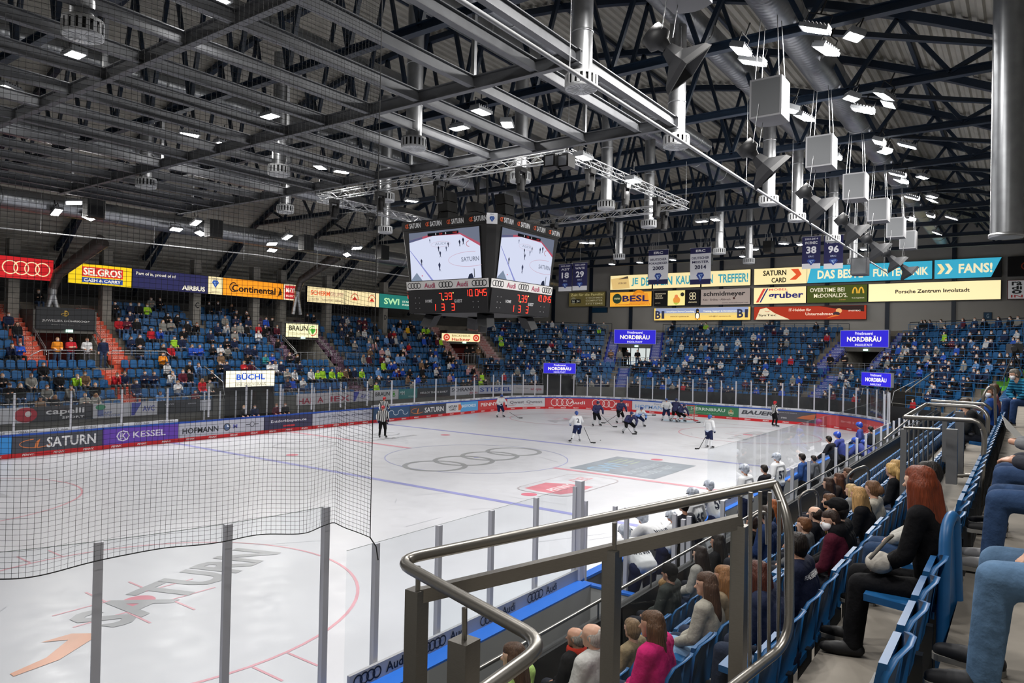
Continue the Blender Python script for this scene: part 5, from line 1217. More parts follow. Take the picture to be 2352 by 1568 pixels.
wall_sign(10.4, 5.15, 12.05, 13.66, CY, 'cream lit sign with large teal capitals behind the cup winner banner', [('B', 'R EIN', .22, .5, .4, .56, TEAL), ('B', 'KAUF', .68, .5, .36, .56, TEAL)], .95)
wall_sign(5.05, .05, 12.05, 13.66, CY, 'cream lit sign with teal exclamation behind the champion banner', [('B', 'EIN', .14, .5, .2, .56, TEAL), ('B', 'TREFFER!', .65, .5, .6, .56, TEAL)], .95)
wall_sign(-.25, -5.2, 12.05, 13.66, CY, 'cream lit sign with black card lettering and an orange chevron', [('B', 'SATURN', .4, .7, .44, .32, '221c16'), ('B', 'CARD', .48, .26, .28, .3, '221c16'), ('P', [(.68, .25), (.8, .25), (.9, .55), (.84, .88), (.7, .88), (.8, .55)], 'd8542c')], .95)
wall_sign(-5.2, -15.35, 12.05, 13.66, SKY, 'long sky-blue lit sign with pale slogan, top row', [('P', [(0, .02), (0, .98), (.035, .98), (-.0, .02)], CY), ('B', 'DAS BESTE', .28, .48, .38, .5, 'f0e4bc'), ('B', 'FÜR TECHNIK', .76, .5, .42, .52, 'f0e4bc')], .95)
wall_sign(-15.5, -20.2, 12.05, 13.66, SKY, 'slanted sky-blue lit sign with chevrons at the end of the row', [('P', [(.04, .25), (.1, .25), (.16, .5), (.1, .78), (.04, .78), (.1, .5)], 'f0dca0'), ('P', [(.16, .25), (.22, .25), (.28, .5), (.22, .78), (.16, .78), (.22, .5)], 'f0e4bc'), ('B', 'FANS!', .62, .5, .5, .5, 'f0e4bc')], .95, skew=.7)
wall_sign(15.5, 10.5, 10.2, 11.82, 'e8a83a', 'amber lit sign with a dark round badge, second row', [('O', .7, .6, .5, .5, .2, 'd88420'), ('P', [(.45, .1), (.95, .2), (.9, .9), (.6, .8)], 'e09030'), ('D', .18, .55, .34, .34, '24382c'), ('t', 'STADTBUS', .18, .55, .14, .12, 'd0c890'), ('B', 'BESL', .62, .54, .62, .42, '2a2450'), ('t', 'AUTOVERMIETUNG & SERVICE', .55, .14, .84, .09, 'b06a1c')], .95)
wall_sign(10.25, 8.75, 10.2, 11.82, '17161a', 'small black sign with tiny pale lines', [('t', 'DER EINFACHSTE', .5, .8, .8, .08, 'c8bca0'), ('t', 'WEG ZUM', .36, .66, .5, .08, 'c8bca0'), ('t', 'NEUEN BAD', .4, .52, .6, .08, 'c8bca0'), ('t', 'www bad de', .3, .2, .4, .06, 'a89c84')], .25, .8)
wall_sign(8.7, 6.75, 10.2, 11.82, 'eadb8c', 'small yellow lit sign with an orange sprite and dark dot', [('D', .52, .36, .24, .24, 'd88a3a'), ('D', .5, .6, .12, .12, 'd87a4a'), ('D', .84, .72, .13, .13, '2a2a24'), ('P', [(.3, .2), (.7, .2), (.5, .05)], 'a8b848')], .95)
wall_sign(6.7, 5.2, 10.2, 11.82, '17161a', 'small black sign with a pale four-petal emblem', [('O', .4, .7, .13, .13, .05, 'c8bc98'), ('O', .6, .7, .13, .13, .05, 'c8bc98'), ('O', .4, .48, .13, .13, .05, 'c8bc98'), ('O', .6, .48, .13, .13, .05, 'c8bc98'), ('t', 'elements', .5, .22, .6, .1, 'c8bc98')], .25, .8)
wall_sign(5.1, .05, 10.2, 11.82, 'b7a8a0', 'mauve sign with lowercase dark lettering', [('B', 'schmidmeyer', .48, .66, .84, .36, '2e2a2c'), ('t', 'Kies - Erdbau - Abbruch', .33, .34, .56, .12, '5a4a48'), ('t', 'www.schmidmeyer.net', .7, .12, .52, .1, '5a5050'), ('D', .68, .4, .07, .07, '4a2a28')], .45)
wall_sign(-.25, -5.15, 10.2, 11.82, CY, 'cream lit sign with red-striped furniture lettering', [('P', [(.05, .1), (.1, .1), (.24, .92), (.19, .92)], 'c8443a'), ('P', [(.12, .1), (.15, .1), (.29, .92), (.26, .92)], '2a2a68'), ('t', 'MÖBEL', .48, .86, .36, .16, 'c8645a'), ('B', 'gruber', .62, .46, .66, .5, '2a2a68')], .95)
wall_sign(-5.2, -10.35, 10.2, 11.82, '47521e', 'olive lit sign with handwritten slogan and golden arches', [('t', 'OVERTIME BEI', .34, .74, .58, .24, 'e6dcc0'), ('t', "McDONALD'S.", .4, .42, .56, .24, 'e6dcc0'), ('O', .8, .5, .15, .36, .08, 'eab03a', 0, 180), ('O', .9, .5, .15, .36, .08, 'eab03a', 0, 180), ('t', '9x in Ingolstadt', .85, .24, .2, .07, 'e6dcc0'), ('t', '10:00', .6, .16, .1, .06, 'b08a50')], .75)
wall_sign(-10.4, -20.2, 10.2, 11.82, 'f6e6b0', 'long pale lit sign with one line of black lettering', [('B', 'Porsche Zentrum Ingolstadt', .5, .5, .56, .26, '2c2620')], 1.)
wall_sign(10.2, 0, 8.65, 10.0, 'eac66a', 'long amber lit sign with a penguin between two block emblems, lowest row', [('P', [(.02, .55), (.98, .55), (.98, .97), (.02, .97)], '8a96b8'), ('P', [(.02, .38), (.98, .38), (.98, .57), (.02, .57)], 'd8c07a'), ('B', 'B', .045, .45, .06, .64, '2a2e44'), ('B', 'B', .9, .5, .06, .64, '2a2e44'), ('B', '1', .1, .45, .03, .6, '2a2e44'), ('B', '1', .96, .5, .03, .6, '2a2e44'), ('t', 'Linux/Open Source Consulting,', .29, .68, .3, .15, 'f4eed8'), ('t', 'Training, Support & Development', .7, .68, .34, .15, 'f4eed8'), ('t', 'www.b1-systems.de', .28, .3, .2, .13, '5a5038'), ('t', 'info@b1-systems.de', .7, .3, .22, .13, '5a5038'),
    ('D', .47, .36, .2, .3, '1c1c20'), ('D', .47, .74, .13, .15, '1c1c20'), ('D', .47, .34, .13, .22, 'f2ecd8'), ('D', .455, .12, .1, .06, 'e0a030'), ('D', .49, .12, .1, .06, 'e0a030'), ('D', .475, .68, .05, .03, 'e0a030')], .9)
wall_sign(-.3, -10.3, 8.65, 9.95, 'a8321c', 'long red lit sign with a flying mascot blur and cream swoosh, lowest row', [('P', [(.02, .03), (.34, .03), (.2, .5), (.12, .92), (.06, .8)], 'ecdcb4'), ('P', [(.6, .97), (.98, .97), (.98, .55), (.8, .7)], '2a1a18'), ('t', 'SysTec', .13, .34, .17, .2, '3a2c2a'), ('O', .13, .72, .2, .12, .03, 'b0443a', 200, 340), ('t', 'IT-Helden für', .43, .72, .2, .2, 'f0d8c0'), ('t', 'Unternehmen', .6, .42, .24, .2, 'f0d8c0'), ('D', .77, .62, .2, .18, 'e8b070'), ('D', .75, .42, .22, .14, '3a2c34'), ('P', [(.66, .1), (.74, .35), (.78, .3)], 'd8742c'), ('t', 'SYSTEC', .9, .62, .1, .1, 'f0e0d0')], .75)
wall_sign(20.8, 16.05, 10.3, 11.95, '6a6038', 'dim olive sign with a round clock window and pale lettering', [('t', 'Zeit für die Familie!', .5, .82, .9, .18, 'c8bc80'), ('D', .13, .42, .22, .24, '8a8468'), ('r', .2, .38, .26, .26, '1c1c1a'), ('t', '16  34', .2, .38, .2, .16, 'c8c8b8'), ('t', 'STRÖHMER', .7, .6, .46, .12, 'b8b090'), ('t', 'COMPUTER', .7, .4, .46, .12, 'b8b090'), ('t', 'SYSTEME', .7, .2, .46, .12, 'b8b090')], .4)
wall_sign(-20.6, -25.5, 12.05, 13.66, '131214', 'unlit black sign with an orange planet emblem near the picture edge', [('O', .3, .5, .36, .24, .05, 'b8452a', 100, 340), ('P', [(.22, .3), (.26, .3), (.34, .75), (.3, .7)], 'b8452a')], 0)
wall_sign(-20.6, -25.5, 10.2, 11.75, '8a1c1e', 'dark red sign with stacked radio lettering panel', [('r', .13, .5, .24, .94, 'c4c4c6'), ('B', 'ra', .13, .82, .14, .2, '1a1a1c'), ('B', 'di', .13, .6, .14, .2, '1a1a1c'), ('B', 'o', .13, .38, .14, .2, '1a1a1c'), ('t', 'IN', .13, .16, .16, .14, 'a03a3a'), ('t', 'DAS', .42, .6, .28, .2, 'd8c8c8'), ('t', 'ORIGINAL', .5, .3, .44, .2, 'd8c8c8')], .25)
def blue_plate(y0, y1, z0, z1, words, txt):
    t = wall_sign(y0, y1, z0, z1, '1d4a6c', words, [('t', txt, .5, .5, .3, .6, 'a8c4d8')] if txt else [], 0, xe=42.9); return t
blue_plate(18.3, 16., 9.6, 10.2, 'plain blue wall plate under the dim olive sign', '')
blue_plate(3.2, 1., 8.1, 8.6, 'plain blue wall plate under the penguin sign', '')
blue_plate(-2.1, -2.7, 8.0, 8.6, 'blue wall plate lettered F under the red sign', 'F'); blue_plate(-19., -19.6, 8.6, 9.2, 'blue wall plate lettered G on the end wall', 'G')
# brewery signs over the tunnels and the other tunnel signs
NB = [('r', .5, .5, .97, .92, '2a22c0'), ('t', 'Privatbrauerei', .5, .8, .36, .18, 'd8d4f0'), ('B', 'NORDBRÄU', .5, .5, .7, .34, 'f4ecdc'), ('t', 'INGOLSTADT', .5, .15, .36, .13, 'd8d4f0')]
for tk, wd in (('T4', 'wide blue lit brewery sign above the lit tunnel of the blue stairs'), ('T5', 'wide blue lit brewery sign above the dark tunnel near the benches')):
    b = TN[tk]; lightbox(frame(b.P(.0, 6.44*TK[tk], 6.1), b.t), 4.3, 1.5, '7a7ab8', wd, NB, .8, frame_col='8a8c92')
b = TN['T1']; lightbox(frame(b.P(0, 6.42, 5.95), b.t), 3.2, 1.3, '2c2e31', 'dark jeweller sign above the tunnel between orange stairs', [('t', 'JUWELIER DÖHRKOOP', .5, .4, .8, .13, 'c8c8c8'), ('t', 'uhren schmuck trauringe', .5, .22, .5, .04, '8a8a8a'), ('B', 'D', .5, .74, .07, .26, 'b8963a'), ('O', .47, .7, .16, .06, .02, 'b8963a')], 0, te=0)
b = TN['T2']; lightbox(frame(b.P(.1, 6.42, 5.9), b.t), 3.1, 1.1, 'ebe4b6', 'cream lit sign with green clover above the purple stairs tunnel', [('B', 'BRAUN', .38, .66, .56, .36, '2a2822'), ('t', 'steuerberatung', .38, .24, .6, .1, '8a8468'), ('O', .82, .5, .36, .36, .06, '5a9a3a', 60, 230), ('O', .82, .5, .36, .36, .06, 'c04a3a', 240, 390), ('D', .79, .56, .13, .13, '4a9a34'), ('D', .86, .56, .13, .13, '4a9a34'), ('D', .82, .42, .14, .12, '4a9a34')], .9)
b = TN['T3']; lightbox(frame(b.P(-.2, 6.42*TK['T3'], 5.95), b.t), 4.3, .85, 'efe0ac', 'cream lit bakery sign with two red pretzel discs', [('D', .13, .5, .42, .42, 'c43a2c'), ('D', .89, .5, .42, .42, 'c43a2c'), ('O', .13, .5, .24, .2, .08, 'f0d8b0'), ('O', .89, .5, .24, .2, .08, 'f0d8b0'), ('t', 'BACKHAUS', .5, .72, .48, .26, '8a7a4a'), ('B', 'Hackner', .5, .28, .48, .36, 'b0342c')], .9)
lightbox(frame((-.95, 17.45, 2.65), (1, 0, 0)), 3.5, 1.05, 'f0ead2', 'white lit sign with blue capitals over the penalty box entrance', [('B', 'BÜCHL', .5, .64, .58, .42, '2a55b8'), ('t', 'EINE IDEE VORAUS', .5, .17, .62, .16, '8a8878')], .95)
b = BK['diag']; lightbox(frame(b.P(-.2, -.1, 3.15), b.t), 3.05, 1.0, '7a7ab8', 'small blue lit brewery sign over the ice-level gate in the far corner', NB, .8, frame_col='8a8c92')
b = BK['diag2']; lightbox(frame(b.P(.6, -.1, 3.25), b.t), 2.9, 1.0, '7a7ab8', 'small blue lit brewery sign over the corner gate beyond the benches', NB, .8, frame_col='8a8c92')
# dark ice-level gates under those signs
for bk in ('side', 'diag', 'diag2'):
    b = BK[bk]; c, w = LOW[bk][0]; mb = MB()
    mb.prism([b.P(c-w, 2.3, .0), b.P(c+w, 2.3, 0), b.P(c+w, 2.4, 0), b.P(c-w, 2.4, 0)], (0, 0, 2.9)); mb.prism([b.P(c-w, -.1, 0), b.P(c-w+.1, -.1, 0), b.P(c-w+.1, 2.4, 0), b.P(c-w, 2.4, 0)], (0, 0, 2.6)); mb.prism([b.P(c+w-.1, -.1, 0), b.P(c+w, -.1, 0), b.P(c+w, 2.4, 0), b.P(c+w-.1, 2.4, 0)], (0, 0, 2.6))
    struct(mb.build('trim_gate_'+bk, M_TUN))
    for sx, wd in ((-1, 'one'), (1, 'other')):
        mb = MB(); mb.tube([b.P(c+sx*w, -.1, 2.2), b.P(c+sx*w, .1, 3.0), b.P(c+sx*w, 2.2, 3.9)], .025, 6); mb.tube([b.P(c+sx*w, 2.2, 2.9), b.P(c+sx*w, 2.2, 3.9)], .02, 5)
        tag(mb.build('gate_handrail', M_GALV), 'sloping handrail, %s flank of the low gate, %s' % (wd, b.words), 'handrail')

# ------------------------------------------------------------------ cloth banners hanging from the trusses
NAVY, WH = '23234c', 'c9cad0'
def banner(u0, v0, u1, v1, words, kind, items):
    a, e = at(u0, v0, X=19.6), at(u1, v1, X=19.6); w, h = abs(a.y-e.y), a.z-e.z
    t = thing('cloth_banner', words, 'banner', mtx=frame((19.6, (a.y+e.y)/2, e.z), (0, -1, 0)), group='hanging cloth banners')
    mb = MB(); mb.box((-w/2, 0, -.006), (w/2, h, .006)); mb.build('cloth', C(WH if kind else NAVY, 0, .8), t)
    mb = MB(); mb.tube([(-w/2-.05, h, 0), (w/2+.05, h, 0)], .025, 6); mb.build('banner_pole', M_GALV, t)
    mb = MB(); mb.tube([(0, h, 0), (0, 14-e.z, 0)], .008, 3); mb.build('hanging_wire', M_GALV, t)
    sh = Sheet()
    for it in items: draw(sh, it, w, h)
    sh.lay(t, fn=lambda x, y, z: (x, y, z+.006), rough=.8)
for (q, words, l1, l2, yr) in (((1490, 575, 1534, 652), 'white cup winner banner dated 2005 with navy bands', 'DEUTSCHER', 'POKALSIEGER', '2005'), ((1586, 570, 1632, 652), 'white champion banner dated 2014 with navy bands', 'DEUTSCHER', 'MEISTER', '2014')):
    banner(*q, words, 1, [('r', .5, .92, 1, .16, NAVY), ('r', .5, .07, 1, .14, NAVY), ('B', 'ERC', .5, .915, .46, .07, 'dcdce2'), ('t', l1, .5, .72, .84, .065, '2a2a4c'), ('t', l2, .5, .61, .8 if l2[0] == 'M' else .94, .065, '2a2a4c'), ('B', yr, .5, .47, .56, .11, '20203c'), ('C', .5, .2, .22, .24, '2a3f86', '8aa4d0')])
for q, words, yr, nm, no in (((1284, 607, 1313, 668), 'navy retired-number banner 18 beside the scoreboard', '2003-2009', 'AST', '18'), ((1316, 604, 1348, 666), 'navy retired-number banner 29 right of banner 18', '2003-2009', 'WAITE', '29'), ((1843, 544, 1884, 616), 'navy retired-number banner 38 over the blue slogan sign', '2003-2014', 'FICENEC', '38'), ((1893, 541, 1936, 616), 'navy retired-number banner 96 half behind a diffuser duct', '2003-2010', 'KEMP', '96')):
    banner(*q, words, 0, [('r', .5, .08, 1, .16, WH), ('t', yr, .5, .92, .72, .06, 'c4c4d0'), ('t', nm, .5, .8, .66, .08, 'd4d4dc'), ('B', no, .5, .58, .56, .22, 'd8d8e0'), ('t', 'ERC', .5, .38, .3, .05, 'a8b0cc'), ('C', .5, .2, .26, .2, '2a3f86', '8aa4d0')])

# ------------------------------------------------------------------ safety net behind the near goal
def net_path(a):   # a: metres along the glass from the net's free edge
    s = SN(-21.27)+a; return path(s, -.22)
m_net = mat('net_cord', '17181a', .8)
t = at_loc('safety_net', 'dark knotted safety net hanging above the near corner glass', 'net', (-21, -15.2, 3))
mb = MB(); CELL = .052; NA = int(5.6/CELL); ZN0, ZN1 = 2.99, 12.0
def net_pt(a, z):
    P, T, N = net_path(a); k = max(0., min(1., (9-z)/6)); f = max(0., min(1., a/.3))
    w = .07*math.sin(a*3.1+.6)*k+.035*math.sin(a*7.3+z*1.1)*k-.10*math.exp(-((a-.62)/.16)**2)*k
    zz = z+(.2*min(1, a/.6)+.13*math.sin(PI*min(1, a/4.6))+.02*math.sin(a*5)+.05*math.exp(-((a-.62)/.2)**2))*max(0, 1-(z-ZN0)/4)
    return P+N*(w*f)+Vector((0, 0, zz))
NZ = int((ZN1-ZN0)/CELL)
grid_ = [[net_pt(i*CELL, ZN0+j*CELL) for j in range(NZ+1)] for i in range(NA+1)]
def thread(pts, r):
    vs_ = []
    for p in pts: vs_ += [p+Vector((r, 0, r*.5)), p+Vector((-r*.5, r*.8, -r)), p+Vector((-r*.5, -r*.8, r*.5))]
    mb.add(vs_, [(3*i+j, 3*i+(j+1) % 3, 3*i+3+(j+1) % 3, 3*i+3+j) for i in range(len(pts)-1) for j in range(3)])
for i in range(NA+1): thread([grid_[i][j] for j in (range(0, NZ+1) if i < 2 else list(range(0, 60, 1))+list(range(60, NZ+1, 3)))], .0019)
for j in range(NZ+1): thread([grid_[i][j] for i in range(0, NA+1)], .0019)
wlink(mb.build('mesh', m_net, fix=False), t)
mb = MB(); mb.tube([grid_[i][0] for i in range(0, NA+1)], .006, 5); mb.tube([grid_[0][j] for j in range(0, NZ+1, 4)], .006, 5); wlink(mb.build('edge_rope', m_net), t)
mb = MB(); P = grid_[0][0]; mb.tube([P, P+Vector((.06, -.05, -.12)), P+Vector((.1, -.05, -.3))], .008, 4); wlink(mb.build('tie_cord', m_net), t)
# ------------------------------------------------------------------ spectators across the ice
CC = {'K': ('1b1b1e', 'black'), 'N': ('222c48', 'navy'), 'R': ('b3242e', 'red'), 'W': ('c9cacc', 'white'), 'G': ('a6d83a', 'neon green'), 'B': ('2b4fb0', 'royal blue'), 'g': ('85847f', 'grey'), 'O': ('e08a28', 'orange'), 'b': ('7a604a', 'tan'), 'T': ('2f7f86', 'teal'), 'M': ('5a2230', 'maroon'), 'L': ('5f86b8', 'light blue'), 'P': ('b98c90', 'dusty pink'), 'Y': ('d8a82a', 'yellow')}
def parse(txt): return [(int(a), int(b), c) for a, b, c in (q.split(',') for q in txt.split())]
HEADS = [(0, 550, 3.016, parse("""265,375,K 375,440,g 62,490,N 795,465,K 905,430,N 1048,430,g 1105,435,K 962,470,K 1020,480,G 1165,490,K 1225,495,K 897,525,N 952,540,K 1130,545,g 1187,545,g 1298,560,K 825,570,R 878,575,M 1048,597,R 1085,590,B 1270,600,K 1350,570,K 970,645,K 1208,655,G 1250,650,N 903,690,N 962,705,K 1128,705,K 1180,712,R 1328,715,B 1385,715,B 1128,768,O 1155,825,W 1310,825,K 1348,830,L 1068,895,N 1265,900,M 1312,890,K 1175,940,W 1235,950,W 1405,965,R 1455,945,g 1005,935,N 945,960,N 795,895,R 845,895,N 520,895,G 572,900,b 220,900,g 300,885,K 410,960,K 470,970,g 145,990,K 325,1040,g 380,1045,K 590,1045,g 660,1030,K 275,1110,b 575,1095,g 68,1045,K 15,900,K 120,600,K 70,685,N 15,680,B
 1445,455,K 1510,460,K 1600,465,K 1635,470,K 1690,475,K 1720,480,K 1555,520,g 1630,520,N 1500,575,N 1555,570,W 1625,565,g 1800,530,B 1715,560,N 1790,575,R 1915,590,M 1450,605,N 1495,605,g 1625,615,g 1680,610,K 1575,665,K 1620,665,N 1790,665,W 1830,615,K 1525,725,W 1575,715,g 1470,765,K 1535,775,b 1520,825,K 1550,840,N 1715,735,N 1750,740,N 1710,770,K 1690,830,R 1740,830,M 1840,770,T 1885,780,B 1870,830,W 1470,890,K 1105,1025,L 1350,1030,M""")),
 (600, 600, 3.564, parse("""380,425,K 425,430,K 90,500,K 165,555,g 130,620,K 235,740,K 290,750,K 65,825,W 125,815,N 215,870,g 265,870,W 310,815,N 210,930,N 250,955,B 405,860,W 460,865,G 575,855,G 645,865,G 375,905,G 420,915,b 595,915,K 765,865,N 818,860,G 340,990,W 665,440,N 700,440,W 805,450,M 845,455,M 630,490,N 670,495,N 800,500,N 845,500,M 930,505,K 660,540,N 730,540,K 840,540,W 790,550,g 890,590,g 935,595,K 705,630,K 765,635,g 880,645,L 915,650,P 1020,635,L 1065,640,N 1150,650,L 1205,655,R 890,700,b 990,700,P 1030,700,W 1140,700,K 1170,705,P 985,750,M 1030,755,W 840,745,g 885,755,M 1085,820,B 1040,815,B 1120,855,M 1000,850,G 960,860,L 1255,745,N 1285,750,L 1085,905,B 1110,905,B 940,920,K 900,960,g 945,975,G 1040,965,N 1120,775,L 1160,790,L 1385,760,L 1430,765,L 1310,810,b 1350,820,K 1085,510,L 1130,520,L 1200,525,Y 1250,515,K 1330,535,G 1360,545,G 1050,565,M 1085,560,R 1175,570,g 1120,470,K 1220,480,K 1290,565,g 1330,575,N 1060,600,W 1335,620,B 1380,620,N 1420,580,K 1470,610,G 1440,650,M 1500,700,K 1545,720,K 1385,700,N 1430,710,B 1520,775,K 1570,770,K 1535,800,W 1550,840,B 1590,840,N 1420,840,B 1460,860,N 1430,890,W 1320,880,K 1280,920,B 1325,930,K 1215,870,K 1195,960,b 1240,990,g 1540,900,P 1570,905,B 1690,870,P 1730,890,K 1810,915,G 1855,905,K 1690,950,K 1710,990,K 1650,990,K 1795,1005,G 1835,990,K 1740,940,M"""))]
placed = []; per_row = {}
rr = random.Random(11)
for ox, oy, scl, lst in HEADS:
    for a, b_, c in lst:
        u, v = ox+a/scl, oy+b_/scl; best = None
        for bk in ('side', 'diag'):
            b = BK[bk]
            for i in range(NROW):
                d = PITCH*i+.5; z = Z0+RISE*i+1.22; r_ = ray(u, v); P0 = b.P(0, d)
                tt = (P0-CAM).dot(b.n)/r_.dot(b.n); Q_ = CAM+r_*tt; s_ = (Q_-b.P0).dot(b.t)
                if not b.lo(d)+.2 < s_ < b.hi(d)-.2: continue
                e = abs(Q_.z-z)
                if best is None or e < best[0]: best = (e, bk, i, s_)
        if best is None or best[0] > .5: continue
        _, bk, i, s_ = best
        while any(q[0] == bk and q[1] == i and abs(q[2]-s_) < .42 for q in placed): s_ += .1
        if bk == 'side' and i > 8:
            for q in PILX:
                if abs(s_-q) < .5: s_ = q+(.55 if s_ > q else -.55)
        placed.append((bk, i, s_, c))
placed.sort(key=lambda q: (q[0], q[1], q[2])); occupied = set()
def spectator(bk, i, s_, c, n, me=None):
    b = BK[bk]; P = b.P(s_, PITCH*i+.70, Z0+RISE*i); ang = math.atan2(b.n.y, b.n.x)-PI/2+rr.uniform(-.12, .12)
    col, w = CC[c]; me = me or rr.choice(CROWD)
    o = link('person', me); o.matrix_world = Matrix.Translation(P) @ Matrix.Rotation(ang, 4, 'Z') @ Matrix.Diagonal((1, 1, rr.uniform(.95, 1.04), 1))
    h = hexc(col); k = rr.uniform(.8, 1.15); o.color = (h[0]*k, h[1]*k, h[2]*k, 1)
    tag(o, 'person in %s top, %s row of %s, %s from left' % (w, SEATROW[i], {'side': 'the long stand', 'diag': 'the far corner stand', 'end': 'the end stand', 'diag2': 'the bench corner stand'}[bk], nth(n)), 'person', 'seated spectators')
for k, (bk, i, s_, c) in enumerate(placed):
    n = sum(1 for q in placed[:k] if q[0] == bk and q[1] == i)+1; spectator(bk, i, s_, c, n)
def stander(P, c, words, kind=0, ang=0.):
    o = link('person', STAND_FIG[kind]); o.matrix_world = Matrix.Translation(P) @ Matrix.Rotation(ang, 4, 'Z'); o.color = (*hexc(CC[c][0] if len(c) == 1 else c), 1); tag(o, words, 'person'); return o
for u, c, w, kd in ((131, 'O', 'person in orange safety vest standing at the fence of the orange stairs tunnel', 0), (162, 'R', 'person in red jacket with folded arms standing in the orange stairs tunnel', 1), (199, 'W', 'person in pale vest standing at the open landing by the orange stairs', 0), (237, 'N', 'person in navy clothes standing by the grey cabinet beside the orange stairs', 2)):
    P = at(u, 815, Y=22.0); P.z = ZL; stander(P, c, w, kd)
for u, c, w, kd in ((1072, 'K', 'person in black standing first in the red bakery tunnel', 0), (1085, 'K', 'person in black standing second in the red bakery tunnel', 1), (1098, 'b', 'person in dark shirt with folded arms at the red bakery tunnel wall', 1)):
    b = TN['T3']; d = ray(u, 810); P = CAM+d*((b.P(0, 5.4)-CAM).dot(b.n)/d.dot(b.n)); P.z = ZL; stander(P, c, w, kd, -.4)
for u, c, w, kd in ((1403, 'b', 'person with folded arms standing beside the blue stairs tunnel', 1), (1423, 'g', 'person in grey hoodie with long hair standing by the lit tunnel', 2), (1441, 'K', 'person in black jacket over red shirt standing before the lit tunnel', 0), (1464, 'K', 'person in black bending over a white table in the lit tunnel', 0)):
    b = TN['T4']; d = ray(u, 820); P = CAM+d*((b.P(0, 4.8)-CAM).dot(b.n)/d.dot(b.n)); P.z = ZL; stander(P, c, w, kd, -1.)
for u, c, w, kd in ((1907, 'K', 'person in black standing on the landing left of the dark brewery tunnel', 0), (1941, 'K', 'person in black leaning on the fence of the dark brewery tunnel', 1)):
    b = TN['T5']; d = ray(u, 830); P = CAM+d*((b.P(0, 4.6)-CAM).dot(b.n)/d.dot(b.n)); P.z = ZL; stander(P, c, w, kd, -1.8)
# penalty box staff
for u, c, w in ((560, 'K', 'person in black standing at the penalty box door'), (585, 'N', 'person with dark hair sitting first in the penalty box'), (635, 'M', 'person in maroon sitting at the timekeeper table'), (655, 'K', 'person in grey sitting last in the penalty box')):
    P = at(u, 950, Y=16.4); P.z = -.12; stander(P, c, w, 0)
for k, u in enumerate((525, 600, 690, 760)):
    P = at(u, 950, Y=15.9); mb = MB(); mb.box((P.x-.5, 15.6, -.12), (P.x+.5, 16., .9)); mb.box((P.x-.55, 15.55, .9), (P.x+.55, 16.05, .94)); tag(mb.build('penalty_table', C('b4b6b8')), 'white table behind the boards of the penalty box, %s along' % nth(k+1), 'table')
for k in range(10):
    P = at(470+36*k, 900, Y=16.9); mb = MB(); mb.box((P.x-.03, 16.87, -.12), (P.x+.03, 16.93, 2.5)); tag(mb.build('box_post', M_POST), 'pale steel post behind the penalty box, %s along' % nth(k+1), 'post')
# the remaining far crowd
far = MB(); far_cols = ['K', 'N', 'B', 'W', 'g', 'L', 'R', 'G', 'M', 'N']; nfar = 0
rr = random.Random(5)
FM = [C('c9a08a'), None, C('23283a'), C('33261e'), C('e0e2e6')]
mats_far = [C('c9a08a', 0, .7), C('23283a', 0, .9), C('33261e', 0, .8), C('dfe1e6', 0, .8)]+[C(CC[c][0], 0, .9) for c in far_cols]
taken = {}
for q in placed: taken.setdefault((q[0], q[1]), []).append(q[2])
for s in SV:
    bk, i, k, mtx, P = s
    if bk == 'near' or bk == 'side': continue
    if bk == 'diag' and any(abs((P-BK[bk].P0).dot(BK[bk].t)-x) < .5 for x in taken.get((bk, i), [])): continue
    if rr.random() > (.5 if i < 9 else .3): continue
    me = rr.choice(CROWD_FAR); ci = 4+rr.choices(range(10), (9, 8, 2.2, 1.5, 2.2, 1.2, .35, .4, .6, 6))[0]
    M = mtx @ Matrix.Rotation(rr.uniform(-.2, .2), 4, 'Z'); vs_ = [M @ v.co for v in me.vertices]; o_ = len(far.v); far.v.extend([tuple(p) for p in vs_]); nfar += 1
    for p in me.polygons:
        far.f.append([o_+j for j in p.vertices]); far.sm.append(True); mi = p.material_index; far.m.append({0: 0, 1: ci, 2: 1, 3: 2, 4: 3}[mi])
stuff(far.build('crowd', mats_far, fix=False), 'masked spectators filling the end and corner stands far away', 'crowd')
# ------------------------------------------------------------------ hockey players, officials and the bench
from mathutils.bvhtree import BVHTree
def decal(me, parent, body, x, z, w, h, col, side=1, bold=.03, lift=.008, name='lettering'):
    """lettering laid on the back (side 1) or front of a figure's cloth"""
    bv = BVHTree.FromPolygons([v.co for v in me.vertices], [tuple(p.vertices) for p in me.polygons]); p_, f_ = text_geo(body, bold, 0.); vs_ = []
    for a, b in p_:
        q = Vector((x+(a-.5)*w*-1*(-1 if side > 0 else 1)*1, side*1.2, z+(b-.5)*h))
        if side > 0: q.x = x-(a-.5)*w
        hit = bv.ray_cast(q, Vector((0, -side, 0))); y = hit[0].y if hit[0] is not None and hit[0].y*side > -.4 else None
        vs_.append((q.x, (y if y is not None else 0)+side*lift, q.z, y is None))
    ys = [v[1] for v in vs_ if not v[3]] or [0]
    m = bpy.data.meshes.new(name); m.from_pydata([(v[0], v[1] if not v[3] else sum(ys)/len(ys), v[2]) for v in vs_], [], f_); m.materials.append(C(col, 0, .8)); return link(name, m, parent)
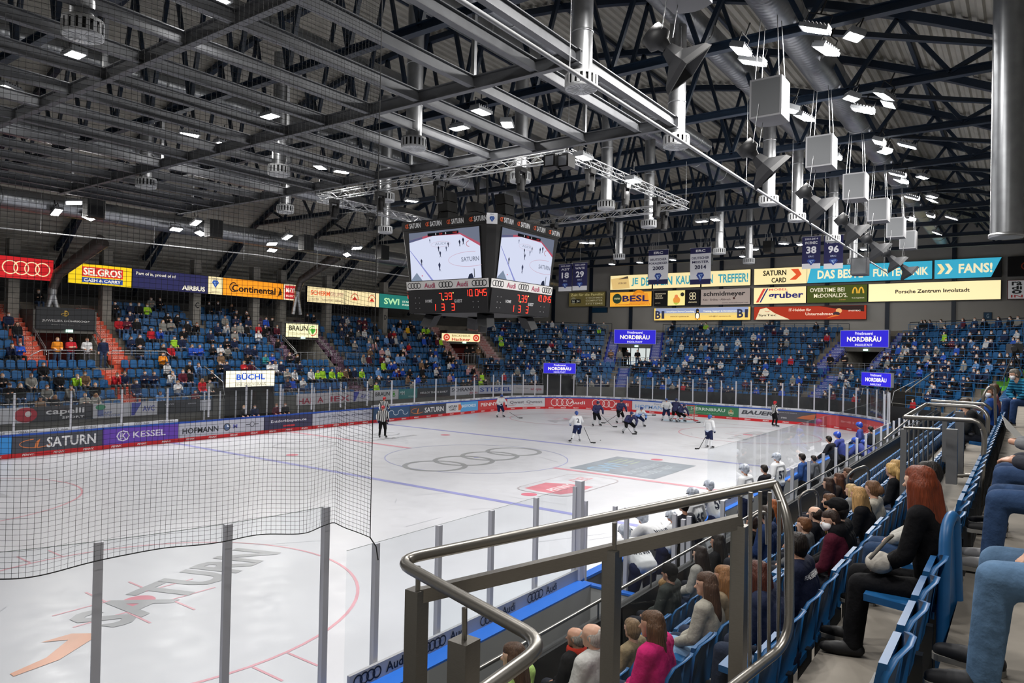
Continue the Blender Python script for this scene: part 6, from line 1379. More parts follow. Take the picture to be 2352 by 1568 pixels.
def stripes():
    m = bpy.data.materials.new('referee_stripes'); m.use_nodes = True; nt = m.node_tree; b = nt.nodes['Principled BSDF']; tc = nt.nodes.new('ShaderNodeTexCoord'); sp = nt.nodes.new('ShaderNodeSeparateXYZ'); mm = nt.nodes.new('ShaderNodeMath'); mm.operation = 'MULTIPLY'; mm.inputs[1].default_value = 9
    fr = nt.nodes.new('ShaderNodeMath'); fr.operation = 'FRACT'; gt = nt.nodes.new('ShaderNodeMath'); gt.operation = 'GREATER_THAN'; gt.inputs[1].default_value = .5; mx = nt.nodes.new('ShaderNodeMix'); mx.data_type = 'RGBA'
    mx.inputs[6].default_value = (.02, .02, .022, 1); mx.inputs[7].default_value = (.6, .6, .6, 1)
    L = nt.links.new; L(tc.outputs['Object'], sp.inputs[0]); L(sp.outputs[0], mm.inputs[0]); L(mm.outputs[0], fr.inputs[0]); L(fr.outputs[0], gt.inputs[0]); L(gt.outputs[0], mx.inputs[0]); L(mx.outputs[2], b.inputs['Base Color']); b.inputs['Roughness'].default_value = .8; return m
def fade(key, top, low, z0, z1):
    """jersey dyed from one colour to another towards its hem"""
    m = bpy.data.materials.new(key); m.use_nodes = True; nt = m.node_tree; b = nt.nodes['Principled BSDF']; tc = nt.nodes.new('ShaderNodeTexCoord'); sp = nt.nodes.new('ShaderNodeSeparateXYZ'); mr = nt.nodes.new('ShaderNodeMapRange'); nz = nt.nodes.new('ShaderNodeTexNoise'); nz.inputs['Scale'].default_value = 6
    ad = nt.nodes.new('ShaderNodeMath'); ad.operation = 'MULTIPLY_ADD'; ad.inputs[1].default_value = .25; mr.inputs[1].default_value = z0+.12; mr.inputs[2].default_value = z1+.12; mx = nt.nodes.new('ShaderNodeMix'); mx.data_type = 'RGBA'
    mx.inputs[6].default_value = (*hexc(low), 1); mx.inputs[7].default_value = (*hexc(top), 1); L = nt.links.new
    L(tc.outputs['Object'], sp.inputs[0]); L(tc.outputs['Object'], nz.inputs['Vector']); L(nz.outputs['Fac'], ad.inputs[0]); L(sp.outputs[2], ad.inputs[2]); L(ad.outputs[0], mr.inputs[0]); L(mr.outputs[0], mx.inputs[0]); L(mx.outputs[2], b.inputs['Base Color']); b.inputs['Roughness'].default_value = .8; return m
J_WHITE = fade('jersey_white', 'c8cacd', '5f86c8', .86, 1.02); J_NAVY = mat('jersey_navy', '23264f', .8, vary=.25, scale=9); J_REF = stripes(); P_NAVY = cloth('1c2342'); S_WHITE = cloth('c2c4c8'); S_NAVY = cloth('2a2c4a'); P_BLK = cloth('141416'); M_SKATE = mat('skate_black', '16171a', .35); M_GLOVE = cloth('1a1f38')
H_BLUE = mat('helmet_blue', '2e4a8a', .3, vary=.5, scale=14); H_RED = mat('helmet_red', 'b3232c', .3); H_WHITE = mat('helmet_white', 'a9b0bc', .3, vary=.4, scale=16)
BASE = dict(pel=(0, .1, .9), chest=(0, -.05, 1.24), neck=(0, -.1, 1.43), head=(0, -.16, 1.6), sl=(-.22, -.07, 1.38), sr=(.22, -.07, 1.38), hl=(-.11, .08, .86), hr=(.11, .08, .86), kl=(-.2, -.1, .5), kr=(.2, -.1, .5), al=(-.27, .08, .14), ar=(.27, .08, .14), tl=(-.31, -.14, .08), tr=(.31, -.14, .08), el=(-.38, -.16, 1.12), er=(.38, -.16, 1.12), wl=(-.2, -.42, 1.02), wr=(.24, -.44, .92))
def stance(**k): d = dict(BASE); d.update(k); return d
CROUCH = stance(pel=(0, .22, .74), chest=(0, -.12, 1.0), neck=(0, -.27, 1.14), head=(0, -.36, 1.28), sl=(-.22, -.22, 1.1), sr=(.22, -.22, 1.1), hl=(-.12, .2, .7), hr=(.12, .2, .7), kl=(-.28, -.18, .46), kr=(.28, -.14, .46), al=(-.4, .06, .14), ar=(.42, .1, .14), tl=(-.46, -.14, .08), tr=(.47, -.1, .08), el=(-.4, -.3, .86), er=(.38, -.34, .84), wl=(-.2, -.55, .78), wr=(.2, -.6, .62))
STRIDE = stance(pel=(0, .06, .86), kl=(-.18, -.14, .48), kr=(.24, .12, .5), al=(-.26, -.1, .14), ar=(.46, .34, .16), tl=(-.28, -.32, .08), tr=(.54, .16, .09))
UPRIGHT = stance(pel=(0, .02, .98), chest=(0, -.02, 1.32), neck=(0, -.02, 1.52), head=(0, -.05, 1.7), sl=(-.22, -.01, 1.46), sr=(.22, -.01, 1.46), hl=(-.1, .02, .94), hr=(.1, .02, .94), kl=(-.14, -.03, .53), kr=(.15, -.04, .53), al=(-.16, .04, .14), ar=(.17, .04, .14), tl=(-.19, -.17, .08), tr=(.21, -.17, .08), el=(-.33, .02, 1.2), er=(.33, .02, 1.2), wl=(-.27, -.12, .95), wr=(.24, -.3, 1.0))
HANDSUP = dict(UPRIGHT); HANDSUP.update(el=(-.3, -.08, 1.2), er=(.3, -.08, 1.2), wl=(-.06, -.26, 1.2), wr=(.06, -.27, 1.16))
LEAN = stance(pel=(0, .22, .96), chest=(0, -.08, 1.16), neck=(0, -.3, 1.26), head=(0, -.42, 1.36), sl=(-.23, -.22, 1.22), sr=(.23, -.22, 1.22), el=(-.36, -.4, 1.02), er=(.36, -.4, 1.02), wl=(-.16, -.56, 1.08), wr=(.16, -.56, 1.08), hl=(-.12, .2, .92), hr=(.12, .2, .92), kl=(-.16, .12, .52), kr=(.16, .12, .52), al=(-.18, .16, .14), ar=(.18, .16, .14), tl=(-.2, -.06, .08), tr=(.2, -.06, .08))
def player(label, P, ang, pose, jersey, pants, sock, helmet, s=1.03, num=None, girth=1.2, vox=.02, skate=True, helm=True, numc='1c2030', hair=None):
    f = standing(pose, girth=girth, hair=None if helm else hair or 'short'); M = Matrix.Translation(P) @ Matrix.Rotation(ang, 4, 'Z') @ Matrix.Scale(s, 4)
    body = remesh(f.sub(('skin', 'eye', 'lip', 'top', 'leg', 'sock', 'shoe', 'glove'), -.012 if vox < .03 else 0), vox, 'player_body', [skin_m(1)], {k: 0 for k in ('skin', 'eye', 'lip', 'top', 'leg', 'sock', 'shoe', 'glove')}, 2)
    o = link('person', body); o.matrix_world = M; tag(o, label, 'person')
    jm = remesh(f.sub(('top',), .012), vox, 'jersey', [jersey], {'top': 0}, 3); link('jersey', jm, o)
    link('hockey_pants' if helm and skate else 'trousers', remesh(f.sub(('leg',), .02), vox, 'pants', [pants], {'leg': 0}, 3), o)
    for k, sx in (('l', -1), ('r', 1)):
        g = Fig(); g.c = [c for c in f.c if c[0] == 'sock' and (c[1].x+c[2].x)*sx > 0]; link('sock', remesh(g.sub(('sock',), .008), vox, 'sock', [sock], {'sock': 0}, 2), o)
        g = Fig(); g.c = [c for c in f.c if c[0] == 'glove' and (c[1]-Vector(pose['w'+k])).length < .2]
        if g.c: link('glove' if skate and helm else 'hand', remesh(g.sub(('glove',), .004), vox*.8, 'glove', [M_GLOVE if helm else skin_m(0)], {'glove': 0}, 1), o)
        g = Fig(); g.c = [c for c in f.c if c[0] == 'shoe' and (c[1].x+c[2].x)*sx > 0]; sk = link('skate' if skate else 'shoe', remesh(g.sub(('shoe',), .006), vox, 'skate', [M_SKATE], {'shoe': 0}, 1), o)
        if skate: mb = MB(); a, t_ = Vector(pose['a'+k]), Vector(pose['t'+k]); d = (t_-a); d.z = 0; mb.obox(((a+t_)/2).to_2d().to_3d()+Vector((0, 0, .022)), d*.62, d.normalized().cross(Vector((0, 0, 1)))*.008, (0, 0, .022)); mb.build('blade', M_GALV, sk)
    if helm:
        g = Fig(); c = Vector(pose['head']); fw = Vector(pose.get('fw', (0, -1, -.1))).normalized(); up = (Vector((0, 0, 1))-fw*fw.z).normalized(); q = c
        g.cap('h', q-fw*.03+up*.04, q+fw*.03+up*.045, .112, .1); g.cap('h', q-fw*.06-up*.02, q-fw*.05-up*.05, .085, .07)
        hm = link('helmet', remesh(g, .015, 'helmet', [helmet], {'h': 0}, 1), o)
        mb = MB(); x = fw.cross(up); mb.tube([q+x*.095+fw*.04+up*.02, q+x*.06+fw*.115+up*.01, q-x*.06+fw*.115+up*.01, q-x*.095+fw*.04+up*.02], .012, 5); mb.build('visor_rim', M_DARK, hm)
    else: link('hair', remesh(f.sub(('hair', 'cap'), .004), .018, 'hair', [hair_m('1c1613')], {'hair': 0, 'cap': 0}, 1), o)
    if num: decal(jm, o, num, 0, 1.22 if pose is not LEAN else 1.2, .16*len(num) if len(num) < 3 else .36, .24 if len(num) < 3 else .1, numc)
    return o
def stick(label, a, b, blade, r=.015):
    """a: butt end, b: heel at the ice, blade: direction of the blade"""
    a, b = Vector(a), Vector(b); t = at_loc('hockey_stick', label, 'hockey stick', b)
    mb = MB(); mb.bar(a, b, .03, .022); wlink(mb.build('shaft', M_DARK), t)
    mb = MB(); d = Vector(blade).normalized(); mb.bar(b, b+d*.14+Vector((0, 0, .01)), .012, .07); mb.bar(b+d*.13, b+d*.3+Vector((0, 0, .02)), .012, .075); wlink(mb.build('blade', C('d8d8d8' if 'pale' in label else '1c1c1e')), t)
    mb = MB(); mb.bar(a, a+(b-a)*.08, .036, .03); wlink(mb.build('grip', C('c9c9c9')), t)
def W(P, ang, q, s=1.03): return Matrix.Translation(P) @ Matrix.Rotation(ang, 4, 'Z') @ Vector(q)*1.0
def icep(u, v): return at(u, v, Z=0.)
# heading 0 faces -y; positive turns left
player('referee in striped shirt and red helmet standing on the open ice by the net edge', icep(878, 1005), -.5, UPRIGHT, J_REF, P_BLK, P_BLK, H_RED, girth=1.08)['category'] = 'person'
player('second referee in striped shirt, behind the first at the far boards', icep(881, 974), -.3, UPRIGHT, J_REF, P_BLK, P_BLK, H_RED, girth=1.08)
player('referee in striped shirt and red helmet near the corner beyond the goal', icep(1778, 979), .8, stance(**{**UPRIGHT, 'kl': (-.24, -.05, .53), 'al': (-.34, .05, .14), 'tl': (-.4, -.14, .08)}), J_REF, P_BLK, P_BLK, H_RED, girth=1.05)
PL = [('player in white jersey skating alone by the red far boards', 1149, 958, -.4, BASE, 'w', None, ((1168, 945, .9), (1192, 938, .05))),
      ('player in white jersey numbered 2 striding towards the goal mouth', 1325, 1014, 2.5, STRIDE, 'w', '2', ((1340, 978, 1.0), (1357, 1003, .03))),
      ('player in navy jersey standing with stick between two red ring adverts', 1370, 978, -.55, BASE, 'n', None, ((1378, 950, 1.), (1408, 972, .03))),
      ('player in navy jersey before the end of the red advert', 1424, 971, -.5, BASE, 'n', None, ((1428, 945, 1.), (1390, 962, .05))),
      ('crouching player in navy jersey with stick reaching to the ice', 1445, 995, -.7, CROUCH, 'n', None, ((1428, 963, 1.), (1452, 997, .03))),
      ('player in white jersey bending behind the crouching navy player', 1467, 980, -.6, CROUCH, 'w', None, ((1474, 954, .8), (1497, 953, .3))),
      ('player in white jersey shoving the pair in front of the goal', 1530, 967, -1.2, BASE, 'w', None, None),
      ('player in navy jersey tied up with the white player at the goal', 1551, 968, 1.6, BASE, 'n', None, ((1568, 948, .9), (1600, 962, .05))),
      ('goalkeeper in navy jersey and wide pads at the goal post', 1563, 969, -.4, CROUCH, 'n', None, None),
      ('player in white jersey standing alone near the bench glass', 1628, 1029, 1.2, UPRIGHT, 'w', None, ((1622, 1000, .8), (1606, 1024, .05)))]
for k, (lb, u, v, ang, pose, j, num, st) in enumerate(PL):
    P = icep(u, v); player(lb, P, ang, pose, J_WHITE if j == 'w' else J_NAVY, P_NAVY if j == 'w' else P_BLK, S_WHITE, H_BLUE if j == 'w' else mat('helmet_navy', '26345f', .3), num=num)
    if st:
        dep = (P-CAM).dot(F_); a, b = at(st[0][0], st[0][1], D=dep-.3), at(st[1][0], st[1][1], D=dep-.5)
        b.z = max(.03, b.z) if st[1][2] > .06 else .03
        dirn = (b-a); dirn.z = 0; stick('dark hockey stick held by the %s' % lb.replace('player in ', '').split(' with')[0].split(' in front')[0], a, b, dirn if dirn.length > .05 else (1, 0, 0))
mb = MB(); P = icep(1563, 969)
# bench: players seen from behind, coach and staff
BN = [('player in white jersey leaning over the bench gate, blue mark on the shoulder', 1440, 1192, -15.75, LEAN, 'w', 'SATURN', 2.6), ('player in white jersey bending beside the first at the open gate', 1482, 1160, -15.5, LEAN, 'w', 'MANNHEIM', 2.9), ('player in white jersey with patterned helmet turned to the gate post', 1541, 1188, -15.9, UPRIGHT, 'w', 'MAR', 3.3),
      ('coach in dark clothes and cap behind the bench', 1570, 1140, -16.3, UPRIGHT, 'k', None, 3.0), ('player in white jersey numbered 65 standing behind the bench glass', 1592, 1120, -15.9, UPRIGHT, 'w', '65', 3.0), ('player in white jersey leaning on the boards next to number 65', 1630, 1103, -15.5, BASE, 'w', '55', 2.9),
      ('player in white jersey numbered 6 sitting high on the boards', 1710, 1066, -15.7, UPRIGHT, 'w', '86', 3.0), ('staff member in dark coat with bare head on the bench', 1755, 1066, -15.9, HANDSUP, 'k', None, 3.0), ('player in white jersey and blue helmet last on the near bench', 1784, 1040, -15.7, UPRIGHT, 'w', '57', 2.9),
      ('person in grey suit behind the bench glass', 1868, 1062, -16.2, UPRIGHT, 'g', None, 3.0), ('person in blue jacket behind the bench glass', 1842, 1040, -16.2, UPRIGHT, 'b', None, 3.1), ('player in blue jersey standing at the second bench', 1974, 962, -15.9, UPRIGHT, 'v', None, 3.2), ('player in blue jersey sitting low at the second bench', 1985, 1010, -16.4, LEAN, 'v', None, 3.0), ('player in blue jersey at the end of the second bench', 1968, 995, -16.2, CROUCH, 'v', None, 2.9),
      ('staff member with dark hair by the second bench glass', 2000, 962, -16.6, UPRIGHT, 'k', None, 3.1), ('player in royal jersey seen through the bench panes', 1925, 985, -15.8, BASE, 'v', None, 3.), ('player in dark jersey seen through the bench panes', 1905, 1000, -15.8, BASE, 'k', None, 3.)]
JV = mat('jersey_royal', '27357e', .8, vary=.2, scale=9)
for lb, u, v, Y, pose, j, num, ang in BN:
    P = at(u, v, Y=Y); top = pose['head'][2]+.13; zt = P.z; P.z = .42; hl = j in 'wv'; hd = Vector(pose['head'])
    M = Matrix.Rotation(ang, 4, 'Z') @ hd; P.x -= M.x*.9; P.y -= M.y*.9
    player(lb, P, ang, pose, {'w': J_WHITE, 'k': cloth('1a1b22'), 'g': cloth('5a5c62'), 'b': cloth('27457c'), 'v': JV}[j], P_NAVY if j == 'w' else P_BLK, S_WHITE if hl else P_BLK, {'w': H_WHITE, 'v': mat('helmet_royal', '2a48a8', .3)}.get(j, H_BLUE), s=max(.9, min(1.1, (zt-.42)/top)), num=num, girth=1.2 if hl else 1.05, helm=hl, skate=hl, vox=.018 if u < 1800 else .024)
mb = MB(); mb.box((-16.9, -16.95, -.12), (12, -15.25, .42)); tag(mb.build('bench_platform', C('4a4b4e', 0, .7)), 'dark rubber platform of the players benches behind the boards', 'platform')
P = at(1480, 1290, Y=-16.2)
for k, (x0, x1) in enumerate(((-10., -1.), (3, 12))):
    mb = MB(); mb.box((x0, -16.75, .82), (x1, -16.4, .87)); 
    t = at_loc('players_bench', 'long white players bench behind the boards, %s of two' % nth(k+1), 'bench', ((x0+x1)/2, -16.6, .42)); wlink(mb.build('seat', C('c4c6ca')), t)
    for q in range(5): x = x0+.2+(x1-x0-.4)*q/4; mb = MB(); mb.box((x-.03, -16.7, .42), (x+.03, -16.45, .82)); wlink(mb.build('leg', M_POST), t)
# ------------------------------------------------------------------ spectators on the camera side, seen from behind
def dress(o, f, top, leg, hair, shoe='1a1a1c', vox=.016, mask=False, hi=False, leg2=None):
    labs = ('skin', 'eye', 'lip', 'top', 'leg', 'shoe'); 
    m = remesh(f.sub(('top',), .012), vox, 'jacket', [top], {'top': 0}, 3); j = link('jacket', m, o)
    if any(c[0] == 'leg' for c in f.c):
        link('trousers', remesh(f.sub(('leg',), .01), vox, 'trousers', [leg], {'leg': 0}, 3), o)
        for sx in (-1, 1):
            g = Fig(); g.c = [c for c in f.c if c[0] == 'shoe' and ((c[1].x+c[2].x)*sx > 0)]
            if not g.c: continue
            sh_ = link('shoe', remesh(g.sub(('shoe',), .006), .012, 'shoe', [C(shoe, 0, .6)], {'shoe': 0}, 2), o)
            h_, t_ = g.c[0][1], g.c[1][2]; ax = Vector((t_.x-h_.x, t_.y-h_.y, 0)).normalized(); sd = Vector((-ax.y, ax.x, 0)); mb = MB(); pts = []
            for c_, r_, a0 in ((t_, .037, -PI/2), (h_, .042, PI/2)): pts += [(c_.x+ax.x*r_*math.cos(a0+PI*i/6)+sd.x*r_*1.1*math.sin(a0+PI*i/6), c_.y+ax.y*r_*math.cos(a0+PI*i/6)+sd.y*r_*1.1*math.sin(a0+PI*i/6), -.004) for i in range(7)]
            mb.prism(pts, (0, 0, .03)); mb.build('sole', C('8f8d88', 0, .7), sh_)
    if any(c[0] == 'hair' for c in f.c): link('hair', remesh(f.sub(('hair',), .003), .012, 'hair', [hair], {'hair': 0}, 3), o)
    if any(c[0] == 'cap' for c in f.c): link('cap', remesh(f.sub(('cap',), .002), .012, 'cap', [cloth('121214')], {'cap': 0}, 1), o)
    if any(c[0] == 'mask' for c in f.c): link('face_mask', remesh(f.sub(('mask',), .002), .01, 'mask', [M_MASK], {'mask': 0}, 1), o)
    return j
BODY_M = lambda sk: ([skin_m(sk), M_EYE, M_LIP], {'skin': 0, 'eye': 1, 'lip': 2, 'top': 0, 'leg': 0, 'shoe': 0})
def sitter(label, P, ang, top, leg, hair_col, sk=0, s=1., shoe='1a1a1c', vox=.016, **kw):
    """P: floor under the backrest; ang 0 faces -y, pi faces the ice"""
    f = seated(**kw); ms, ix = BODY_M(sk); hv = .0085 if kw.get('fingers') else .013
    body = remesh(f.sub(('skin', 'eye', 'lip', 'top', 'leg', 'shoe'), -.004), hv, 'person_body', ms, ix, 2)
    o = link('person', body); o.matrix_world = Matrix.Translation(P) @ Matrix.Rotation(ang, 4, 'Z') @ Matrix.Scale(s, 4); tag(o, label, 'person')
    return o, dress(o, f, cloth(top) if isinstance(top, str) else top, cloth(leg), hair_m(hair_col), shoe, vox)
def quilt(h):
    m = cloth(h); m = m.copy(); nt = m.node_tree; tc = nt.nodes.new('ShaderNodeTexCoord'); w = nt.nodes.new('ShaderNodeTexWave'); w.bands_direction = 'Z'; w.inputs['Scale'].default_value = 5; bp = nt.nodes.new('ShaderNodeBump'); bp.inputs['Strength'].default_value = .9; bp.inputs['Distance'].default_value = .03
    nt.links.new(tc.outputs['Object'], w.inputs['Vector']); nt.links.new(w.outputs['Fac'], bp.inputs['Height']); nt.links.new(bp.outputs[0], nt.nodes['Principled BSDF'].inputs['Normal']); return m
M_QUILT = quilt('1f6a8c')
def rowP(u, v, r, lean=.0, X=None):
    Y = -(17.6+.8*r+.72-.17)+math.sin(lean)*.6; P = at(u, v, Y=Y); z = Z0+RISE*r
    return Vector((P.x if X is None else X, -(17.6+.8*r+.70), z)), max(.8, min(1.06, (P.z-z)/(1.335-(1-math.cos(lean))*.75)))
FG = [  # u, v of the crown, row, label, top, trousers, hair colour, options
 (1831, 1222, 3, 'person in navy jacket with white lettering across the shoulders', '1d2236', '8a8680', '1c1512', dict(arms='down', spread=1.2, hood=False, girth=1.12, lean=.12)),
 (1905, 1193, 3, 'person in maroon hoodie with white mask looking towards the far goal', '4a1626', '2a2c34', '2e2019', dict(hood=True, mask=True, look=-.75, lean=.2, girth=1.05)),
 (1847, 1187, 2, 'child with short light-brown hair in grey hoodie', '55575a', '2a2c34', '6a452a', dict(hood=True, s=.9)),
 (1928, 1144, 3, 'person in black baseball cap and black jacket', '121215', '23252c', '1a1512', dict(hair='cap', girth=1.1, look=.3, lean=.1)),
 (1969, 1150, 3, 'woman with long blonde hair falling over a black top', '131316', '22242c', 'b08a58', dict(hair='long', look=.4, lean=.25)),
 (1874, 1160, 2, 'balding person with dark fringe of hair in dark clothing', '191a20', '22242c', '2a1e17', dict(hair='ring', look=.3)),
 (2004, 1103, 3, 'woman with brown hair bun in cream knit sweater', 'a8a398', '2a3348', '6a4c34', dict(hair='bun', look=.3, lean=.1)),
 (2046, 1088, 3, 'blonde woman with ponytail in black jacket with pale collar', '17181c', '2a3348', 'c9a468', dict(hair='pony', look=.6, lean=.2)),
 (2056, 1072, 3, 'blonde person half hidden behind the blonde ponytail', '2a2c34', '2a3348', 'bf9a62', dict(hair='short', look=.4, lean=.2)),
 (1930, 1086, 1, 'woman with auburn hair and striped scarf two rows down', '3a3230', '22242c', '4e2e1e', dict(hair='long')),
 (1907, 1096, 1, 'person with dark brown hair beside the auburn-haired woman', '1c1d24', '22242c', '33221a', dict(hair='long')),
 (1951, 1074, 1, 'person with brown hair under the bent steel handrail', '34343a', '22242c', '4a3222', dict(hair='short')),
 (1955, 1120, 2, 'small child with straight pale blonde hair', '8a8a88', '2a3348', 'c7a878', dict(hair='long', s=.9)),
 (1907, 1133, 2, 'child with brown hair in mustard top before the black cap', '9a7434', '2a3348', '5a3c26', dict(hair='short', s=.92)),
 (2138, 1059, 4, 'dark-haired person in white shirt behind the red-haired woman', 'b4b2ac', '2c3f5c', '15110f', dict(hair='short', mask=True, look=-.5, lean=.05)),
 (1327, 1438, 0, 'grey-haired balding person in black and red jacket', '17171a', '2a2c34', '8f8a84', dict(hair='ring', look=-.2)),
 (1368, 1429, 1, 'bald person in white hoodie', 'c6c4c0', '2a3348', 'b0a8a0', dict(hair='ring', hood=True, girth=1.1, look=-.2)),
 (1452, 1422, 1, 'person with curly light-brown hair in tan coat', '8a7a60', '2a3348', '7a6248', dict(hair='short', look=.3)),
 (1501, 1402, 2, 'woman with long brown hair in bright pink hoodie', 'c4246a', '2a3348', '5a3d28', dict(hair='long', hood=True, girth=1.08, look=-.3, lean=.1)),
 (1735, 1376, 3, 'person with reddish-brown hair in dark navy jacket close to the railing', '20263c', '2a3142', '4a241a', dict(hair='long', girth=1.2, lean=.3)),
 (1626, 1313, 2, 'woman with very long brown hair in cream sweater and pale jeans', 'aaa498', '7f9fc0', '4e3526', dict(hair='long', look=-.5, spread=.8, lean=.08)),
 (1666, 1298, 2, 'woman with long chestnut-blonde hair next to the cream sweater', '94826a', '2a3348', '8a5f3a', dict(hair='long', look=-.1)),
 (1613, 1254, 0, 'woman with dark hair in light grey shirt at the parapet', 'a19e98', '2a3348', '251a16', dict(hair='long', look=.1)),
 (1543, 1295, 0, 'child in black knit hat and dark grey jacket at the parapet', '3a3e3c', '22242c', '15110f', dict(hair='beanie', look=.1, s=.95)),
 (1526, 1340, 0, 'small blond boy in green shirt bending over a toy', '5a6a48', '2a3348', '9a7a50', dict(hair='short', look=-.9, nod=.5, lean=.3, s=.85)),
 (1654, 1226, 0, 'person with long dark hair in black jacket at the parapet', '15161a', '22242c', '1c1512', dict(hair='long')),
 (1190, 1475, 0, 'person with brown hair in lime green jacket behind the rail corner', 'a9c870', '2a3348', '4a3222', dict(hair='long', look=-.4)),
 (1781, 1142, 0, 'ginger-haired person in denim jacket behind the rail bars', '3f5a80', '22242c', '8a4a22', dict(hair='long', look=.2)),
 (1732, 1185, 0, 'dark-haired person in black top behind the rail post', '1a1a1e', '22242c', '2a1c16', dict(hair='short', look=.2)),
 (1768, 1128, 1, 'person in blue coat under the small bent handrail', '24365e', '22242c', '2a2019', dict(hair='short', look=.4)),
 (2232, 912, 4, 'person in dark coat bending forward beyond the steel barrier', '2a2c2e', '23252c', '3a2c20', dict(hair='short', lean=.5, look=.3, X=-11.5)),
 (2269, 894, 4, 'person with mask in blue jersey beyond the steel barrier', '23468a', '23252c', '5a4230', dict(hair='short', mask=True, look=-.6, X=-9.)),
 (2243, 900, 4, 'person in rose sweater with raised arms beyond the barrier', '8a5a66', '23252c', '4a3424', dict(hair='short', arms='phone', X=-7.2)),
]
for u, v, r, lb, top, leg, hair, kw in FG:
    kw = dict(kw); s0 = kw.pop('s', None); X_ = kw.pop('X', None); P, s = rowP(u, v, r, kw.get('lean', 0), X_); lk = kw.pop('look', 0); fine = r >= 2 and u > 1400 or u < 1550
    o, j = sitter(lb, P, PI+.0, top, leg, hair, sk=int(u) % 3, s=max(.82, s), look=lk, vox=.016, **kw)
    if 'lettering' in lb: decal(j.data, o, 'PEAK PERFORMANCE', 0, .985, .40, .04, 'd8d8da', 1)
    if 'red jacket' in lb:
        mb = MB(); mb.lathe([(.1, .0), (.12, .03), (.115, .07), (.09, .09)], 14, (0, -.17, 1.03)); mb.build('collar', cloth('b8301f'), o)
# red-haired woman in black on the row above, hands in her lap, white trainers
o, j = sitter('woman with long red hair in black clothes, bag on her lap', Vector((-22.1, -21.62, 3.40)), PI-.15, '101013', '121215', '6e2f16', sk=2, s=.97, shoe='1b1b1d', hair='long', fingers=True, arms='lap', look=.3, legdir=-.35, lean=.14, girth=.86)
t = at_loc('shoulder_bag', 'white and grey cloth bag held on the lap of the red-haired woman', 'bag', (-22.25, -21.05, 4.02)); mb = MB(); mb.ball((-22.2, -21.14, 4.03), (.13, .09, .07), 0, 14, 8); wlink(mb.build('bag_body', cloth('a9a49c')), t); mb = MB(); mb.tube([(-22.35, -21.1, 4.08), (-22.3, -21.2, 4.22), (-22.1, -21.2, 4.2), (-22.05, -21.1, 4.08)], .012, 6); wlink(mb.build('strap', cloth('6a665f')), t)
# people at the picture's edge: only legs and hands reach into view
o, j = sitter('person in light blue jeans seated close to the camera, hands clasped over the knees', Vector((-23.62, -22.5, 3.93)), PI, '33353c', '5a7796', '2a1c16', sk=0, s=1.05, shoe='25262a', fingers=True, arms='lap', lean=.3, spread=1.1)
o2, j = sitter('person in dark blue jeans seated second from the camera with a phone', Vector((-21.5, -22.42, 3.95)), PI, '3a3c44', '33496c', '2a1c16', sk=1, s=1., shoe='8a8a8c', fingers=True, arms='phone', lean=.1)
o3, j = sitter('person in jeans holding a white sheet of paper at the picture edge', Vector((-20.2, -22.42, 3.95)), PI, '7a7c80', '34486a', '2a1c16', sk=1, s=1., shoe='2a2a2c', arms='phone', lean=.1)
P = at(2338, 1000, D=6.1); mb = MB(); mb.obox(P, (.1, .02, .05), (-.04, .1, .12), (.0005, -.0005, .0005)); tag(mb.build('paper_sheet', C('c9c9c6', 0, .8)), 'white sheet of paper held by the person at the picture edge', 'paper')
o, j = sitter('grey-haired man in quilted teal jacket sitting forward beyond the blue seat end', Vector((-8.0, -22.15, 3.96)), PI+.65, M_QUILT, '2a3f66', '6a665f', sk=0, s=1., lean=.55, fingers=True, arms='lap', mask=True, look=.2, nod=.2, hair='short')
# ------------------------------------------------------------------ steel railing round the landing in front of the camera
def steel(pts): return [at(u, v, D=d) for u, v, d in pts]
t = at_loc('guard_railing', 'brushed steel guard railing with round handrail turning a corner in front of the camera', 'railing', at(1100, 1560, D=3))
def bez(p, n=6):   # polyline with rounded corners
    out = []
    for i in range(len(p)):
        if 0 < i < len(p)-1:
            a, b, c = p[i-1], p[i], p[i+1]; r = min(.12, (a-b).length/2, (c-b).length/2); q0, q1 = b+(a-b).normalized()*r, b+(c-b).normalized()*r
            out += [q0*(1-k/n)**2+b*2*(k/n)*(1-k/n)+q1*(k/n)**2 for k in range(n+1)]
        else: out.append(p[i])
    return out
mb = MB(); mb.tube(bez(steel([(1779, 1110, 3.35), (908, 1287, 3.12), (1258, 1478, 2.42), (1090, 1600, 2.15)])), .0245, 20); wlink(mb.build('handrail', M_STEEL), t)
mb = MB(); a, b = steel([(968, 1366, 3.15), (1702, 1196, 3.38)]); mb.bar(a, b, .045, .06); wlink(mb.build('lower_rail', M_STEEL), t)
for (u, v0, d, w) in ((958, 1352, 3.15, .075), (1406, 1262, 3.28, .068), (1700, 1205, 3.38, .068)):
    a = at(u, v0, D=d); mb = MB(); mb.box((a.x-w/2, a.y-w/2, a.z-1.05), (a.x+w/2, a.y+w/2, a.z)); wlink(mb.build('post', M_STEEL), t)
for (u, v0, v1, d) in ((960, 1300, 1362, 3.13), (1411, 1200, 1262, 3.27), (1700, 1138, 1200, 3.37)):
    a, b = at(u, v0, D=d), at(u, v1, D=d); mb = MB(); mb.tube([a, b], .011, 8); wlink(mb.build('stem', M_STEEL), t)
a = at(1066, 1468, D=2.75); mb = MB(); mb.box((a.x-.045, a.y-.045, a.z-.9), (a.x+.045, a.y+.045, a.z)); wlink(mb.build('post', M_STEEL), t)
a, b = at(1067, 1395, D=2.75), at(1067, 1470, D=2.75); mb = MB(); mb.tube([a, b], .011, 8); wlink(mb.build('stem', M_STEEL), t)
mb = MB(); q = steel([(985, 1375, 3.16), (1390, 1272, 3.27), (1390, 1640, 3.27), (985, 1640, 3.16)]); mb.quad(*q); wlink(mb.build('glass_pane', M_GLASS_S), t)
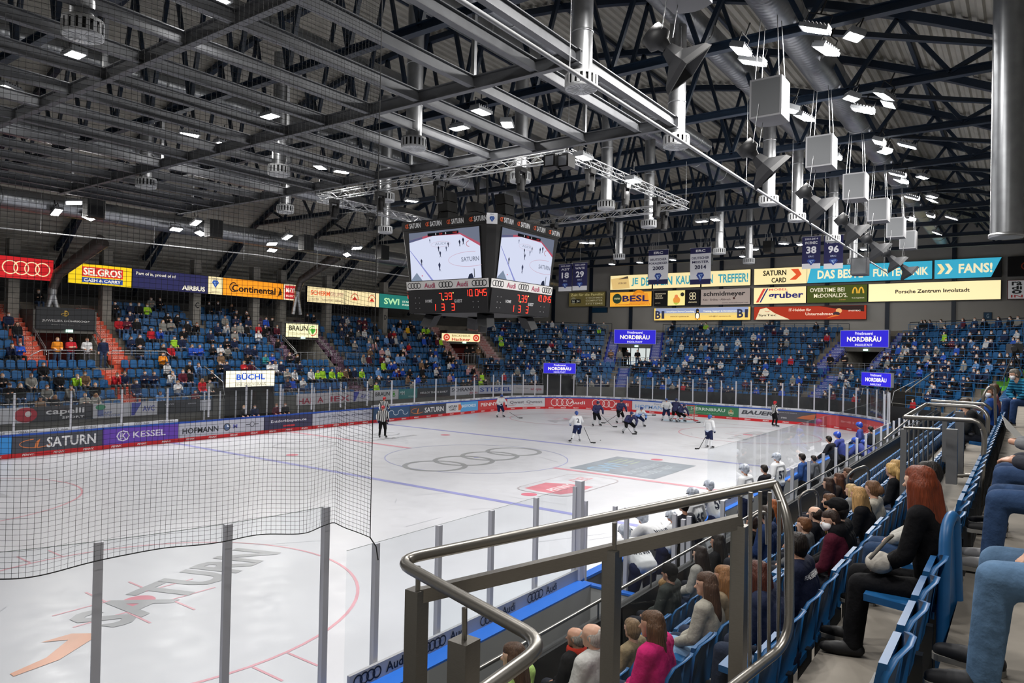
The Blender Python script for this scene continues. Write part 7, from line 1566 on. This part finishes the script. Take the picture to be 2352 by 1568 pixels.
mb = MB(); q = steel([(1430, 1268, 3.29), (1690, 1208, 3.37), (1690, 1640, 3.37), (1430, 1640, 3.29)]); mb.quad(*q); wlink(mb.build('glass_pane', M_GLASS_S), t)
t = at_loc('rail_gate', 'steel end frame of the railing with thin upright bars', 'railing', at(1780, 1500, D=3.1))
mb = MB(); mb.tube(bez(steel([(1779, 1110, 3.35), (1813, 1195, 3.2), (1813, 1475, 3.1), (1600, 1640, 2.75)])), .021, 16); wlink(mb.build('frame_tube', M_STEEL), t)
for (u, v0, v1, d) in ((1724, 1130, 1535, 3.0), (1746, 1128, 1518, 3.06), (1768, 1130, 1502, 3.12), (1790, 1150, 1486, 3.16)):
    a, b = at(u, v0, D=d), at(u-2, v1, D=d); mb = MB(); mb.tube([a, b], .009, 8); wlink(mb.build('bar', M_STEEL), t)
# landing floor under the camera
P = at(1780, 1500, D=3.1); mb = MB(); mb.box((-29.5, -24.5, 2.2), (-24.9, -20.6, 3.75)); struct(mb.build('floor_landing', M_STAND))
# tall blue seat frame seen edge-on, end of the upper row
t = at_loc('seat_end_frame', 'tall glossy blue tube frame at the end of the upper seat row', 'seat frame', at(2180, 1560, D=4.3))
mb = MB(); mb.tube(bez(steel([(2160, 1640, 4.0), (2172, 1210, 4.3), (2192, 1172, 4.45), (2206, 1640, 4.3)])), .034, 12); wlink(mb.build('frame_tube', M_SEAT), t)
mb = MB(); mb.quad(*steel([(2165, 1640, 4.02), (2176, 1215, 4.32), (2194, 1190, 4.44), (2202, 1640, 4.28)])); wlink(mb.build('panel', M_SEAT), t)
# steel barrier of the second landing
t = at_loc('landing_barrier', 'square steel tube barrier with glass wall round the stair opening by the benches', 'barrier', at(2200, 1150, D=9))
for k, pts in enumerate(([(2078, 958, 9.7), (2250, 966, 8.9), (2262, 1000, 8.9), (2250, 1168, 8.8), (2225, 1178, 8.8)], [(2078, 958, 9.7), (2128, 928, 12.5), (2245, 934, 11.4), (2270, 950, 11.2), (2264, 1090, 11.2), (2195, 1092, 11.4)], [(2140, 920, 13.2), (2264, 928, 12.), (2276, 940, 12.)])):
    mb = MB(); mb.tube(bez(steel(pts)), .03 if k < 2 else .026, 10); wlink(mb.build('rail_tube', M_STEEL), t)
for u, v0, v1, d, w in ((2187, 985, 1110, 9.6, .13), (2205, 945, 1095, 11.5, .12), (2076, 985, 1160, 9.6, .07), (2170, 965, 1060, 10.5, .06)):
    a, b = at(u, v0, D=d), at(u, v1, D=d); mb = MB(); mb.box((a.x-w/2, a.y-w/2, b.z), (a.x+w/2, a.y+w/2, a.z)); wlink(mb.build('post', C('6b6c6e', 0, .45)), t)
mb = MB(); mb.quad(*steel([(2078, 982, 9.6), (2150, 940, 11.8), (2150, 1060, 11.8), (2078, 1158, 9.6)])); wlink(mb.build('glass_pane', M_GLASS_S), t)
mb = MB(); mb.tube(steel([(2076, 982, 9.6), (2160, 986, 9.3)]), .018, 8); mb.tube(steel([(2076, 1158, 9.6), (2150, 1162, 9.3)]), .018, 8); wlink(mb.build('cross_tube', M_STEEL), t)
for k in range(6): u = 2088+11*k; mb = MB(); mb.tube(steel([(u, 980-6*k, 9.8+.3*k), (u, 1146-15*k, 9.8+.3*k)]), .012, 6); wlink(mb.build('bar', M_STEEL), t)
for k, (pts, wd) in enumerate((([(1840, 1190, 11), (1835, 1142, 11), (1850, 1128, 11), (1872, 1125, 11), (1879, 1140, 11), (1879, 1185, 11)], 'beside the balding spectator'), ([(1948, 1118, 13), (1946, 1092, 13), (1962, 1078, 13), (1988, 1070, 13), (1995, 1080, 13), (1996, 1120, 13)], 'above the auburn-haired woman'), ([(1722, 1240, 9.5), (1720, 1195, 9.5), (1740, 1178, 9.5), (1760, 1176, 9.5), (1762, 1250, 9.5)], 'behind the rail bars'),
        ([(2255, 960, 13.5), (2258, 905, 13.5), (2272, 888, 13.5), (2285, 890, 13.5), (2287, 985, 13.5)], 'in front of the teal jacket'))):
    mb = MB(); mb.tube(bez(steel(pts)), .024, 10); tag(mb.build('hoop_rail', M_STEEL), 'bent steel hoop rail at a seat aisle %s' % wd, 'handrail')
for k, (a, b, wd) in enumerate((((2030, 1010, 16), (2115, 940, 24), 'lower'), ((2080, 900, 30), (2150, 850, 40), 'upper'))):
    mb = MB(); mb.tube(steel([a, b]), .03, 8); tag(mb.build('aisle_rail', M_STEEL), 'long straight handrail rising along the corner stand, %s of two' % wd, 'handrail')
t = at_loc('tv_camera', 'black television camera on a tripod on the corner stand steps', 'camera', at(2335, 850, D=26))
P = at(2330, 800, D=26); mb = MB(); mb.obox(P, (.45, .1, 0), (-.03, .16, 0), (0, 0, .17)); wlink(mb.build('camera_body', M_DARK), t)
mb = MB(); mb.tube([P+Vector((-.4, 0, 0)), P+Vector((-.75, 0, -.02))], .1, 10); wlink(mb.build('lens', M_BLACK), t)
for k in range(3): mb = MB(); a = 2.1*k; mb.tube([P+Vector((0, 0, -.15)), P+Vector((.4*math.cos(a), .4*math.sin(a), -1.15))], .025, 5); wlink(mb.build('leg', M_DARK), t)
b = BK['diag2']; t = at_loc('stair_flight', 'bright green painted stair flight on the corner stand by the television camera', 'stairs', b.P(5, 4, Z0))
mb = MB()
for k in range(8, 24): z = Z0+.265*k+.01; d = .4*k; x = b.hi(d)-.9; mb.prism([b.P(x-.7, d, z-.4), b.P(x+.7, d, z-.4), b.P(x+.7, d+.42, z-.4), b.P(x-.7, d+.42, z-.4)], (0, 0, .4))
wlink(mb.build('steps', mat('stair_green', '6ab83c', .7, vary=.12, scale=6)), t)
# seats under a sitter are folded down
sat = {}
for o in COL.objects:
    if o.get('category') == 'person' and o.type == 'MESH': q = o.matrix_world.translation; sat.setdefault((round(q.x), round(q.y)), []).append(q.copy())
for o in COL.objects:
    if o.get('category') == 'seat':
        q = o.matrix_world.translation
        down = any((p-q).length < .33 for i in (-1, 0, 1) for j in (-1, 0, 1) for p in sat.get((round(q.x)+i, round(q.y)+j), []))
        for c in o.children:
            for me in mesh_cache[0 if down else 1]:
                if me.name.split('.')[0] == c.name.split('.')[0]: c.data = me
bpy.data.scenes.remove(LAB_SCENE)
